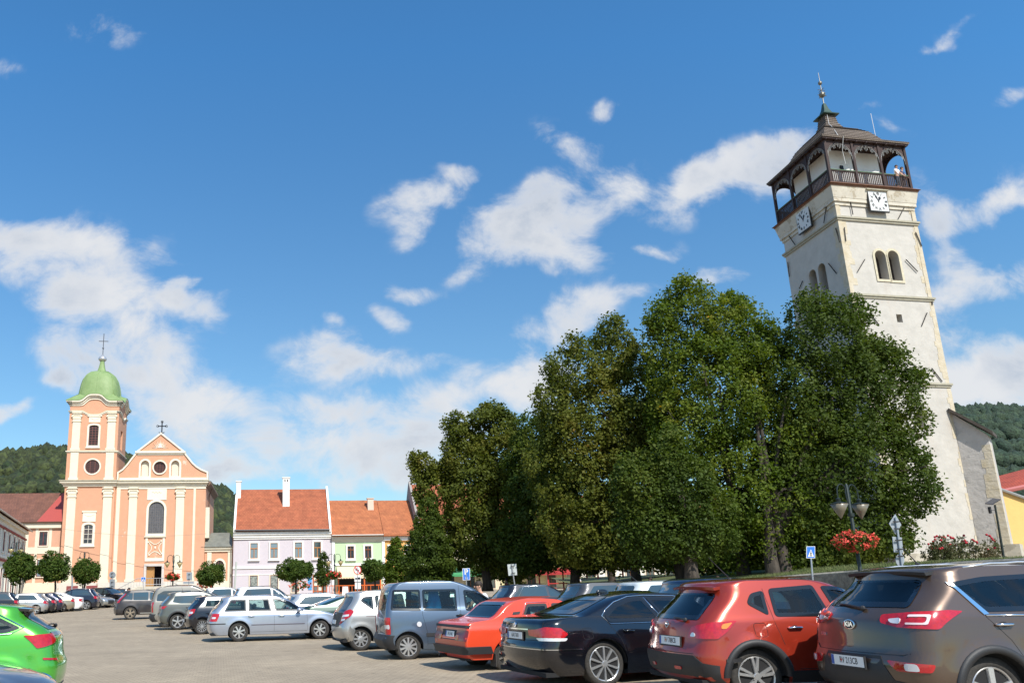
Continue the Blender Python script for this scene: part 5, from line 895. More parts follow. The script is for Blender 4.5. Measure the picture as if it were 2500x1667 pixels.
# ================================================================== vehicles
class Shape:
    """body surface: horizontal slices between a rear and a front profile, x from the rear bumper forwards"""
    def __init__(s, c):
        s.c = c; s.L, s.W, s.H = c['L'], c['W'], c['H']; s.zb = c.get('zb', .2); s.belt = c['belt']
        s.xr = pchip(c['rear']); s.xf = pchip(c['front'])
        b = s.belt; H = s.H; rw = c.get('roofw', .74); s.dc = c.get('crown', .05)
        s.sect = pchip([(s.zb, .93), (.36, .975), (.56, 1.0), (min(.8, b-.12), .995), (b, .95), (b+.06, .925), (H-s.dc, rw), (H, rw-.02)])
        s.rr = c.get('rr', .16); s.bul = c.get('bulge', .06)
    def hw0(s, x, z):
        t = (2*x/s.L-1); w = s.W/2*s.sect(z)*(1-(.075 if t > 0 else .05)*abs(t)**3)
        for xw in (s.c['ro'], s.c['ro']+s.c['wb']):        # soft wheel arch flare
            d = math.hypot(x-xw, (z-s.c['wr'])*1.0); w += s.c.get('flare', .018)*math.exp(-((d-s.c['wr']-.06)/.09)**2)
        if z > s.H-s.dc: w *= max(0, (s.H-z)/s.dc)**.5
        return w
    def corner(s, z, end):
        xe = s.xr(z) if end == 'r' else s.xf(z); sg = 1 if end == 'r' else -1
        span = s.xf(z)-s.xr(z); rr = min(s.rr, span*.35); bul = min(s.bul, span*.1)
        h = s.hw0(xe+sg*(bul+rr), z); rr = min(rr, h*.5)
        return xe, sg, rr, bul, h
    def end_pt(s, y, z, end='r'):        # point on the rear or front face (wraps round the corner for |y| beyond the face)
        xe, sg, rr, bul, h = s.corner(z, end); a = abs(y); sy = 1 if y >= 0 else -1; f = h-rr
        if a <= f: return Vector((xe+sg*bul*(a/max(f, 1e-4))**2, y, z))
        q = a-f
        if q < rr*math.pi/2:
            th = q/rr; return Vector((xe+sg*(bul+rr*(1-math.cos(th))), sy*(f+rr*math.sin(th)), z))
        x = xe+sg*(bul+rr+q-rr*math.pi/2); return Vector((x, sy*s.hw0(x, z), z))
    def side_pt(s, x, z, side=-1):
        for end in 'rf':
            xe, sg, rr, bul, h = s.corner(z, end); d = (x-(xe+sg*bul))*sg
            if d < rr:
                th = math.acos(max(-1, min(1, 1-max(d, 0)/rr))); return Vector((x, side*(h-rr+rr*math.sin(th)), z))
        return Vector((x, side*s.hw0(x, z), z))
    def normal(s, fn, a, b):
        e = .012; p = fn(a, b); u = fn(a+e, b)-fn(a-e, b); v = fn(a, b+e)-fn(a, b-e); n = u.cross(v)
        if n.length < 1e-9: return Vector((0, 0, 1))
        n.normalize(); c = Vector((s.L/2, 0, s.H*.42))
        return n if n.dot(p-c) > 0 else -n
    def levels(s):
        z = s.zb; out = [z]
        while z < s.H-1e-4:
            dz = .045 if z < s.H-.1 else .012
            for _ in range(6):
                if max(abs(s.xr(z+dz)-s.xr(z)), abs(s.xf(z+dz)-s.xf(z))) > .11 and dz > .004: dz *= .6
                else: break
            z = min(s.H-.0015 if z+dz > s.H-.003 else z+dz, s.H-.0015); out.append(z)
            if z >= s.H-.0016: break
        return out
    def mesh(s, holes=(), end_holes=(), step=.055):
        c = s.c; zs = c.get('zs', .78); wr = c['wr']; ra = wr+c.get('gap', .05)
        lv = s.levels(); lv = sorted(set([z for z in lv if abs(z-zs) > .012]+[zs]))
        xr0, xf0 = s.xr(zs)+s.bul+s.rr, s.xf(zs)-s.bul-s.rr
        X = [xr0]; arcs = []
        for xw in (c['ro'], c['ro']+c['wb']):
            arcs += [xw-ra-.001]+[xw-ra*math.cos(math.pi*i/16) for i in range(17)]+[xw+ra+.001]
        brk = sorted([xr0, xf0]+arcs); X = [xr0]
        for a, b in zip(brk, brk[1:]):
            n = max(1, int((b-a)/step)); X += [a+(b-a)*(i+1)/n for i in range(n)]
        X = [x for x in X if xr0 <= x <= xf0]
        def zbot(x):
            for xw in (c['ro'], c['ro']+c['wb']):
                if abs(x-xw) < ra: return wr+math.sqrt(max(0, ra*ra-(x-xw)**2))
            return s.zb
        NE, NC = 7, 5; rings = []
        for z in lv:
            ring = []
            for k in range(NE+1): ring.append(s.end_pt((s.corner(z, 'r')[4]-s.corner(z, 'r')[2])*k/NE, z, 'r'))
            xe, sg, rr, bul, h = s.corner(z, 'r')
            for k in range(1, NC): ring.append(s.end_pt(h-rr+rr*math.pi/2*k/NC, z, 'r'))
            x0 = xe+bul+rr; xe2, _, rr2, bul2, h2 = s.corner(z, 'f'); x1 = xe2-bul2-rr2
            for x in X:
                if z < zs:
                    xx = x
                    wgt = max(0, 1-(x-X[0])/max(.05, c['ro']-ra-X[0]-.01)); wgf = max(0, 1-(X[-1]-x)/max(.05, X[-1]-(c['ro']+c['wb']+ra)-.01))
                    xx = x+(x0-X[0])*wgt+(x1-X[-1])*wgf
                    zb = zbot(x); zz = zb+(z-s.zb)*(zs-zb)/(zs-s.zb)
                else:
                    t = (x-X[0])/(X[-1]-X[0]); xx = x0+(x1-x0)*t; zz = z
                ring.append(Vector((xx, s.hw0(xx, zz), zz)))
            for k in range(NC-1, 0, -1): ring.append(s.end_pt(h2-rr2+rr2*math.pi/2*k/NC, z, 'f'))
            for k in range(NE, -1, -1): ring.append(s.end_pt((h2-rr2)*k/NE, z, 'f'))
            rings.append(ring)
        n = len(rings[0]); vs = []; fs = []
        full = []
        for r in rings:
            row = r+[Vector((p.x, -p.y, p.z)) for p in r[-2:0:-1]]; full.append(row)
        N = len(full[0])
        for r in full: vs += r
        def inside(poly, a, b):
            k = False; j = len(poly)-1
            for i in range(len(poly)):
                if (poly[i][1] > b) != (poly[j][1] > b) and a < (poly[j][0]-poly[i][0])*(b-poly[i][1])/(poly[j][1]-poly[i][1])+poly[i][0]: k = not k
                j = i
            return k
        nside0, nside1 = NE+NC-2, n-(NE+NC-1)
        for j in range(len(full)-1):
            for i in range(N):
                q = [j*N+i, j*N+(i+1) % N, (j+1)*N+(i+1) % N, (j+1)*N+i]; ct = (vs[q[0]]+vs[q[1]]+vs[q[2]]+vs[q[3]])/4
                im = i if i < n else N-i-1
                on_side = nside0 <= im <= nside1
                if on_side and any(inside(p, ct.x, ct.z) for p in holes): continue
                if not on_side or True:
                    rear = ct.x < s.L/2
                    if any(e == ('r' if rear else 'f') and (im < nside0+1 or im > nside1-1) and inside(p, ct.y, ct.z) for e, p in end_holes): continue
                fs.append(tuple(q))
        fs.append(tuple(range((len(full)-1)*N, len(full)*N)))
        m = MB(); m.add(vs, fs); return m
def roundpoly(poly, r=.05, n=3):
    out = []; N = len(poly)
    for i in range(N):
        p0, p1, p2 = Vector(poly[i-1]), Vector(poly[i]), Vector(poly[(i+1) % N]); a, b = (p0-p1), (p2-p1)
        q = min(r, a.length*.45, b.length*.45); A = p1+a.normalized()*q; B = p1+b.normalized()*q
        for k in range(n+1):
            t = k/n; v = A*(1-t)**2+p1*2*t*(1-t)+B*t*t; out.append((v.x, v.y))
    return out
def dens(poly, d=.08):
    out = []
    for i in range(len(poly)):
        a, b = Vector(poly[i]), Vector(poly[(i+1) % len(poly)]); n = max(1, int((b-a).length/d))
        out += [tuple(a+(b-a)*k/n) for k in range(n)]
    return out
def patch(S, fn, poly, off=.004, skirt=.012, grid=.12):
    poly = dens(poly, .07); xs = [p[0] for p in poly]; zs = [p[1] for p in poly]; pts = [Vector(p) for p in poly]; n = len(poly)
    ip = inset(poly, .03)
    gx = int((max(xs)-min(xs))/grid); gy = int((max(zs)-min(zs))/grid)
    for i in range(1, gx+1):
        for j in range(1, gy+1):
            a = min(xs)+(max(xs)-min(xs))*i/(gx+1); b = min(zs)+(max(zs)-min(zs))*j/(gy+1); k = False; jj = n-1
            for q in range(n):
                P, Q = ip[q], ip[jj]
                if (P[1] > b) != (Q[1] > b) and a < (Q[0]-P[0])*(b-P[1])/(Q[1]-P[1])+P[0]: k = not k
                jj = q
            if k: pts.append(Vector((a, b)))
    r = geometry.delaunay_2d_cdt(pts, [], [list(range(n))], 1, 1e-6); m = MB(); V = []; bd = {}
    for i, p in enumerate(r[0]):
        P = fn(p.x, p.y); V.append(P+S.normal(fn, p.x, p.y)*off)
    F = [tuple(f) for f in r[2]]; m.add(V, F)
    if skirt:                                    # edge skirt so the piece has thickness
        cnt = {}
        for f in F:
            for a, b in zip(f, f[1:]+f[:1]): cnt.setdefault((min(a, b), max(a, b)), []).append((a, b))
        for k, e in cnt.items():
            if len(e) == 1:
                a, b = e[0]; pa, pb = r[0][a], r[0][b]; o = len(m.v)
                m.v += [V[a], V[b], V[b]-S.normal(fn, pb.x, pb.y)*(skirt+off), V[a]-S.normal(fn, pa.x, pa.y)*(skirt+off)]; m.f.append((o+1, o, o+3, o+2))
    return m
def strip(S, fn, poly, d0, d1, off=.006, closed=True):
    poly = dens(poly, .06) if closed else poly; a = inset(poly, d0) if d0 else poly; b = inset(poly, d1); m = MB(); n = len(poly); V = []
    for p in a+b: V.append(fn(*p)+S.normal(fn, *p)*off)
    m.add(V, [(i, (i+1) % n, (i+1) % n+n, i+n) for i in range(n)]); return m
BLK = mat('black_plastic', (.022, .022, .024), .55, bump=.1, bscale=300); GLB = mat('gloss_black', (.008, .008, .009), .08, coat=1)
RUB = mat('tyre_rubber', (.018, .017, .016), .85, var=.35, vscale=30, var2=(.05, .045, .04)); CHR = mat('chrome', (.75, .75, .77), .12, 1); ALU = mat('alloy_silver', (.62, .62, .62), .3, .75, var=.1, vscale=20)
DRK = mat('dark_inside', (.012, .012, .013), .9); RED = mat('tail_red', (.42, .008, .012), .12, coat=1, var=.25, vscale=25); WHL = mat('lamp_clear', (.72, .72, .74), .12, coat=1, metal=.2); ORG = mat('lamp_amber', (.8, .22, .02), .15, coat=1)
PLT = mat('plate_white', (.78, .78, .76), .4); PLB = mat('plate_blue', (.02, .08, .35), .4); INK = mat('plate_ink', (.01, .01, .012), .5); SEAT = mat('seat_cloth', (.09, .09, .10), .9)
GLS = glassm('car_glass', (.55, .66, .63), .0); GLD = glassm('tinted_glass', (.20, .215, .225), .0); FRIT = mat('window_border', (.006, .006, .007), .15, coat=.6); HEAD = mat('headlight', (.5, .52, .55), .08, coat=1, metal=.5)
GOP = mat('far_glass', (.03, .045, .05), .04, coat=1, spec=1)
def wheel(root, x, y, r, side, style, w=.2, detail=True, rimm=None, steer=0):
    rimm = rimm or ALU; rim = r*style.get('rim', .68); n = 36 if detail else 20
    Mx = Matrix.Rotation(-math.pi/2*side*-1, 4, 'X') if False else Matrix.Rotation(math.pi/2*(-1 if side > 0 else 1), 4, 'X')   # local +z -> outward (y*side)
    hub = MB(); hub.lathe([(.001, -.03), (rim*.97, -.03), (rim*.97, -.022), (.001, -.022)], n=n, M=Mx)
    ho = hub.build('wheel', DRK, root, loc=(x, y, r), rot=(0, 0, steer), auto=40)
    t = MB(); hwid = w/2; t.lathe([(rim, -w), (r*.93, -w), (r*.99, -w*.88), (r, -w*.5), (r*.99, -w*.10), (r*.955, -.004), (rim+.03, .006), (rim+.006, 0), (rim, -.012), (rim, -w)], n=n, M=Mx)
    if detail:
        for k in range(60):
            a = 2*math.pi*k/60
            for zz in (-w*.72, -w*.33): t.box(-.004, .004, r*.985, r*1.004, zz-.03, zz+.03, Mx @ Matrix.Rotation(a, 4, 'Z'))
    t.build('tyre', RUB, ho, auto=50)
    m = MB(); m.lathe([(rim*1.0, -.05), (rim*1.0, -.004), (rim*.975, .002), (rim*.93, -.006), (rim*.9, -.03), (rim*.9, -.05)], n=n, M=Mx)
    ns = style.get('n', 5); sw = style.get('w', .16); dbl = style.get('double', 0); tp = style.get('taper', .75); cap = style.get('disc', 0)
    for k in range(ns):
        a0 = 2*math.pi*k/ns+.3
        for da in ((-dbl, dbl) if dbl else (0,)):
            a = a0+da; Rz = Mx @ Matrix.Rotation(a, 4, 'Z'); w0 = rim*sw*tp/2; w1 = rim*sw/2; ra_, rb_ = rim*.12, rim*.94
            vs = [(ra_, -w0, -.012), (ra_, w0, -.012), (rb_, w1, -.004), (rb_, -w1, -.004)]; top = [(ra_, -w0*.8, .008), (ra_, w0*.8, .008), (rb_, w1*.72, .004), (rb_, -w1*.72, .004)]
            lo = [(p[0], p[1], -.035) for p in vs]
            m.add([Rz @ Vector(p) for p in lo+vs+top], [(0,3,2,1), (8,9,10,11)]+[(i, (i+1) % 4, (i+1) % 4+4, i+4) for i in range(4)]+[(i+4, (i+1) % 4+4, (i+1) % 4+8, i+8) for i in range(4)])
    m.lathe([(rim*.19, -.03), (rim*.19, .004), (rim*.16, .012), (.001, .013)], n=14, M=Mx)
    if cap: m.lathe([(rim*.42, -.03), (rim*.42, .0), (rim*.3, .010), (.001, .011)], n=20, M=Mx)
    m.build('rim', rimm, ho, auto=35)
    if detail and style.get('bolt', 1):
        bm_ = MB(); 
        for k in range(5):
            a = 2*math.pi*k/5; bm_.lathe([(rim*.03, .0), (rim*.03, .011), (.001, .012)], (rim*.27*math.cos(a), rim*.27*math.sin(a), 0), 6, M=Mx)
        bm_.build('wheel_bolts', DRK, ho)
    return ho
def plate(root, S, y, z, s, w=.52, h=.11, end='r', tilt=None, shield=True, off=.02, sx=.72):
    p = S.end_pt(y, z, end); nrm = S.normal(lambda a, b: S.end_pt(a, b, end), y, z); nrm = Vector((nrm.x, nrm.y, nrm.z*.5)).normalized(); p = p+nrm*off
    zx = Vector((0, 0, 1)).cross(nrm).normalized(); up = nrm.cross(zx)
    Mt = Matrix((zx, up, nrm)).transposed().to_4x4(); Mt.translation = p
    m = MB(); m.box(-w/2-.012, w/2+.012, -h/2-.018, h/2+.01, -.02, 0, Mt); m.build('plate_holder', BLK, root)
    b = MB(); b.box(-w/2, w/2, -h/2, h/2, 0, .004, Mt); pl = b.build('number_plate', PLT, root)
    e = MB(); e.box(-w/2+.003, -w/2+.045, -h/2+.003, h/2-.003, .004, .0052, Mt); e.build('plate_band', PLB, pl)
    text('plate_lettering', s, h*.86, INK, pl, Mt @ Matrix.Translation((.022, .0, .0048)), sx=sx, bold=.0006, depth=.0006)
    if shield:
        q = MB(); q.prism([(-.012, .016), (.012, .016), (.012, -.002), (0, -.018), (-.012, -.002)], 'z', .0046, .0056); qq = q.build('plate_shield', RED, pl); qq.matrix_local = Mt @ Matrix.Translation((-w/2+.165 if w > .4 else 0, 0, 0))
def make_car(c):
    S = Shape(c); near = c.get('near', False); root = thing(c['name'], c['label'], c.get('cat', 'car'), group=c.get('group')); pm = c['paint']; SP = lambda side: (lambda x, z: S.side_pt(x, z, side)); EP = lambda y, z: S.end_pt(y, z, 'r'); FP = lambda y, z: S.end_pt(y, z, 'f')
    sw = [roundpoly(p, .05) for p in c.get('side', [])]; rw = [roundpoly(p, .06) for p in c.get('rearwin', [])]; fw = [roundpoly(p, .08) for p in c.get('windscreen', [])]
    holes = [inset(dens(p), .028) for p in sw] if near else []; eh = ([('r', inset(dens(p), .028)) for p in rw]+[('f', inset(dens(p), .028)) for p in fw]) if near else []
    body = S.mesh(holes, eh, .05 if near else .11).build('body', pm, root, smooth=True); body.data.shade_smooth(); sharp(body.data, 55)
    gs = GLS if near else GOP
    for side in (-1, 1):
        for k, p in enumerate(sw):
            g = c.get('sideglass', gs) if near else GOP
            w = patch(S, SP(side), p, .0035, 0).build('window', g, root, smooth=True)
            if near: strip(S, SP(side), p, 0, .05, .006).build('window_border', c.get('border', FRIT), w)
        if c.get('chrome'):
            for p in c['chrome']:
                m = MB(); m.tube([SP(side)(*q)+S.normal(SP(side), *q)*.005 for q in p], c.get('chr_r', .010), 6); m.build('window_trim', CHR, root, smooth=True)
        for k, (x, z) in enumerate(c.get('handles', [])):
            P = SP(side)(x, z); m = MB(); m.tube([P+Vector((-.10, side*.008, 0)), P+Vector((-.075, side*.036, .002)), P+Vector((.075, side*.036, .002)), P+Vector((.10, side*.008, 0))], [.011, .015, .015, .011], 8); h = m.build('door_handle', c.get('handlem', pm), root, smooth=True)
            if near: q = MB(); q.ball(P+Vector((0, side*.002, 0)), (.05, .006, .03), 12, 6); q.build('handle_recess', DRK, h, smooth=True)
        for ln in c.get('gaps', []):
            if not near: continue
            pts = dens(ln+ln[-1:], .08)[:-1] if len(ln) > 1 else ln; out = []
            for a, b in zip(ln, ln[1:]):
                n = max(1, int(math.hypot(b[0]-a[0], b[1]-a[1])/.07)); out += [(a[0]+(b[0]-a[0])*t/n, a[1]+(b[1]-a[1])*t/n) for t in range(n)]
            out.append(ln[-1]); m = MB(); m.tube([SP(side)(*q)-S.normal(SP(side), *q)*.0015 for q in out], .0042, 5); m.build('door_gap', DRK, root)
        # mirror
        mx, mz = c.get('mirror', (c['wsx']-.25 if 'wsx' in c else S.L*.6, S.belt+.09)); P = SP(side)(mx, mz-.06)
        m = MB(); m.ball(P+Vector((0, side*.15, .05)), (.085, .10, .075), 12, 8); m.tube([P, P+Vector((0, side*.1, .02))], .025, 6); m.build('wing_mirror', c.get('mirrorm', pm), root, smooth=True)
    for p in rw:
        w = patch(S, EP, p, .0035, 0).build('rear_window', c.get('rearglass', GLD) if near else GOP, root, smooth=True)
        if near: strip(S, EP, p, 0, .055, .006).build('window_border', FRIT, w)
    for p in fw:
        w = patch(S, FP, p, .0035, 0).build('windscreen', GLS if near else GOP, root, smooth=True)
        if near: strip(S, FP, p, 0, .055, .006).build('window_border', FRIT, w)
    for item in c.get('lights', []):            # (end, material, poly, name)
        end, m_, p, nm = item[:4]; off = item[4] if len(item) > 4 else .010
        for side in (-1, 1):
            fn = {'r': EP, 'f': FP}[end]; pp = [(side*q[0], q[1]) for q in p]
            if side < 0: pp = pp[::-1]
            patch(S, fn, roundpoly(pp, .025, 2), off, .02, .07).build(nm, m_, root, smooth=False, auto=30)
    for item in c.get('trim', []):              # symmetric patches on the side, ('s',mat,poly,name) or the full rear ('e',..)
        k, m_, p, nm = item[:4]; off = item[4] if len(item) > 4 else .007
        if k == 's':
            for side in (-1, 1): patch(S, SP(side), p, off, .012).build(nm, m_, root, auto=35)
        else: patch(S, EP if k == 'r' else FP, p, off, .012).build(nm, m_, root, auto=35)
    wr, ra = c['wr'], c['wr']+c.get('gap', .05)
    if c.get('arch'):                           # dark wheel arch mouldings
        for xw in (c['ro'], c['ro']+c['wb']):
            for side in (-1, 1):
                m = MB(); V = []; n = 22; wd = c['arch']
                for i in range(n+1):
                    a = math.pi*i/n
                    for rr, off in ((ra-.012, -.02), (ra-.012, .012), (ra+wd*.5, .016), (ra+wd, .010), (ra+wd, -.004)):
                        x = xw-rr*math.cos(a); z = max(S.zb, wr+rr*math.sin(a)) if 0 < i < n else wr-.0
                        P = SP(side)(x, wr+rr*math.sin(a)); V.append(P+Vector((0, side*off, 0)))
                m.add(V, [(i*5+k, i*5+k+1, i*5+k+6, i*5+k+5) for i in range(n) for k in range(4)]); m.build('wheel_arch_trim', BLK, root, smooth=True)
    for xw, fr in ((c['ro'], 0), (c['ro']+c['wb'], 1)):
        for side in (-1, 1):
            hy = S.hw0(xw, wr)-c.get('tuck', .035); wheel(root, xw, side*hy, wr, side, c['rim'], c.get('tw', .21), near, c.get('rimm'), steer=c.get('steer', 0) if fr else 0)
            m = MB(); V = []; n = 14
            for i in range(n+1):
                a = math.pi*i/n; 
                for yy in (side*(S.hw0(xw, wr+ra*math.sin(a))-.004), side*(hy-.34)): V.append((xw-ra*math.cos(a), yy, wr+ra*math.sin(a)))
            o_ = len(V); V += [(xw-ra, side*(hy-.34), S.zb), (xw+ra, side*(hy-.34), S.zb)]
            m.add(V, [(i*2, i*2+1, i*2+3, i*2+2) for i in range(n)]+[tuple([i*2+1 for i in range(n+1)]+[o_+1, o_])]); m.build('wheel_well', DRK, root, fixn=False)
    m = MB(); yb = S.W/2*.86
    x0, x1 = S.xr(.5)+.12, S.xf(.5)-.15
    m.box(x0, c['ro']-ra-.02, -yb, yb, S.zb-.015, S.zb+.05) if c['ro']-ra-.02 > x0 else None
    m.box(c['ro']-ra-.02, c['ro']+c['wb']+ra+.02, -yb+.28, yb-.28, S.zb-.012, S.zb+.05); m.box(c['ro']+ra+.01, c['ro']+c['wb']-ra-.01, -yb-.01, yb+.01, S.zb-.01, S.zb+.05); m.box(c['ro']+c['wb']+ra+.02, x1, -yb+.06, yb-.06, S.zb-.013, S.zb+.04); m.build('underbody', DRK, root)
    if near:
        xa, xb = c.get('cabin', (S.xr(S.belt)+.15, S.L*.7)); hb = S.belt-.06; m = MB()
        m.prism([(-S.W/2*.86, .3), (S.W/2*.86, .3), (S.W/2*.9, hb), (-S.W/2*.9, hb)], 'x', xa, xa+.03); m.box(xa, xb, -S.W*.42, S.W*.42, hb-.5, hb-.42)
        for yy in (-1, 1): m.box(xa, xb, yy*S.W*.43-.02, yy*S.W*.43+.02, .35, hb)
        m.box(xb-.45, xb, -S.W*.42, S.W*.42, hb-.42, hb+.02); m.build('dashboard_and_lining', DRK, root)
        for xs in c.get('seats', (S.L*.30, S.L*.50)):
            for yy in (-.36, .36):
                m = MB(); Q = Matrix.Translation((xs, yy, 0)) @ Matrix.Rotation(-.22, 4, 'Y'); m.box(-.07, .07, -.24, .24, .45, S.belt+.10, Q); m.box(-.045, .045, -.12, .12, S.belt+.13, S.belt+.30, Q); m.box(-.02, .02, -.02, .02, S.belt+.08, S.belt+.15, Q)
                m.build('seat', SEAT, root, bevel=.035)
        if c.get('wheelpos', True):
            m = MB(); cx, cz = xb-.55, S.belt-.02; m.tube([(cx+.08*math.sin(2*math.pi*k/14), .36+.18*math.cos(2*math.pi*k/14), cz+.17*math.sin(2*math.pi*k/14)) for k in range(15)], .015, 6); m.build('steering_wheel', DRK, root)
    if c.get('rails'):
        for side in (-1, 1):
            xa, xb, h = c['rails']; m = MB(); n = 12
            zt = lambda x: next((z for z in np.linspace(S.H, S.belt, 60) if S.xr(z) < x < S.xf(z)), S.H)
            pts = []
            for i in range(n+1):
                x = xa+(xb-xa)*i/n; z = zt(x)-.035; lift = h*min(1, min(i, n-i)/1.5); pts.append(Vector((x, side*(S.hw0(x, max(S.belt, z-.03))-.02), z+lift)))
            m.tube(pts, .014, 6); m.build('roof_rail', c.get('railm', ALU), root, smooth=True)
    if c.get('antenna'):
        x, z0, dx, dz = c['antenna']; m = MB(); m.tube([(x, 0, z0), (x+dx, 0, z0+dz)], [.008, .003], 6); m.ball((x, 0, z0), (.03, .02, .015), 8, 5); m.build('antenna', BLK, root)
    if c.get('spoiler'):
        x0, x1, z0, z1, w = c['spoiler'][:5]; m = MB(); n = 8; V = []
        for i in range(n+1):
            y = -w+2*w*i/n; k = (abs(y)/w)**3*.06; V += [(x0+k, y, z0-k*.3), (x1, y, z1-abs(y/w)**2*.03), (x1+.02, y, z1-.045-abs(y/w)**2*.03), (x0+k+.015, y, z0-.035-k*.3)]
        m.add(V, [(i*4+a, i*4+(a+1) % 4, i*4+4+(a+1) % 4, i*4+4+a) for i in range(n) for a in range(4)]+[(0,1,2,3), (n*4+3, n*4+2, n*4+1, n*4)]); m.build('spoiler', c.get('spoilerm', pm), root, smooth=False, auto=40)
    if c.get('wiper'):
        y0, z0, y1, z1 = c['wiper']; m = MB(); A = EP(y0, z0)+Vector((-.03, 0, 0)); B = EP(y1, z1)+Vector((-.03, 0, .0)); m.tube([A, A*.5+B*.5+Vector((-.02, 0, .01)), B], [.016, .012, .007], 6); m.ball(A, (.03, .035, .03), 8, 5); m.build('rear_wiper', BLK, root)
    for pl in c.get('plates', []): plate(root, S, *pl[0], **pl[1])
    if c.get('extra'): c['extra'](root, S, EP, SP)
    return root, S
def park(root, S, ref, pos, deg):
    """put the named wheel's contact point at pos, heading deg"""
    c = S.c; x = c['ro'] if ref[0] == 'r' else c['ro']+c['wb']; y = (S.W/2-.05)*(1 if ref[1] == 'l' else -1); a = R_(deg)
    root.rotation_euler = (0, 0, a); root.location = (pos[0]-(x*math.cos(a)-y*math.sin(a)), pos[1]-(x*math.sin(a)+y*math.cos(a)), pos[2] if len(pos) > 2 else gz(pos[0], pos[1]))
# ---- body templates -------------------------------------------------
def hatch(L, W, H, belt, tail=.35, rake=.12, hood=None, cowl=None, peak=None, zb=.21, nose=.72, **k):
    """tail: how far the tailgate glass leans forward at the roof; cowl: x of the windscreen base"""
    hood = hood or belt+.0; cowl = cowl or L*.70; peak = peak or L*.45
    d = dict(L=L, W=W, H=H, belt=belt, zb=zb, wsx=cowl,
        rear=[(zb, .14), (.33, .05), (.5, .005), (.62, .0), (.75, .05), (belt-.05, .09), (belt+.08, .12+tail*.12), (H-.17, tail*.85+.02), (H-.10, tail*.9), (H-.065, tail+.02), (H-.03, tail+.35), (H-.01, peak-.35), (H, peak-.06)],
        front=[(zb, L-.14), (.35, L-.03), (.5, L), (nose-.06, L-.05), (nose, L-.11), (nose+.07, L-.26), (hood-.06, L-.26-(L-.26-cowl)*.45), (hood, cowl), (hood+.02, cowl-.05), (H-.14, cowl-(H-hood-.14)*1.75), (H-.07, cowl-(H-hood-.09)*2.0), (H-.03, cowl-(H-hood)*2.0-.15), (H-.01, peak+.4), (H, peak+.06)])
    d.update(k); return d
def sedan(L, W, H, belt, deck, deckx=.75, roofx=1.7, hood=None, cowl=None, peak=None, zb=.21, nose=.7, **k):
    d = hatch(L, W, H, belt, hood=hood, cowl=cowl, peak=peak, zb=zb, nose=nose); pk = peak or L*.45
    d['rear'] = [(zb, .14), (.33, .05), (.5, .0), (.65, .0), (.72, .04), (deck-.06, .06), (deck, .10), (deck+.035, .32), (deck+.055, deckx), (deck+.09, deckx+.12), (H-.09, roofx-.12), (H-.05, roofx+.08), (H-.02, pk-.3 if pk-.3 > roofx+.2 else roofx+.25), (H, max(pk-.06, roofx+.3))]
    f = d['front']; f[-1] = (H, max(pk+.06, roofx+.42)); f[-2] = (H-.01, max(pk+.4, roofx+.75)); d.update(k); return d
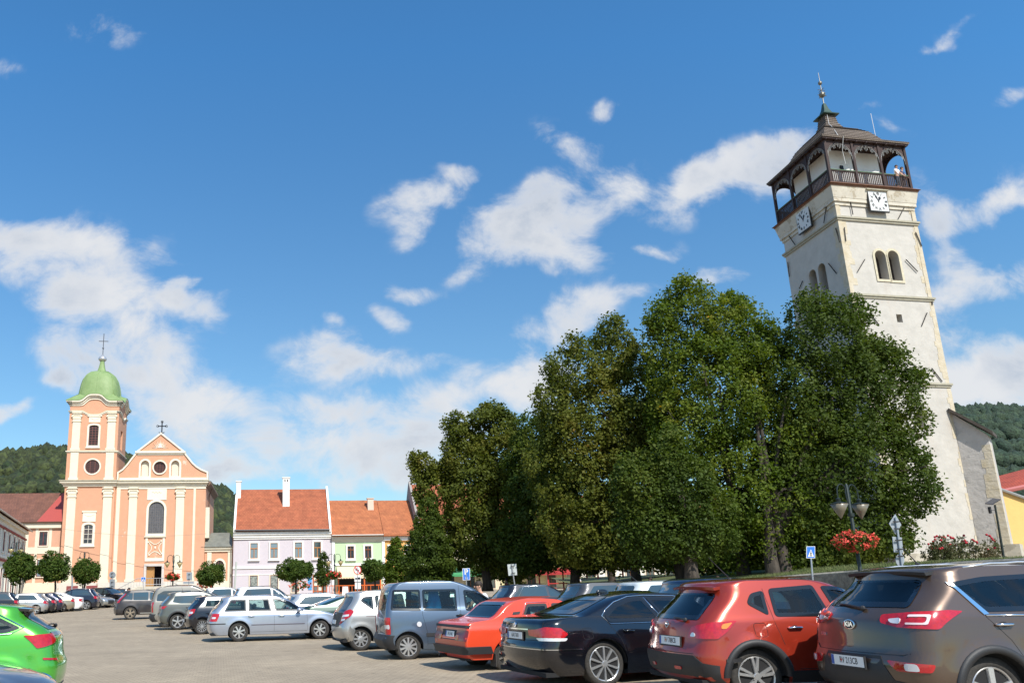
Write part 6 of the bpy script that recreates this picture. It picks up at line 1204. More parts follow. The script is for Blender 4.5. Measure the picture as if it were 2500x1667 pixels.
# ================================================================== the parked cars
HR = 27.7     # heading of the right hand row
R5 = dict(n=5, w=.34, rim=.70); R5D = dict(n=5, w=.17, double=.16, rim=.72); R10 = dict(n=10, w=.16, taper=.6, rim=.76, double=0); R7 = dict(n=7, w=.30, rim=.66, taper=.8); RC = dict(n=9, w=.24, rim=.68, disc=1, taper=1.2, bolt=0); R13 = dict(n=13, w=.13, rim=.68, taper=.8)
REARW = lambda w, z0, z1, k=.86: [(-w, z0), (w, z0), (w*k, z1), (-w*k, z1)]
def badge(kind, y, z, s=.06):
    def f(root, S, EP, SP):
        P = EP(y, z); n = S.normal(EP, y, z); n = Vector((n.x, n.y, n.z*.6)).normalized(); zx = Vector((0, 0, 1)).cross(n).normalized(); Mt = Matrix((zx, n.cross(zx), n)).transposed().to_4x4(); Mt.translation = P+n*.012
        m = MB()
        if kind == 'oval':
            m.lathe([(1, -.01), (1, .004), (.86, .006)], n=24, M=Mt @ Matrix.Diagonal((s*1.25, s*.72, 1, 1))); o = m.build('badge', CHR, root); q = MB(); q.lathe([(.84, .003), (.84, .007)], n=24, M=Mt @ Matrix.Diagonal((s*1.25, s*.72, 1, 1))); q.build('badge_field', BLK, o); text('badge_lettering', 'KIA', s*.95, CHR, o, Mt @ Matrix.Translation((0, 0, .008)), 1.15, .002)
        elif kind == 'ringbar':
            m.ring([(s*math.cos(a), s*math.sin(a)) for a in np.linspace(0, 6.283, 25)[:-1]], [(s*.74*math.cos(a), s*.74*math.sin(a)) for a in np.linspace(0, 6.283, 25)[:-1]], -.006, .008); m.box(-s*1.15, s*1.15, -.005, .012, -s*.2, s*.2); m.v = [tuple(Mt @ Matrix.Rotation(-math.pi/2, 4, 'X') @ Vector(v)) for v in m.v]; m.build('badge', CHR, root)
        elif kind == 'round':
            m.lathe([(s, -.01), (s, .006), (s*.85, .009), (.001, .009)], n=24, M=Mt); o = m.build('badge', CHR, root); q = MB(); q.prism([(0, 0)]+[(s*.62*math.cos(a), s*.62*math.sin(a)) for a in np.linspace(0, math.pi/2, 7)], 'z', .009, .011); q.prism([(0, 0)]+[(s*.62*math.cos(a), s*.62*math.sin(a)) for a in np.linspace(math.pi, math.pi*1.5, 7)], 'z', .009, .011); q.v = [tuple(Mt @ Vector(v)) for v in q.v]; q.build('badge_field', PLB, o)
        elif kind == 'star':
            m.ring([(s*math.cos(a), s*math.sin(a)) for a in np.linspace(0, 6.283, 21)[:-1]], [(s*.88*math.cos(a), s*.88*math.sin(a)) for a in np.linspace(0, 6.283, 21)[:-1]], -.004, .006)
            for k in range(3): a = math.pi/2+k*2.094; m.prism([(-.1*s*math.sin(a), .1*s*math.cos(a)), (.92*s*math.cos(a), .92*s*math.sin(a)), (.1*s*math.sin(a), -.1*s*math.cos(a))], 'y', -.004, .008)
            m.v = [tuple(Mt @ Matrix.Rotation(-math.pi/2, 4, 'X') @ Vector(v)) for v in m.v]; m.build('badge', CHR, root)
    return f
def multi(*fs):
    def f(*a):
        for g in fs: g(*a)
    return f
def lettering(t, y, z, s, m=None, sx=1):
    def f(root, S, EP, SP):
        P = EP(y, z); n = S.normal(EP, y, z); zx = Vector((0, 0, 1)).cross(n).normalized(); Mt = Matrix((zx, n.cross(zx), n)).transposed().to_4x4(); Mt.translation = P+n*.006; text('lettering', t, s, m or CHR, root, Mt, sx, .001)
    return f
def groove(pts, r=.0045):
    def f(root, S, EP, SP):
        m = MB(); out = []
        for a, b in zip(pts, pts[1:]):
            n = max(1, int(math.hypot(b[0]-a[0], b[1]-a[1])/.05)); out += [(a[0]+(b[0]-a[0])*t/n, a[1]+(b[1]-a[1])*t/n) for t in range(n)]
        out.append(pts[-1]); m.tube([EP(*q)-S.normal(EP, *q)*.001 for q in out], r, 5); m.build('tailgate_gap', DRK, root)
    return f
def fuel(x, z, r=.085, m=None, side=-1, sq=True):
    def f(root, S, EP, SP):
        fn = SP(side); pts = [(x+r*math.cos(a)*(1.15 if sq else 1), z+r*math.sin(a)) for a in np.linspace(0, 2*math.pi, 25)]
        if sq: pts = roundpoly([(x-r, z-r), (x+r, z-r), (x+r, z+r), (x-r, z+r)], .04); pts.append(pts[0])
        if m: patch(S, fn, [(x+r*math.cos(a), z+r*math.sin(a)) for a in np.linspace(0, 2*math.pi, 21)[:-1]], .012, .012, .05).build('fuel_cap', m, root)
        else: q = MB(); q.tube([fn(*p)-S.normal(fn, *p)*.001 for p in pts], .004, 5); q.build('fuel_flap', DRK, root)
    return f
GR = 'cars parked in the right hand row'; GL = 'cars parked in the left hand row'; GB = 'cars parked in the row behind'
# ---- 1 brown SUV, nearest on the right
k = hatch(4.44, 1.86, 1.675, 1.10, tail=.60, cowl=3.25, hood=1.10, name='parked_car', label='brown metallic SUV with a chrome roof rail and plate ending 213CB, nearest on the right', group=GR, near=True,
    paint=paint('brown', (.105, .068, .047), .5, .30), ro=.92, wb=2.64, wr=.355, zb=.26, arch=.07, rim=R5, tw=.23, flare=.03, rr=.26, bulge=.10, gap=.045, roofw=.73,
    side=[[(1.00, 1.15), (1.78, 1.15), (1.80, 1.535), (1.15, 1.51), (.72, 1.45)], [(1.88, 1.15), (2.98, 1.12), (2.55, 1.42), (2.2, 1.53), (1.90, 1.54)]],
    chrome=[[(.98, 1.115), (1.4, 1.11), (2.2, 1.105), (3.05, 1.09)]], chr_r=.012, rearwin=[REARW(.64, 1.20, 1.49, .80)], windscreen=[REARW(.68, 1.14, 1.54, .82)],
    handles=[(1.14, 1.02), (2.12, 1.02)], handlem=CHR, mirror=(2.95, 1.20), gaps=[[(.98, 1.10), (1.18, .86), (1.28, .64)], [(1.84, 1.5), (1.84, .35)], [(1.3, .35), (2.9, .35)], [(2.95, 1.04), (2.98, .35)]],
    lights=[('r', RED, [(.40, 1.12), (.42, 1.04), (.60, 1.00), (1.00, .985), (1.20, 1.16), (1.02, 1.175), (.7, 1.15)], 'tail_light', .016), ('r', WHL, [(.50, 1.075), (.64, 1.09), (.64, 1.035), (.54, 1.04)], 'reversing_lamp', .024), ('r', mat('lamp_ring', (.75, .6, .6), .15, coat=1), [(.70, 1.12), (.90, 1.125), (.90, 1.03), (.70, 1.03), (.70, 1.048), (.875, 1.048), (.875, 1.105), (.70, 1.10)], 'light_guide', .024), ('r', RED, [(.50, .66), (.60, .56), (.94, .56), (.98, .64)], 'rear_reflector', .012), ('r', WHL, [(.70, .64), (.82, .64), (.84, .57), (.70, .57)], 'reflector_lens', .018)],
    trim=[('s', CHR, [(.735, 1.46), (.785, 1.45), (1.02, 1.13), (.96, 1.12)], 'window_accent', .012), ('r', BLK, [(-.86, .28), (.86, .28), (.86, .42), (.55, .46), (.42, .70), (-.42, .70), (-.55, .46), (-.86, .42)], 'bumper_insert'), ('s', BLK, [(1.3, .27), (3.1, .27), (3.1, .40), (1.3, .40)], 'sill_moulding', .012)],
    spoiler=(.54, .92, 1.585, 1.645, .60), spoilerm=BLK, wiper=(-.12, 1.19, .40, 1.23), rails=(1.0, 3.0, .03), antenna=(1.05, 1.67, -.16, .20), plates=[((.0, .62), dict(s='RV 213CB'))], cabin=(.55, 3.1), seats=(1.35, 2.15),
    extra=multi(badge('oval', 0, 1.01, .075), lettering('CRDi', .56, .88, .05, sx=1.3), groove([(-.74, .74), (-.66, .72), (.66, .72), (.76, .80), (.82, .98)]), groove([(.82, 1.18), (.76, 1.36), (.68, 1.54)])))
o, S = make_car(k); p = at(2425, 1650, 8.75); park(o, S, 'rr', (p.x, 8.75), 6)
# ---- 2 red crossover
k = hatch(4.31, 1.79, 1.61, 1.03, tail=.55, cowl=3.15, hood=1.03, name='parked_car', label='orange red crossover with black sills and plate ending 788CB beside the brown SUV', group=GR, near=True,
    paint=paint('red', (.36, .034, .015), .45, .28), ro=.84, wb=2.63, wr=.35, zb=.27, arch=.075, rim=R5D, tw=.22, flare=.03, rr=.24, bulge=.09, gap=.045, roofw=.74,
    side=[[(.86, 1.26), (1.12, 1.10), (1.14, 1.43), (.95, 1.39)], [(1.20, 1.09), (1.98, 1.08), (1.86, 1.49), (1.22, 1.45)], [(2.08, 1.08), (3.0, 1.06), (2.55, 1.36), (2.2, 1.46), (1.96, 1.475)]],
    rearwin=[REARW(.64, 1.06, 1.40, .86)], windscreen=[REARW(.68, 1.08, 1.48, .82)], handles=[(1.42, .95), (2.3, .95)], handlem=CHR, mirror=(2.85, 1.12), gaps=[[(1.14, 1.45), (1.17, 1.0), (1.24, .74)], [(2.0, 1.05), (1.98, .8), (1.98, .40)], [(1.4, .44), (3.0, .44)]],
    lights=[('r', RED, [(.52, .83), (.58, .97), (.84, 1.03), (1.16, 1.05), (1.08, .92), (.96, .83)], 'tail_light', .018), ('r', WHL, [(.57, .85), (.61, .91), (.67, .89), (.67, .85)], 'reversing_lamp', .026), ('r', ORG, [(.98, 1.01), (1.11, 1.03), (1.06, .95), (.98, .95)], 'indicator', .025), ('r', RED, [(.28, .47), (.42, .47), (.42, .43), (.28, .43)], 'rear_reflector', .026)],
    trim=[('r', BLK, [(-.95, .28), (.95, .28), (1.0, .50), (.80, .53), (.68, .62), (-.68, .62), (-.80, .53), (-1.0, .50)], 'bumper', .016), ('s', BLK, [(1.28, .28), (3.0, .28), (3.0, .42), (1.28, .42)], 'sill_moulding', .014), ('s', BLK, [(.42, .58), (.62, .59), (.62, .55), (.42, .54)], 'bumper_strip', .018)],
    spoiler=(.46, .85, 1.49, 1.56, .58), wiper=(-.42, 1.06, -.15, 1.08), antenna=(1.1, 1.59, -.28, .30), plates=[((-.14, .78), dict(s='RV 788CB'))], cabin=(.5, 3.0), seats=(1.3, 2.1),
    extra=multi(badge('ringbar', -.04, .985, .045), fuel(.95, .93), lettering('dCi', .46, .66, .05), groove([(-.66, .64), (.62, .64), (.66, .80), (.70, 1.1)])))
o, S = make_car(k); p = ground(1860, 1722); park(o, S, 'rr', (p.x, p.y), 5)
# ---- 3 black saloon
k = sedan(5.04, 1.90, 1.49, .98, 1.05, .62, 1.62, cowl=3.75, hood=1.0, name='parked_car', label='glossy black luxury saloon with chrome window trim between orange and red cars', cat='car', group=GR, near=True,
    paint=paint('black', (.006, .006, .009), .2, .16), ro=1.15, wb=2.99, wr=.36, zb=.2, rim=R10, tw=.25, flare=.022, rr=.26, bulge=.08, gap=.035, roofw=.72,
    side=[[(1.30, 1.0), (2.30, 1.0), (2.06, 1.375), (1.80, 1.36), (1.50, 1.27), (1.24, 1.10)], [(2.38, 1.0), (3.62, .99), (3.1, 1.24), (2.7, 1.355), (2.14, 1.38)]],
    chrome=[[(3.7, .97), (2.5, .98), (1.31, .975), (1.19, 1.10), (1.30, 1.20), (1.50, 1.31), (1.80, 1.395), (2.1, 1.41), (2.7, 1.39), (3.15, 1.265), (3.7, 1.0)], [(2.34, 1.0), (2.10, 1.38)]], chr_r=.009,
    rearwin=[REARW(.66, 1.13, 1.395, .78)], rearglass=GLD, windscreen=[REARW(.70, 1.06, 1.37, .80)], sideglass=glassm('blue_tint_glass', (.07, .08, .10), .02), handles=[(1.62, .86), (2.75, .86)], mirror=(3.45, 1.07), gaps=[[(1.26, 1.0), (1.45, .76), (1.52, .55)], [(2.34, 1.0), (2.40, .8), (2.38, .3)]],
    lights=[('r', RED, [(.40, .90), (.42, .81), (.62, .79), (1.10, .78), (1.18, .84), (1.04, .93), (.80, .95), (.6, .91)], 'tail_light', .016), ('r', WHL, [(.60, .775), (.66, .735), (1.14, .735), (1.17, .78), (.8, .785)], 'reversing_lamp', .016)],
    trim=[('r', CHR, [(-.40, .915), (.40, .915), (.40, .895), (-.40, .895)], 'chrome_bar', .016), ('r', CHR, [(-1.45, .612), (1.45, .612), (1.45, .598), (-1.45, .598)], 'bumper_chrome', .010)],
    spoiler=None, plates=[((0, .80), dict(s='6A0 7601', shield=False))], cabin=(1.0, 3.6), seats=(1.95, 2.9), extra=multi(badge('round', 0, .965, .042), fuel(.86, .84), groove([(-.74, 1.06), (-.72, .74), (.4, .73)]), lambda r, S, E, P: MB().ball((1.78, 0, 1.47), (.13, .022, .05), 12, 8).build('roof_antenna', S.c['paint'], r, smooth=True)))
o, S = make_car(k); p = ground(1483, 1677); park(o, S, 'rr', (p.x, p.y), 16)
# ---- 4 orange old saloon
k = sedan(4.17, 1.61, 1.41, .90, .93, .52, 1.24, cowl=3.0, hood=.93, name='parked_car', label='old boxy orange red saloon with black bumpers and a mud flap', group=GR, near=True,
    paint=mat('paint_orange', (.66, .062, .022), .28, 0, .6), ro=.92, wb=2.4, wr=.295, zb=.25, rim=dict(n=8, w=.2, rim=.62, disc=1), rimm=mat('steel_grey', (.25, .24, .22), .5, .6), tw=.165, flare=.008, rr=.06, bulge=.02, gap=.04, roofw=.80, crown=.04, tuck=.06,
    side=[[(1.26, .925), (1.90, .92), (1.90, 1.275), (1.44, 1.27)], [(2.00, .92), (3.02, .92), (2.66, 1.27), (2.00, 1.275)]],
    chrome=[[(1.23, .91), (1.43, 1.295), (1.92, 1.30)]], chr_r=.006, rearwin=[REARW(.60, 1.02, 1.31, .84)], windscreen=[REARW(.62, .98, 1.27, .86)], handles=[(1.75, .82), (2.8, .82)], handlem=BLK, mirror=(2.8, .98), gaps=[[(1.95, 1.28), (1.95, .35)], [(1.22, .9), (1.30, .66)]], border=BLK,
    lights=[('r', mat('old_lamp_red', (.20, .02, .015), .3, coat=.5), [(.33, .80), (.33, .60), (.77, .60), (.77, .80)], 'tail_light', .010), ('r', mat('old_lamp_amber', (.32, .13, .05), .3, coat=.5), [(.34, .70), (.34, .61), (.45, .61), (.45, .70)], 'indicator', .018)],
    trim=[('r', BLK, [(-.33, .80), (.33, .80), (.33, .61), (-.33, .61)], 'number_panel', .006), ('r', BLK, [(-.77, .875), (.77, .875), (.77, .84), (-.77, .84)], 'spoiler_lip', .03), ('r', BLK, [(-1.45, .50), (1.45, .50), (1.45, .37), (-1.45, .37)], 'bumper', .055), ('s', BLK, [(1.52, 1.155), (1.66, 1.155), (1.66, 1.10), (1.50, 1.10)], 'vent_grille', .010)] if False else [('r', BLK, [(-.33, .80), (.33, .80), (.33, .61), (-.33, .61)], 'number_panel', .006), ('r', BLK, [(-.77, .885), (.77, .885), (.77, .845), (-.77, .845)], 'spoiler_lip', .03), ('r', BLK, [(-1.25, .50), (1.25, .50), (1.25, .37), (-1.25, .37)], 'bumper', .055), ('s', BLK, [(1.12, 1.12), (1.28, 1.13), (1.25, 1.08), (1.09, 1.07)], 'vent_grille', .010)],
    plates=[((-.05, .715), dict(s='RV-514AL', shield=False, w=.40, sx=.6))], cabin=(.95, 2.9), seats=(1.55, 2.25),
    extra=multi(fuel(.80, .80, .055, mat('cap_grey', (.06, .06, .065), .4, .4), sq=False), lambda r, S, E, P: [MB().box(.62, .63, s*.70-.12, s*.70+.12, .12, .36).build('mud_flap', mat('flap_grey', (.07, .065, .06), .9), r) for s in (-1, 1)], lambda r, S, E, P: MB().tube([(-.06, .35, .30), (.3, .35, .28)], .025, 8).build('exhaust', BLK, r), lettering('120 L', .6, .565, .04)))
o, S = make_car(k); p = ground(1243, 1640); park(o, S, 'rr', (p.x, p.y), 18)
# ---- 5 grey blue high van
def berl():
    L, H = 4.14, 1.80
    return dict(L=L, W=1.72, H=H, belt=1.10, zb=.24, wsx=3.0, rear=[(.24, .10), (.40, .0), (.52, -.01), (.56, .05), (.9, .03), (1.1, .05), (1.5, .14), (1.66, .22), (1.73, .32), (1.775, .8), (1.795, 1.2), (1.80, 1.55)],
        front=[(.24, L-.10), (.4, L-.02), (.5, L), (.62, L-.05), (.72, L-.12), (.80, L-.24), (.98, L-.80), (1.08, 3.05), (1.12, 2.98), (1.45, 2.52), (1.62, 2.25), (1.70, 2.05), (1.76, 1.85), (1.79, 1.68), (1.80, 1.6)])
k = berl(); k.update(name='parked_van', label='tall grey blue family van with white fuel cap and a blue shirt hung inside', cat='van', group=GR, near=True,
    paint=paint('greyblue', (.105, .145, .205), .6, .34), ro=.60, wb=2.69, wr=.30, rim=dict(n=10, w=.26, taper=.8, rim=.70, bolt=0), tw=.18, rr=.14, bulge=.05, gap=.05, roofw=.80, flare=.01, crown=.05,
    side=[[(.20, 1.12), (.93, 1.10), (.93, 1.58), (.28, 1.585)], [(.98, 1.10), (1.80, 1.08), (1.80, 1.58), (.98, 1.58)], [(2.0, 1.08), (2.95, 1.02), (2.62, 1.35), (2.35, 1.52), (1.98, 1.56)]],
    rearwin=[REARW(.62, 1.12, 1.58, .92)], windscreen=[REARW(.70, 1.14, 1.62, .86)], handles=[(1.86, .98)], handlem=BLK, mirror=(2.8, 1.12), gaps=[[(.955, 1.6), (.955, 1.0), (1.05, .62), (1.05, .32)], [(1.87, 1.66), (1.87, .36)], [(1.05, .36), (2.85, .36)]],
    lights=[('r', RED, [(.66, .96), (.66, .58), (.86, .58), (.86, .96)], 'tail_light', .012), ('r', WHL, [(.68, .80), (.68, .70), (.84, .70), (.84, .80)], 'reversing_lamp', .018)],
    trim=[('r', BLK, [(-.95, .26), (.95, .26), (.95, .56), (-.95, .56)], 'bumper', .03), ('s', BLK, [(1.02, .52), (2.9, .52), (2.9, .60), (1.02, .60)], 'side_strip', .010), ('s', BLK, [(.16, .27), (.24, .27), (.24, .56), (.16, .56)], 'bumper_corner', .02)],
    plates=[((0, .74), dict(s='RV 406BK'))] if False else [], cabin=(.4, 2.9), seats=(1.15, 2.05), extra=multi(fuel(.86, .80, .058, WHL, sq=False)))
o, S = make_car(k); p = ground(999, 1611.5); park(o, S, 'rr', (p.x, p.y), 8)
sh = MB(); V = []
for i in range(9):
    for j in range(7): t = i/8; u = (j/6-.5); V.append((1.30+u*(.22+.16*t), -.58+.03*math.sin(j*2.1+t*2)+.02*math.sin(i), 1.56-.44*t))
sh.add(V, [(i*7+j, i*7+j+1, i*7+j+8, i*7+j+7) for i in range(8) for j in range(6)]); sh.tube([(1.12, -.58, 1.54), (1.30, -.58, 1.60), (1.48, -.58, 1.54)], .01, 5)
so_ = sh.build('hanging_shirt', mat('cloth_blue', (.015, .28, .70), .8), smooth=True, fixn=False); tag(so_, 'bright blue shirt hanging behind the rear side window of the grey blue van', 'shirt'); so_.matrix_world = Matrix.Translation(o.location) @ Matrix.Rotation(o.rotation_euler.z, 4, 'Z')
# ---- 6 silver grey compact with one-box shape
k = hatch(3.84, 1.76, 1.59, 1.0, tail=.42, cowl=3.05, hood=1.05, peak=1.6, name='parked_car', label='silver compact one box car with dirty dark tailgate left of the grey blue van', group=GR, near=True,
    paint=paint('silver', (.44, .44, .43), .65, .32), ro=.60, wb=2.57, wr=.30, zb=.24, rim=RC, tw=.2, flare=.02, rr=.22, bulge=.08, gap=.045, roofw=.74,
    side=[[(.62, 1.30), (.98, 1.04), (.98, 1.42), (.72, 1.40)], [(1.04, 1.03), (1.90, 1.0), (1.84, 1.47), (1.04, 1.43)], [(2.0, 1.0), (3.0, .98), (2.5, 1.36), (2.2, 1.46), (1.95, 1.475)]],
    rearwin=[REARW(.64, 1.02, 1.42, .84)], rearglass=mat('dusty_glass', (.06, .045, .035), .25, coat=.6, var=.5, vscale=3), windscreen=[REARW(.66, 1.1, 1.46, .84)], handles=[(1.10, .90), (2.2, .90)], mirror=(2.75, 1.06), gaps=[[(1.0, 1.45), (1.0, .95), (1.15, .62)], [(1.95, 1.45), (1.96, .35)]],
    lights=[('r', RED, [(.52, .68), (.62, 1.02), (.78, 1.08), (.94, 1.02), (.90, .88)], 'tail_light', .016), ('r', WHL, [(.64, .93), (.86, .95), (.86, .90), (.63, .87)], 'reversing_lamp', .024), ('r', WHL, [(.60, .82), (.78, .84), (.76, .79), (.60, .77)], 'indicator', .024)],
    trim=[('s', mat('trim_maroon', (.10, .05, .06), .6), [(.75, .895), (2.9, .90), (2.9, .888), (.75, .883)], 'body_line', .003), ('r', mat('dusty_tailgate', (.045, .04, .036), .6, var=.4, vscale=5), [(-.50, .62), (.50, .62), (.58, 1.0), (-.58, 1.0)], 'tailgate', .010)],
    antenna=(1.4, 1.585, -.06, .18), plates=[((0, .74), dict(s='RV 390BN'))] if False else [((0, .74), dict(s='', shield=False, w=.5))], cabin=(.55, 2.9), seats=(1.3, 2.0), extra=multi(badge('star', 0, .94, .05)))
o, S = make_car(k); p = ground(882, 1588); park(o, S, 'rr', (p.x, p.y), 13)
# ---- 7 light silver blue estate
k = hatch(4.68, 1.75, 1.48, .93, tail=.50, cowl=3.35, hood=.96, peak=2.1, nose=.68, name='parked_car', label='pale silver blue estate car seen from the side with seven spoke wheels', group=GR, near=True,
    paint=paint('iceblue', (.40, .44, .52), .6, .30), ro=1.02, wb=2.70, wr=.312, zb=.22, rim=R7, tw=.2, flare=.02, rr=.2, bulge=.06, gap=.05, roofw=.74, steer=R_(-16),
    side=[[(.52, .96), (1.26, .95), (1.26, 1.345), (.74, 1.345)], [(1.32, .95), (2.10, .94), (2.02, 1.355), (1.32, 1.35)], [(2.22, .94), (3.2, .93), (2.72, 1.24), (2.40, 1.345), (2.12, 1.355)]],
    rearwin=[REARW(.60, .98, 1.33, .88)], windscreen=[REARW(.66, 1.0, 1.35, .82)], handles=[(1.42, .80), (2.42, .79)], mirror=(3.0, .98), gaps=[[(2.18, .93), (2.18, .3)], [(3.28, .88), (3.30, .3)], [(1.42, .30), (3.28, .30)]],
    lights=[('r', RED, [(.56, .90), (.56, .66), (.98, .66), (.98, .90)], 'tail_light', .012), ('r', WHL, [(.76, .80), (.76, .74), (.90, .74), (.90, .80)], 'reversing_lamp', .018), ('f', HEAD, [(.45, .66), (.45, .56), (.85, .56), (.90, .66)], 'headlight', .01)],
    trim=[('s', mat('strip_dark', (.07, .05, .07), .5), [(1.42, .535), (3.2, .535), (3.2, .515), (1.42, .515)], 'side_strip', .010), ('r', BLK, [(-1.28, .595), (1.28, .595), (1.28, .565), (-1.28, .565)], 'bumper_strip', .012)],
    antenna=(1.0, 1.47, -.2, .14), plates=[((0, .76), dict(s='RV 118AZ'))] if False else [], cabin=(.6, 3.2), seats=(1.6, 2.45))
o, S = make_car(k); p = ground(583, 1566); park(o, S, 'rr', (p.x, p.y), 13)
# ---- 8 black small hatch
MID = dict(near=False)
k = hatch(3.90, 1.68, 1.47, .97, tail=.45, cowl=2.9, hood=.98, name='parked_car', label='small black hatchback with bright red and white tail lights behind the silver blue estate', group=GR, near=True,
    paint=paint('black2', (.012, .012, .018), .3, .22), ro=.62, wb=2.46, wr=.30, zb=.22, rim=R13, tw=.19, rr=.24, bulge=.09, gap=.045, side=[[(.66, 1.0), (1.35, .99), (1.35, 1.33), (.74, 1.32)], [(1.43, .99), (2.6, .98), (2.1, 1.32), (1.44, 1.34)]], rearwin=[REARW(.60, 1.0, 1.30, .85)], windscreen=[REARW(.62, 1.02, 1.34, .84)],
    lights=[('r', RED, [(.52, .70), (.52, .94), (.84, .96), (.86, .82), (.66, .68)], 'tail_light', .014), ('r', WHL, [(.58, .85), (.80, .86), (.80, .78), (.58, .78)], 'reversing_lamp', .022)], cabin=(.5, 2.7), seats=(1.2, 1.9), antenna=(.9, 1.46, -.12, .16), plates=[((0, .52), dict(s='', shield=False))])
o, S = make_car(k); p = ground(493, 1548); park(o, S, 'rr', (p.x, p.y), 18)
# ---- 9 grey green SUV
k = hatch(4.39, 1.82, 1.64, 1.08, tail=.50, cowl=3.2, hood=1.08, name='parked_car', label='grey green compact SUV with silver five spoke wheels and a roof spoiler', group=GR,
    paint=paint('greygreen', (.105, .108, .095), .4, .35), ro=.86, wb=2.64, wr=.35, zb=.26, arch=.07, rim=R5, tw=.22, rr=.22, bulge=.07, gap=.05, side=[[(.62, 1.18), (.95, 1.12), (1.9, 1.1), (1.9, 1.47), (.72, 1.44)], [(2.0, 1.1), (2.95, 1.08), (2.5, 1.4), (2.0, 1.48)]], rearwin=[REARW(.62, 1.14, 1.44, .84)], windscreen=[REARW(.66, 1.14, 1.5, .82)],
    lights=[('r', RED, [(.50, 1.0), (.50, .90), (.88, .90), (1.0, 1.02)], 'tail_light', .014)], trim=[('r', CHR, [(.40, 1.045), (1.0, 1.055), (1.0, 1.03), (.40, 1.02)], 'chrome_bar', .014)], spoiler=(.40, .80, 1.55, 1.60, .58), antenna=(1.1, 1.63, -.05, .2), rails=(1.0, 2.9, .035), railm=BLK, handles=[(1.3, .95), (2.3, .94)])
o, S = make_car(k); p = ground(433, 1537); park(o, S, 'rr', (p.x, p.y), 16)
# ---- 10 beige van
k = berl(); 
def scale_prof(k, fx, fz): k['L'] *= fx; k['H'] *= fz; k['belt'] *= fz; k['wsx'] *= fx; k['rear'] = [(z*fz, x*fx) for z, x in k['rear']]; k['front'] = [(z*fz, x*fx) for z, x in k['front']]; k['zb'] *= fz; return k
k = scale_prof(k, 1.1, 1.06); k.update(name='parked_van', label='beige grey van with black roof rails between the dirty off-roader and the grey green SUV', cat='van', group=GR, paint=paint('beige', (.27, .25, .215), .4, .4), ro=.72, wb=2.9, wr=.33, rim=R13, tw=.2, rr=.14, bulge=.05, gap=.05, roofw=.80,
    side=[[(.30, 1.2), (1.9, 1.16), (1.9, 1.66), (.62, 1.66), (.34, 1.5)], [(2.0, 1.16), (3.1, 1.1), (2.7, 1.45), (2.0, 1.64)]], rearwin=[REARW(.62, 1.2, 1.66, .92)], windscreen=[REARW(.70, 1.2, 1.7, .86)], lights=[('r', RED, [(.70, 1.15), (.70, .68), (.82, .68), (.82, 1.15)], 'tail_light', .012)], trim=[('r', BLK, [(-.95, .28), (.95, .28), (.95, .60), (-.95, .60)], 'bumper', .03)], rails=(.6, 2.4, .06), railm=BLK, antenna=(1.2, 1.9, 0, .2))
o, S = make_car(k); p = ground(402, 1530); park(o, S, 'rr', (p.x, p.y), 14)
# ---- 11 dirty dark off-roader
k = hatch(4.63, 1.89, 1.71, 1.06, tail=.62, cowl=3.35, hood=1.1, name='parked_car', label='dusty dark off-roader with tall red tail lights at the far end of the right row', group=GR, paint=mat('paint_dusty', (.020, .018, .022), .35, .2, .5, var=.5, vscale=3, var2=(.06, .05, .045)), ro=.95, wb=2.77, wr=.37, zb=.28, rim=R5D, rimm=mat('dusty_alloy', (.33, .27, .20), .6, .4), tw=.23, rr=.26, bulge=.09, gap=.05,
    side=[[(.52, 1.18), (1.05, 1.12), (1.05, 1.52), (.74, 1.50)], [(1.1, 1.11), (1.95, 1.09), (1.95, 1.55), (1.1, 1.53)], [(2.05, 1.09), (3.1, 1.07), (2.6, 1.46), (2.05, 1.55)]], rearwin=[REARW(.62, 1.2, 1.5, .82)], windscreen=[REARW(.68, 1.15, 1.55, .82)], lights=[('r', RED, [(.66, .95), (.62, 1.2), (.60, 1.5), (.70, 1.48), (.80, 1.2), (.92, .98)], 'tail_light', .012)], trim=[('s', mat('sill_silver', (.45, .44, .42), .4, .6), [(1.5, .34), (3.2, .34), (3.2, .39), (1.5, .39)], 'side_step', .03)], rails=(1.0, 3.0, .03), railm=BLK)
o, S = make_car(k); p = ground(317, 1512); park(o, S, 'rr', (p.x, p.y), 16)
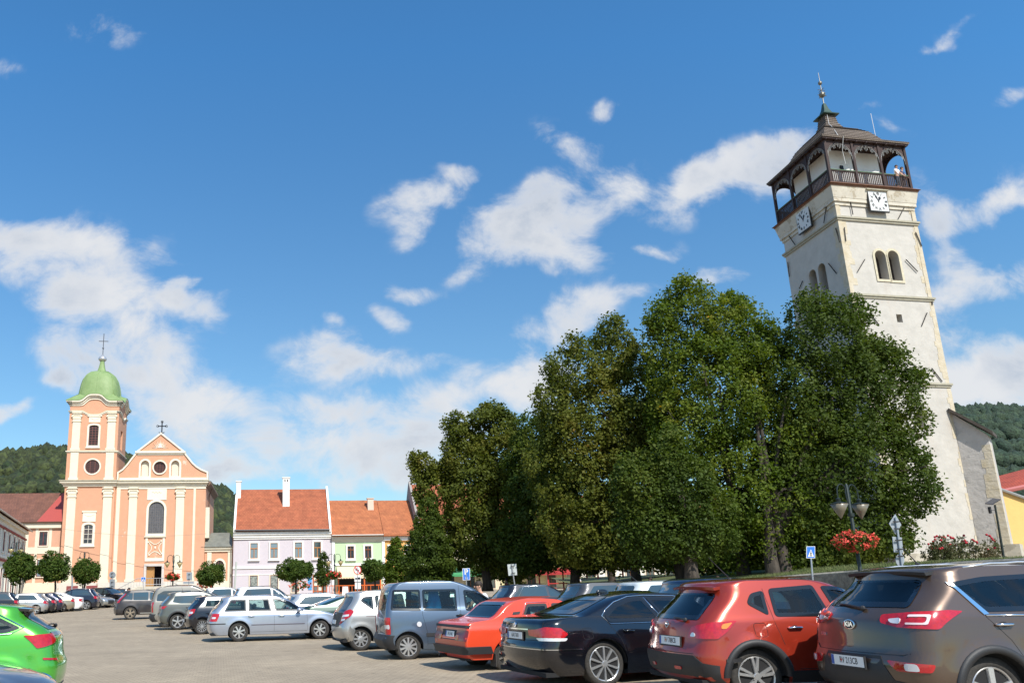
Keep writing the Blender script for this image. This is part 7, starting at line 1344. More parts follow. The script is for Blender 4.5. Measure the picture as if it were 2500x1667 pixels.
# ================= left hand side
# bright green estate, near
k = hatch(4.36, 1.79, 1.54, 1.06, tail=.62, rake=.2, cowl=3.15, hood=.95, peak=2.0, name='parked_car', label='bright metallic green hatchback with red tail light cut off by the left edge', group=GL, near=True,
    paint=paint('green', (.09, .46, .045), .5, .26), ro=.86, wb=2.65, wr=.325, zb=.22, rim=R5, tw=.21, flare=.03, rr=.26, bulge=.08, gap=.05, roofw=.73,
    side=[[(.92, .985), (1.55, .955), (1.55, 1.33), (1.12, 1.325), (.84, 1.05)] if False else [(.62, 1.17), (.80, 1.11), (1.50, 1.08), (1.62, 1.41), (1.10, 1.405)], [(1.57, 1.08), (2.35, 1.07), (2.30, 1.42), (1.68, 1.415)], [(2.42, 1.07), (3.1, 1.06), (2.7, 1.32), (2.38, 1.41)]],
    chrome=[[(1.10, 1.44), (.58, 1.175), (.76, 1.09), (1.6, 1.06), (3.1, 1.04)]], chr_r=.012, rearwin=[REARW(.62, 1.13, 1.43, .82)], windscreen=[REARW(.66, 1.1, 1.4, .82)], handles=[(1.5, .93)], mirror=(2.95, 1.1), gaps=[[(1.55, 1.05), (1.22, .76)]],
    lights=[('r', RED, [(.55, .97), (.60, 1.07), (1.10, 1.065), (.98, .88), (.86, .90)], 'tail_light', .016), ('r', RED, [(.62, .72), (.92, .75), (.92, .72), (.62, .69)], 'rear_reflector', .012)], trim=[('r', BLK, [(-.9, .24), (.9, .24), (.9, .34), (-.9, .34)], 'bumper_insert', .012), ('r', GLB, [(-.62, 1.09), (.62, 1.09), (.60, 1.04), (-.60, 1.04)], 'tailgate_panel', .012)], spoiler=(.48, .92, 1.45, 1.50, .58), spoilerm=GLB, wiper=(0, 1.17, .3, 1.20), plates=[((0, .68), dict(s='RV 052CF'))] if False else [], cabin=(.6, 3.0), seats=(1.5, 2.3))
o, S = make_car(k); p = at(-4, 1667, 12.0); park(o, S, 'rl', (p.x, 12.0, 0), 180+16)
# grey car nose, bottom left corner
k = hatch(4.3, 1.78, 1.45, .95, tail=.5, cowl=3.0, hood=.96, nose=.72, name='parked_car', label='blue grey car whose bonnet and headlight poke into the bottom left corner', group=GL, near=True, paint=paint('bluegrey', (.13, .145, .19), .6, .3), ro=.85, wb=2.6, wr=.32, zb=.22, rim=R5, tw=.2, rr=.35, bulge=.16, side=[[(.8, .98), (1.9, .97), (1.9, 1.3), (1.0, 1.3)]], windscreen=[REARW(.66, 1.0, 1.34, .82)], lights=[('f', HEAD, [(.42, .66), (.42, .58), (.9, .60), (1.2, .74), (.80, .72)], 'headlight', .010), ('f', CHR, [(.40, .675), (.80, .74), (1.22, .76), (.80, .725)], 'headlight_trim', .014)], trim=[('f', GLB, [(-.42, .66), (.42, .66), (.38, .40), (-.38, .40)], 'grille', .008)], cabin=(.8, 2.8), seats=(1.3, 2.1))
o, S = make_car(k); park(o, S, 'fr', (-3.98, 8.3, 0), 8)
def leftcar(px, py, k, ref='rl', deg=196, Y=None):
    o, S = make_car(k); p = ground(px, py); park(o, S, ref, (p.x, p.y), deg); return o
def simple(L, W, H, belt, paint_, label, kind='hatch', ro=.85, wb=2.6, wr=.32, lights=None, group=GL, extra=None, rim=R5, cowl=None, tailrake=.5, **kw):
    base = hatch(L, W, H, belt, tail=tailrake, cowl=cowl or L*.70, hood=belt+.03) if kind == 'hatch' else sedan(L, W, H, belt, belt+.07, .62, 1.55, cowl=cowl or L*.71, hood=belt+.02)
    g0 = tailrake+.22 if kind == 'hatch' else 1.45; b = belt+.05; t = H-.13; xm = L*.47; w1 = L*.69
    base.update(name='parked_car', label=label, group=group, paint=paint_, ro=ro, wb=wb, wr=wr, rim=rim, tw=.2, rr=.24, bulge=.08, gap=.045,
        side=[[(g0-.12 if kind == 'hatch' else g0-.1, b), (xm-.05, b), (xm-.08, t), (g0+.22, t-.02)], [(xm+.05, b), (w1-.15, b-.01), (w1-.62, t-.04), (xm+.03, t)]], rearwin=[REARW(.60, belt+(.05 if kind == 'hatch' else .16), H-.15, .84)], windscreen=[REARW(.64, belt+.10, H-.13, .83)],
        lights=(lights or [('r', RED, [(.52, belt-.28), (.52, belt-.05), (.95, belt-.03), (.98, belt-.2)], 'tail_light', .014), ('r', WHL, [(.60, belt-.12), (.74, belt-.12), (.74, belt-.18), (.60, belt-.18)], 'reversing_lamp', .022)])+[('f', HEAD, [(.45, .70), (.45, .60), (.9, .62), (1.0, .74)], 'headlight', .012)],
        trim=[('f', BLK, [(-.40, .64), (.40, .64), (.36, .34), (-.36, .34)], 'grille', .008)], handles=[(L*.33, belt-.10), (L*.52, belt-.10)])
    if extra: base.update(extra)
    base.update(kw); return base
P_ = paint
leftcar(14, 1502, simple(4.55, 1.8, 1.62, 1.05, P_('black3', (.012, .012, .016), .3, .25), 'black estate with roof bars just above the roof of the green car', extra=dict(rails=(.8, 2.8, .05), railm=BLK)), deg=196)
leftcar(86, 1499, simple(4.6, 1.78, 1.5, .95, P_('silver2', (.42, .42, .42), .6, .3), 'silver estate with bright reflection behind the green car, third from left', tailrake=.62))
leftcar(107, 1497, simple(4.2, 1.75, 1.48, .96, P_('black4', (.018, .015, .018), .3, .25), 'black hatchback with round red lamps beside the silver estate', tailrake=.7))
leftcar(125, 1495, simple(4.3, 1.76, 1.47, .95, P_('navy', (.02, .022, .045), .4, .28), 'navy blue hatchback between the black and the gold car', tailrake=.65))
leftcar(150, 1493, simple(4.4, 1.76, 1.48, .95, P_('gold', (.33, .28, .21), .6, .32), 'gold beige saloon with round tail lamp beside the white saloon', 'sedan', ro=1.0))
leftcar(168, 1492, simple(4.65, 1.8, 1.46, .96, mat('paint_white', (.74, .74, .74), .3, 0, .8), 'white saloon in the middle of the left row', 'sedan', ro=1.02), deg=194)
leftcar(210, 1488, simple(4.55, 1.84, 1.68, 1.08, P_('midnight', (.012, .014, .028), .4, .25), 'midnight blue SUV with large dark wheels right of the white saloon', ro=.9, wb=2.7, wr=.36, rim=R5D, extra=dict(rails=(.9, 3.0, .03))), deg=188)
k = simple(3.9, 1.7, 1.4, .93, P_('silver3', (.40, .40, .38), .6, .3), 'small silver car half hidden between the blue SUV and the black off-roader', ro=.6, wb=2.45, wr=.3); o, S = make_car(k); p = ground(236, 1484); park(o, S, 'fr', (p.x, p.y), -20)
k = simple(4.63, 1.88, 1.68, 1.08, P_('black5', (.02, .016, .018), .4, .25), 'black off-roader with bright headlights facing the viewer left of the church steps', ro=.95, wb=2.8, wr=.36); o, S = make_car(k); p = at(284, 1479, 71); park(o, S, 'fr', (p.x, 71), -24)
k = simple(4.4, 1.8, 1.48, .95, P_('black6', (.012, .012, .014), .3, .3), 'low black car beyond the off-roader in front of the church steps', ro=.9); o, S = make_car(k); p = at(300, 1460, 76); park(o, S, 'rl', (p.x, 76), 184)
# ---- row behind
def behind(px, Y, deg, k, ref='rr'): o, S = make_car(k); p = at(px, 1440, Y); park(o, S, ref, (p.x, Y), deg); return o
mw = MC['paint_white']
behind(600, 43, 14, simple(4.8, 1.85, 1.80, 1.12, mw, 'white pick-up style off-roader with roof rails beyond the silver blue estate', wr=.36, wb=2.85, extra=dict(rails=(1.0, 3.1, .05), railm=BLK), group=GB))
behind(520, 54, 14, simple(4.5, 1.8, 1.72, 1.08, mat('paint_white2', (.70, .71, .71), .35, 0, .8), 'white car whose roof shows between the grey green SUV and the white off-roader', group=GB))
behind(742, 34, 14, simple(4.55, 1.76, 1.48, .96, P_('silverwhite', (.55, .56, .57), .5, .3), 'silver white estate between the white off-roader and the silver compact', group=GB))
behind(800, 29.5, 14, simple(4.5, 1.74, 1.42, .95, P_('darkgreen', (.012, .035, .022), .3, .3), 'dark green saloon peeping out left of the silver compact', 'sedan', group=GB, ro=1.0))
behind(1060, 24.5, 12, simple(4.5, 1.75, 1.47, .95, P_('palegreen', (.40, .45, .42), .6, .35), 'pale silver green car seen through the windows of the grey blue van', group=GB))
behind(1268, 33, 12, simple(4.5, 1.78, 1.56, 1.0, P_('black7', (.014, .016, .025), .3, .3), 'dark blue black car with chrome window line behind the orange saloon', group=GB, extra=dict(chrome=[[(.8, 1.04), (1.1, 1.44), (2.1, 1.47), (3.1, 1.05)]])))
behind(1450, 27, 12, simple(4.3, 1.76, 1.58, 1.02, P_('graphite', (.06, .06, .065), .4, .4), 'dark grey car whose roof shows behind the black saloon', group=GB))
behind(1590, 23.5, 12, simple(4.3, 1.76, 1.58, 1.02, P_('white3', (.62, .66, .66), .1, .35), 'white car showing its roof between the black saloon and the red crossover', group=GB, antenna=(.9, 1.57, -.35, .3)))
behind(2010, 17.5, 12, simple(4.4, 1.78, 1.61, 1.02, P_('navy2', (.015, .025, .06), .4, .3), 'navy blue car roof just right of the red crossover', group=GB), ref='fr')
# ================================================================== street furniture
GRN = mat('lamp_green', (.025, .035, .032), .5, .4); GLB_ = mat('lamp_glass_yellow', (.38, .30, .14), .4, coat=.3); STL = mat('galvanised', (.42, .44, .46), .45, .6); SBK = mat('sign_back', (.36, .39, .42), .5, .5)
BLU = mat('sign_blue', (.02, .16, .60), .45, coat=.3); WHT = mat('sign_white', (.80, .80, .80), .45, coat=.3); SRD = mat('sign_red', (.60, .02, .03), .45, coat=.3); SBL = mat('sign_black', (.015, .015, .018), .5)
def lamp(px, Y, H, label, rz=0, basket=None, bl=None, span=.55, seed=1, glass=None, br=.58):
    p = at(px[0], px[1], Y); g = max(gz(p.x, Y), px[2] if len(px) > 2 else 0); r = thing('street_lamp', label, 'street lamp', (p.x, Y, g), rz, 'twin armed street lamps'); h = H-g
    m = MB(); m.lathe([(.14, -.1), (.13, .5), (.09, .55), (.075, 1.2), (.055, 1.25), (.045, h-.05), (.02, h)], n=10); m.lathe([(.09, h-1.0), (.09, h-.9)], n=10); m.build('post', GRN, r, auto=40)
    for s in (-1, 1):
        m = MB(); m.tube([(s*.04, 0, h-.75), (s*.10, 0, h-.3)]+[(s*(span*.5-span*.42*math.cos(a)), 0, h-.28+.26*math.sin(a)) for a in np.linspace(.5, math.pi, 9)]+[(s*span*.93, 0, h-.5)], .018, 6); m.build('arm', GRN, r)
        m = MB(); m.lathe([(.27, h-.62), (.05, h-.56), (.07, h-.48), (.02, h-.44)], (s*span*.93, 0, 0), 12); hd = m.build('lamp_head', GRN, r, auto=40)
        m = MB(); m.lathe([(.255, h-.635), (.14, h-.85), (.03, h-1.04), (.005, h-1.08)], (s*span*.93, 0, 0), 12); m.build('lamp_shade', glass or GLB_, hd, smooth=True)
    if basket: z = basket; flowers('flower_basket', bl, (p.x, Y-.05, z), br, br*.52, 2600 if Y < 40 else 600, seed, 'flower basket', grp='flower baskets on the lamp posts', mcol=(.66, .05, .03), size=.05 if Y < 40 else .1, green=1.0)
def atg(px, py, Y): p = at(px, py, Y); return p.x
lamp((2085, 1300), 24.6, at(2080, 1180, 24.6).z+EYE, 'dark twin armed lamp post in front of the lindens with a big red flower basket', R_(25), at(2092, 1322, 24.6).z+EYE, 'large basket of bright red flowers on the lamp post nearest the tower', seed=50, span=.52, glass=mat('lamp_glass_pale', (.15, .13, .09), .4, coat=.3), br=.55)
lamp((36, 1380), 69, at(40, 1322, 69).z+EYE, 'twin armed lamp post in front of the white corner house', R_(65), at(22, 1403, 69).z+EYE, 'reddish flower basket left of the first clipped ball tree', seed=51)
lamp((205, 1380), 72, at(205, 1346, 72).z+EYE, 'twin armed lamp post seen against the church tower wall', R_(60))
lamp((423, 1390), 68, at(423, 1354, 68).z+EYE, 'twin armed lamp post right of the church door', R_(8), at(421, 1407, 68).z+EYE, 'red flower basket right of the church door', seed=53)
lamp((817, 1390), 69, at(817, 1351, 69).z+EYE, 'twin armed lamp post between the lilac and the green house', R_(0), at(817, 1403, 69).z+EYE, 'orange red flower basket beside the cream awning', seed=54)
def sign_root(name, label, px, Y, cat='road sign', base=0, grp=None): x = at(px, 1400, Y).x; g = base or gz(x, Y); return thing(name, label, cat, (x, Y, g), 0, grp), x, g
def post(r, x, g, p_top, p_bot, Y, rad=.03, m=None):
    a = at(*p_top, Y); b = at(*p_bot, Y); d = (a-b); f = (g-.1-(b.z+EYE))/d.z if abs(d.z) > 1e-6 else 0; b2 = b+d*f; mb = MB(); mb.tube([(b2.x-x, 0, b2.z+EYE-g), (a.x-x, 0, a.z+EYE-g)], rad, 8); return mb.build('post', m or STL, r)
def panel(r, x, g, poly_px, Y, m, name='sign_panel', y=0, th=.02, rot=0):
    P = [at(a, b, Y) for a, b in poly_px]; cx = sum(p.x for p in P)/len(P); mb = MB(); mb.prism([(p.x-cx, p.z+EYE-g) for p in P], 'y', y, y+th); o = mb.build(name, m, r); o.location = (cx-x, 0, 0); o.rotation_euler = (0, 0, rot); return o
def circ(cx, cy, rx, ry, n=24): return [(cx+rx*math.cos(2*math.pi*k/n), cy+ry*math.sin(2*math.pi*k/n)) for k in range(n)]
def boxp(x0, y0, x1, y1): return [(x0, y0), (x1, y0), (x1, y1), (x0, y1)]
def clamps(r, x, g, pts, Y):
    m = MB()
    for (px, py) in pts: p = at(px, py, Y); m.box(p.x-x-.11, p.x-x+.11, -.045, .0, p.z+EYE-g-.02, p.z+EYE-g+.02)
    m.build('clamp', BLK, r)
Y = 75; r, x, g = sign_root('road_sign', 'back of a round road sign with small plates below it before the church', 274, Y); post(r, x, g, (275, 1394), (274, 1445), Y); panel(r, x, g, circ(274, 1403, 8, 8.5), Y, SBK, y=.05); panel(r, x, g, boxp(267, 1413, 280, 1437), Y, SBK, 'extra_plate', y=.05); clamps(r, x, g, [(274, 1399), (274, 1407), (274, 1420), (274, 1430)], Y)
Y = 80; r, x, g = sign_root('road_sign', 'narrow edge on view of a road sign beside the peach house', 175.5, Y); post(r, x, g, (176, 1404), (175, 1442), Y, .06); panel(r, x, g, boxp(174, 1404, 178, 1432), Y, SBK, y=.03)
def pedestrian(r, x, g, x0, y0, x1, y1, Y):
    pn = panel(r, x, g, boxp(x0, y0, x1, y1), Y, WHT); w, h = x1-x0, y1-y0; k = w*.05
    panel(r, x, g, boxp(x0+k, y0+k, x1-k, y1-k), Y, BLU, 'blue_field', y=-.004, th=.003); cx = (x0+x1)/2
    panel(r, x, g, [(cx, y0+h*.25), (x1-w*.15, y1-h*.13), (x0+w*.15, y1-h*.13)], Y, WHT, 'triangle', y=-.008, th=.003)
    m = MB()
    def q(px, py): p = at(px, py, Y); return (p.x-x, -.011, p.z+EYE-g)
    for a, b in (((0, .42), (0, .42)), ((0, .47), (.0, .62)), ((0, .62), (-.09, .82)), ((0, .62), (.09, .82)), ((0, .5), (-.08, .6)), ((0, .5), (.08, .6))):
        A, B = q(cx+a[0]*w, y0+a[1]*h), q(cx+b[0]*w, y0+b[1]*h)
        if a == b: m.ball(A, .022*w*Y/F_*2.2, 8, 5)
        else: m.tube([A, B], .035*w*Y/F_, 5)
    m.build('walking_figure', SBL, r)
Y = 88; r, x, g = sign_root('road_sign', 'small blue pedestrian crossing sign left of the church door', 350, Y); post(r, x, g, (350, 1418), (350, 1445), Y); pedestrian(r, x, g, 344.5, 1408, 355.5, 1419, Y)
Y = 32; r, x, g = sign_root('road_sign', 'blue pedestrian crossing sign in front of the lindens right of the red car', 1984, Y); post(r, x, g, (1980, 1362), (1985, 1420), Y, .032); pedestrian(r, x, g, 1969, 1333, 1990, 1362, Y)
Y = 78; r, x, g = sign_root('road_sign', 'back of a rectangular road sign in front of the church pilaster', 461, Y); post(r, x, g, (462, 1399), (460, 1445), Y); panel(r, x, g, boxp(455, 1396, 469, 1416), Y, SBK, y=.05); panel(r, x, g, boxp(447, 1419, 473, 1424), Y, SBK, 'lower_board', y=.05); clamps(r, x, g, [(462, 1401), (461, 1413)], Y)
Y = 70; r, x, g = sign_root('road_sign', 'round no left turn sign with two white plates below it', 873, Y); post(r, x, g, (872, 1380), (873, 1445), Y, .035); panel(r, x, g, circ(872.5, 1391, 9.6, 11), Y, SRD); panel(r, x, g, circ(872.5, 1391, 7.6, 8.8), Y, WHT, 'white_field', y=-.005, th=.004)
panel(r, x, g, [(873.5, 1396), (876, 1396), (876, 1389.5), (871, 1389), (871, 1386.5), (866.5, 1389.8), (871, 1393), (871, 1391.3), (873.5, 1391.6)], Y, SBL, 'arrow', y=-.009, th=.004); panel(r, x, g, [(866, 1384.5), (867.5, 1383), (879, 1397.5), (877.5, 1399)], Y, SRD, 'bar', y=-.013, th=.004)
panel(r, x, g, boxp(865.5, 1405, 881, 1419), Y, WHT, 'extra_plate'); panel(r, x, g, boxp(866.5, 1421, 881, 1437), Y, WHT, 'extra_plate'); panel(r, x, g, boxp(867, 1410, 872, 1414), Y, SBL, 'truck_symbol', y=-.004, th=.003); panel(r, x, g, boxp(873, 1408.5, 879.5, 1414), Y, SBL, 'truck_symbol', y=-.004, th=.003)
Y = 50; r, x, g = sign_root('road_sign', 'blue parking sign with a white letter P behind the grey blue van', 1139, Y); post(r, x, g, (1137, 1388), (1140, 1440), Y); panel(r, x, g, [(1129, 1387), (1147, 1386), (1148, 1415), (1130, 1416)], Y, WHT); panel(r, x, g, [(1130, 1388), (1146, 1387), (1147, 1414), (1131, 1415)], Y, BLU, 'blue_field', y=-.004, th=.003)
p = at(1138, 1396, Y); text('letter', 'P', .46, WHT, r, Matrix.Translation((p.x-x, -.006, p.z+EYE-g)) @ Matrix.Rotation(math.pi/2, 4, 'X'), 1, .01); p = at(1139, 1410, Y); m = MB(); m.tube([(p.x-x-.08, -.01, p.z+EYE-g+.05), (p.x-x-.06, -.01, p.z+EYE-g-.05), (p.x-x+.06, -.01, p.z+EYE-g-.05), (p.x-x+.08, -.01, p.z+EYE-g+.05)], .012, 5); m.build('symbol', WHT, r)
Y = 47; r, x, g = sign_root('road_sign', 'back of a rectangular road sign on a leaning post behind the orange car', 1257, Y); post(r, x, g, (1249, 1376), (1258, 1436), Y, .035); panel(r, x, g, [(1239, 1377), (1261, 1375.5), (1263, 1403), (1242, 1404.5)], Y, mat('sign_back_pale', (.52, .56, .56), .45, .3), y=.05); clamps(r, x, g, [(1251, 1382), (1253, 1398)], Y)
Y = 28; r, x, g = sign_root('road_sign', 'sign post seen from behind with diamond, square and round plates in front of the tower', 2200, Y, base=at(2205, 1392, 28).z+EYE-.6); post(r, x, g, (2187, 1262), (2204, 1390), Y, .035); panel(r, x, g, [(2188, 1254), (2203, 1280), (2189, 1304), (2173, 1277)], Y, SBK, 'diamond_plate', y=.05, rot=0); panel(r, x, g, [(2181, 1309), (2204, 1311), (2208, 1349), (2185, 1347)], Y, SBK, 'square_plate', y=.05); panel(r, x, g, circ(2200, 1366, 10.5, 15), Y, SBK, 'round_plate', y=.05); clamps(r, x, g, [(2187, 1273), (2190, 1290), (2193, 1318), (2197, 1340), (2199, 1357)], Y)
Y = 84; r, x, g = sign_root('flag_pole', 'thin leaning grey pole in front of the lilac house', 574, Y, 'pole'); post(r, x, g, (577, 1371), (573, 1434), Y, .09, mat('pole_pale', (.45, .47, .42), .6))
# solar powered lamp at the tower
Y = 44; a = at(2429, 1232, Y); b = at(2450, 1357, Y); r = thing('solar_lamp', 'slim dark post with a small solar panel and lamp beside the rose bushes', 'lamp', (b.x, Y, b.z+EYE)); m = MB(); h = a.z-b.z; m.tube([(0, 0, -.4), (0, 0, 0), (a.x-b.x, 0, h)], [.075, .06, .045], 8); m.build('post', GRN, r)
m = MB(); Q = Matrix.Translation((a.x-b.x-.12, -.05, h+.18)) @ Matrix.Rotation(R_(-28), 4, 'Y') @ Matrix.Rotation(R_(15), 4, 'X'); m.box(-.30, .30, -.22, .22, -.02, .02, Q); m.build('solar_panel', mat('solar_blue', (.015, .02, .04), .15, coat=.5), r)
m = MB(); m.box(a.x-b.x-.38, a.x-b.x-.30, -.08, .06, h-.45, h-.1); m.tube([(a.x-b.x-.3, 0, h-.28), (a.x-b.x+.03, 0, h-.3)], .02, 5); m.build('lamp_head', BLK, r)
# cable slung across the church front
m = MB(); A, B, C = at(150, 1290, 110), at(330, 1307, 110), at(505, 1302, 110)
m.tube([((1-t)**2*A.x+2*t*(1-t)*(2*B.x-(A.x+C.x)/2)+t*t*C.x, 110, (1-t)**2*A.z+2*t*(1-t)*(2*B.z-(A.z+C.z)/2)+t*t*C.z+EYE) for t in np.linspace(0, 1, 20)], .022, 4); tag(m.build('overhead_cable', mat('cable_brown', (.30, .20, .16), .7)), 'thin cable slung across the front of the church', 'cable')
# cafe terrace under the lindens
def cafe():
    Y = 82; a = at(1340, 1440, Y); g = gz(a.x, Y); r = thing('cafe_pavilion', 'red timber cafe pavilion with red and white awnings behind the tree trunks', 'pavilion', (a.x, Y, g)); m = MB(); W = 7.5
    for x in (0, 2.5, 5, W): m.box(x-.07, x+.07, -.07, .07, 0, 3.0); m.box(x-.07, x+.07, 3.9, 4.0, 0, 3.0)
    m.box(0, W, -.05, .05, .9, 1.0); m.box(0, W, -.05, .05, 2.9, 3.05); m.box(0, W, -.04, .04, .45, .52); m.build('frame', mat('pavilion_red', (.45, .03, .025), .6), r)
    m = MB(); m.add([(-.3, -1, 2.9), (W+.3, -1, 2.9), (W+.3, 2, 3.8), (-.3, 2, 3.8)], [(0,1,2,3)]); m.box(-.3, W+.3, -1.02, -.98, 2.6, 2.9); m.build('awning', MC['awning_red'], r)
    m = MB(); m.box(-.3, W+.3, -1.05, -1.03, 2.45, 2.6); m.add([(-.3, 2, 3.8), (W+.3, 2, 3.8), (W+.3, 2.2, 4.5), (-.3, 2.2, 4.5)], [(0,1,2,3)]); m.build('valance', mat('awning_yellow', (.70, .60, .22), .8), r)
    for (px, Y2, lab) in ((1075, 74, 'large closed green parasol left of the blue parking sign'),):
        c = at(px, 1398, Y2); r = thing('parasol', 'dark green parasol spread behind the roof of the grey blue van', 'parasol', (c.x, Y2, gz(c.x, Y2))); m = MB(); m.lathe([(2.0, 2.2), (1.9, 2.35), (1.0, 2.8), (.1, 3.15)], n=8); m.build('canopy', mat('parasol_green', (.02, .10, .05), .8), r); m = MB(); m.tube([(0, 0, 0), (0, 0, 3.2)], .04, 6); m.build('pole', STL, r)
    t = at(1225, 1445, 60); bench_m = mat('bench_wood', (.30, .22, .14), .8)
    for k, (px, Y2) in enumerate(((1480, 44), (1760, 38), (2020, 34.5))):
        c = at(px, 1400, Y2); r = thing('park_bench', ['park bench in the shade behind the black saloon', 'park bench in the shade behind the red car', 'park bench beside the pedestrian crossing sign post'][k], 'bench', (c.x, Y2, gz(c.x, Y2))); m = MB()
        for j in range(4): m.box(-.8, .8, -.25+j*.12, -.16+j*.12, .43, .46)
        m.build('seat', bench_m, r); m = MB()
        for j in range(3): m.box(-.8, .8, .24, .27, .55+j*.12, .64+j*.12)
        m.build('backrest', bench_m, r); m = MB()
        for s in (-.7, .7): m.box(s-.03, s+.03, -.22, .27, 0, .43); m.box(s-.03, s+.03, .27, .31, .4, .92)
        m.build('frame', BLK, r)
    Y = 84
    for k, (px, wd) in enumerate(((836, 1.3), (905, 1.6))):
        c = at(px, 1430, Y); r = thing('terrace_fence', ['orange terrace fence left of the no left turn sign', 'orange terrace fence under the ball tree by the green house'][k], 'fence', (c.x, Y, gz(c.x, Y))); m = MB(); m.box(-wd, wd, -.04, .04, 1.2, 1.28); m.box(-wd, wd, -.03, .03, .5, .56)
        for j in range(9): m.box(-wd+j*wd/4-.03, -wd+j*wd/4+.03, -.03, .03, 0, 1.25)
        m.build('rails', MC['orange_frame'], r); 
    c = at(843, 1436, 80); r = thing('menu_board', 'white folding menu board before the orange terrace fence', 'menu board', (c.x, 80, gz(c.x, 80))); m = MB(); m.add([(-.35, 0, 0), (.35, 0, 0), (.25, .25, 1.2), (-.25, .25, 1.2), (-.35, .5, 0), (.35, .5, 0)], [(0,1,2,3), (3,2,5,4)]); m.build('board', WHT, r)
cafe()
# ================================================================== people
SKIN = mat('skin', (.50, .28, .19), .6); HAIR = mat('hair_dark', (.03, .018, .012), .7)
def limb(name, chain, m, parent, sub=2):
    """chains of (point, radius) grown into one smooth body with the skin modifier"""
    V = []; E = []; Rd = []; idx = {}
    for ch in chain:
        prev = None
        for (p, rad) in ch:
            key = tuple(round(c, 3) for c in p)
            if key not in idx: idx[key] = len(V); V.append(p); Rd.append(rad)
            if prev is not None and (prev, idx[key]) not in E: E.append((prev, idx[key]))
            prev = idx[key]
    me = bpy.data.meshes.new(name); me.from_pydata(V, E, []); o = bpy.data.objects.new(name, me); COL.objects.link(o); me.materials.append(m)
    sk = o.modifiers.new('skin', 'SKIN'); ly = me.skin_vertices[0] if me.skin_vertices else None
    if ly is None:
        bm = bmesh.new(); bm.from_mesh(me); bm.verts.layers.skin.verify(); bm.to_mesh(me); bm.free(); ly = me.skin_vertices[0]
    for i, r_ in enumerate(Rd): ly.data[i].radius = (r_, r_) if not isinstance(r_, tuple) else r_
    ly.data[0].use_root = True; sb = o.modifiers.new('sub', 'SUBSURF'); sb.levels = sb.render_levels = sub; o.parent = parent; bpy.context.view_layer.update()
    nm = bpy.data.meshes.new_from_object(o.evaluated_get(bpy.context.evaluated_depsgraph_get())); o.modifiers.clear(); o.data = nm; nm.shade_smooth(); return o
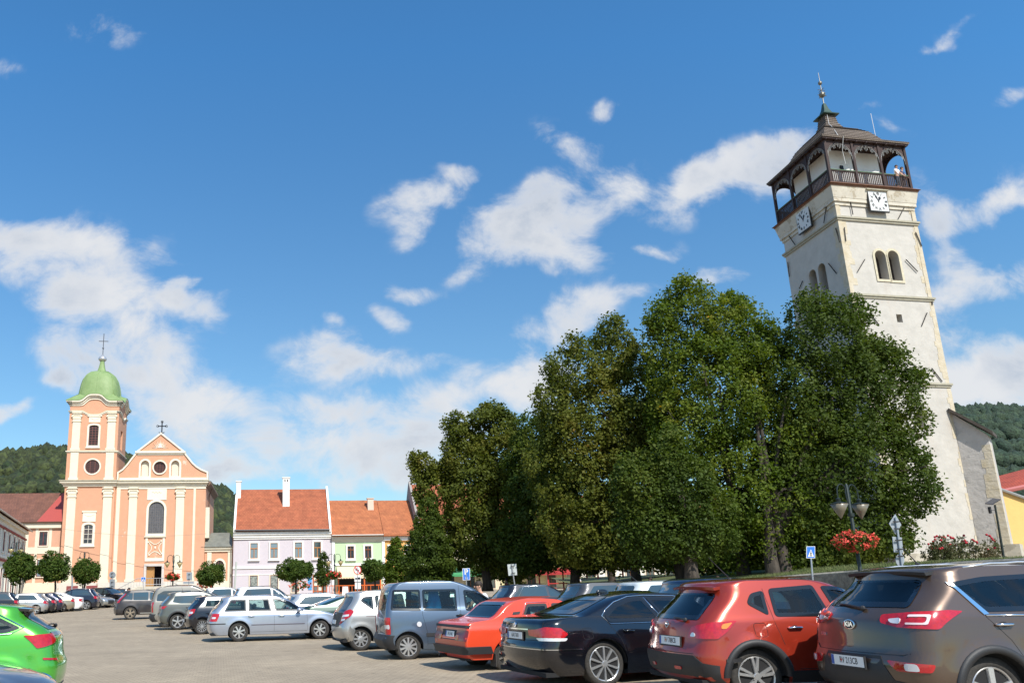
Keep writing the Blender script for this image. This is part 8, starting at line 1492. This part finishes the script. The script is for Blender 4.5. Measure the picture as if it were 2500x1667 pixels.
def person(label, loc, rz, shirt, trousers, lean=0.0, arm=0.5, scale=1.0, hair=HAIR, grp=None):
    r = thing('person', label, 'person', loc, rz, grp); r.scale = (scale,)*3; L_ = lean; hp = Vector((0, 0, .93)); ch = Vector((.45*math.sin(L_), 0, .93+.45*math.cos(L_))); nk = ch+Vector((.12*math.sin(L_*1.1), 0, .13)); hd = nk+Vector((.05+.05*math.sin(L_), 0, .12))
    hand = []
    body = [[(tuple(hp), (.13, .15)), (tuple(hp.lerp(ch, .5)), (.12, .145)), (tuple(ch), (.11, .17)), (tuple(nk), .055), (tuple(hd), (.085, .078)), (tuple(hd+Vector((.01, 0, .11))), (.082, .075))]]
    for s in (-1, 1):
        sh = ch+Vector((0, s*.17, .05)); el = sh+Vector((.10+.2*arm, s*.05, -.27)); wr = el+Vector((.10+.18*arm, -s*.02, -.20+.12*arm)); pm = wr+Vector((.05, 0, -.04)); body.append([(tuple(ch), (.11, .17)), (tuple(sh), .065), (tuple(el), .042), (tuple(wr), .028), (tuple(pm), .03)])
        for k in range(4): b = pm+Vector((.02, (k-1.5)*.018, -.015)); body.append([(tuple(pm), .03), (tuple(b+Vector((.02, 0, -.02))), .009), (tuple(b+Vector((.05-.004*k, 0, -.055))), .007)])
        body.append([(tuple(pm), .03), (tuple(pm+Vector((.02, -s*.035, -.01))), .009), (tuple(pm+Vector((.05, -s*.04, -.03))), .007)])
        kn = Vector((.03, s*.10, .48)); an = Vector((-.01, s*.11, .09)); body.append([(tuple(hp), (.13, .15)), (tuple(hp+Vector((0, s*.09, -.10))), .085), (tuple(kn), .058), (tuple(an), .04), (tuple(an+Vector((.14, 0, -.04))), .036)])
    bo = limb('body', body, SKIN, r)
    cl = [[(tuple(hp+Vector((0, 0, .02))), (.15, .17)), (tuple(hp.lerp(ch, .5)), (.14, .165)), (tuple(ch), (.13, .19)), (tuple(ch+Vector((.01, 0, .07))), .085)]]
    for s in (-1, 1): sh = ch+Vector((0, s*.17, .05)); el = sh+Vector((.10+.2*arm, s*.05, -.27)); cl.append([(tuple(ch), (.13, .19)), (tuple(sh), .085), (tuple(sh.lerp(el, .65)), .066)])
    limb('shirt', cl, shirt, r)
    tr = [[(tuple(hp+Vector((0, 0, .05))), (.15, .165)), (tuple(hp+Vector((0, 0, -.02))), (.15, .165))]]
    for s in (-1, 1): tr.append([(tuple(hp+Vector((0, 0, -.02))), (.15, .165)), (tuple(hp+Vector((0, s*.09, -.12))), .105), (tuple(Vector((.03, s*.10, .48))), .075), (tuple(Vector((-.01, s*.11, .12))), .06)])
    limb('trousers', tr, trousers, r)
    m = MB(); c = hd+Vector((-.015, 0, .075)); m.ball(c+Vector((-.012, 0, .02)), (.108, .095, .10), 14, 9); m.build('hair', hair, r, smooth=True)
    m = MB(); m.ball(hd+Vector((.10, 0, .03)), (.018, .014, .022), 8, 5); 
    for s in (-1, 1): m.ball(hd+Vector((-.005, s*.09, .035)), (.022, .012, .03), 8, 5)
    m.build('nose_and_ears', SKIN, bo, smooth=True); m = MB()
    for s in (-1, 1): m.ball(hd+Vector((.088, s*.034, .055)), (.008, .013, .007), 8, 5)
    m.ball(hd+Vector((.088, 0, -.015)), (.008, .024, .006), 8, 5); m.build('eyes_and_mouth', mat('feature_dark', (.12, .05, .04), .6), bo); return r
WS = mat('shirt_white', (.72, .70, .72), .85); DT = mat('trousers_dark', (.04, .045, .06), .9); RS = mat('shirt_red', (.45, .06, .05), .85); BS = mat('shirt_navy', (.03, .04, .10), .85)
p = at(1183, 1428, 21.5); person('dark haired man in a white T-shirt standing behind the bonnet of the grey blue van', (p.x, 21.5, 0), R_(200), WS, DT, .25, .8, .98)
p = at(315, 1440, 55); person('dark haired person standing behind the dirty dark off-roader', (p.x, 55, gz(p.x, 55)), R_(-80), RS, DT, 0, .1, .98)
for (px, Y, sh, lab) in ((1237, 60, RS, 'person in red seen under the trees left of the leaning sign'), (1415, 75, WS, 'person in white by the red cafe pavilion'), (1590, 43, BS, 'person in dark blue standing in the shade between two linden trunks'), (1752, 41, RS, 'person in the shade just above the roof of the red car')):
    p = at(px, 1420, Y); person(lab, (p.x, Y, gz(p.x, Y)), R_(px % 360), sh, DT, 0, .2, .96)
g, lgz = GALLERY
person('first of two visitors leaning on the tower gallery rail, in white', (g.x, g.y-.2, lgz+.1), R_(-70), WS, DT, .1, .05, .95); person('second of two visitors on the tower gallery, in dark clothes at the corner', (g.x+.55, g.y+.1, lgz+.1), R_(-60), BS, DT, .15, .0, .95)
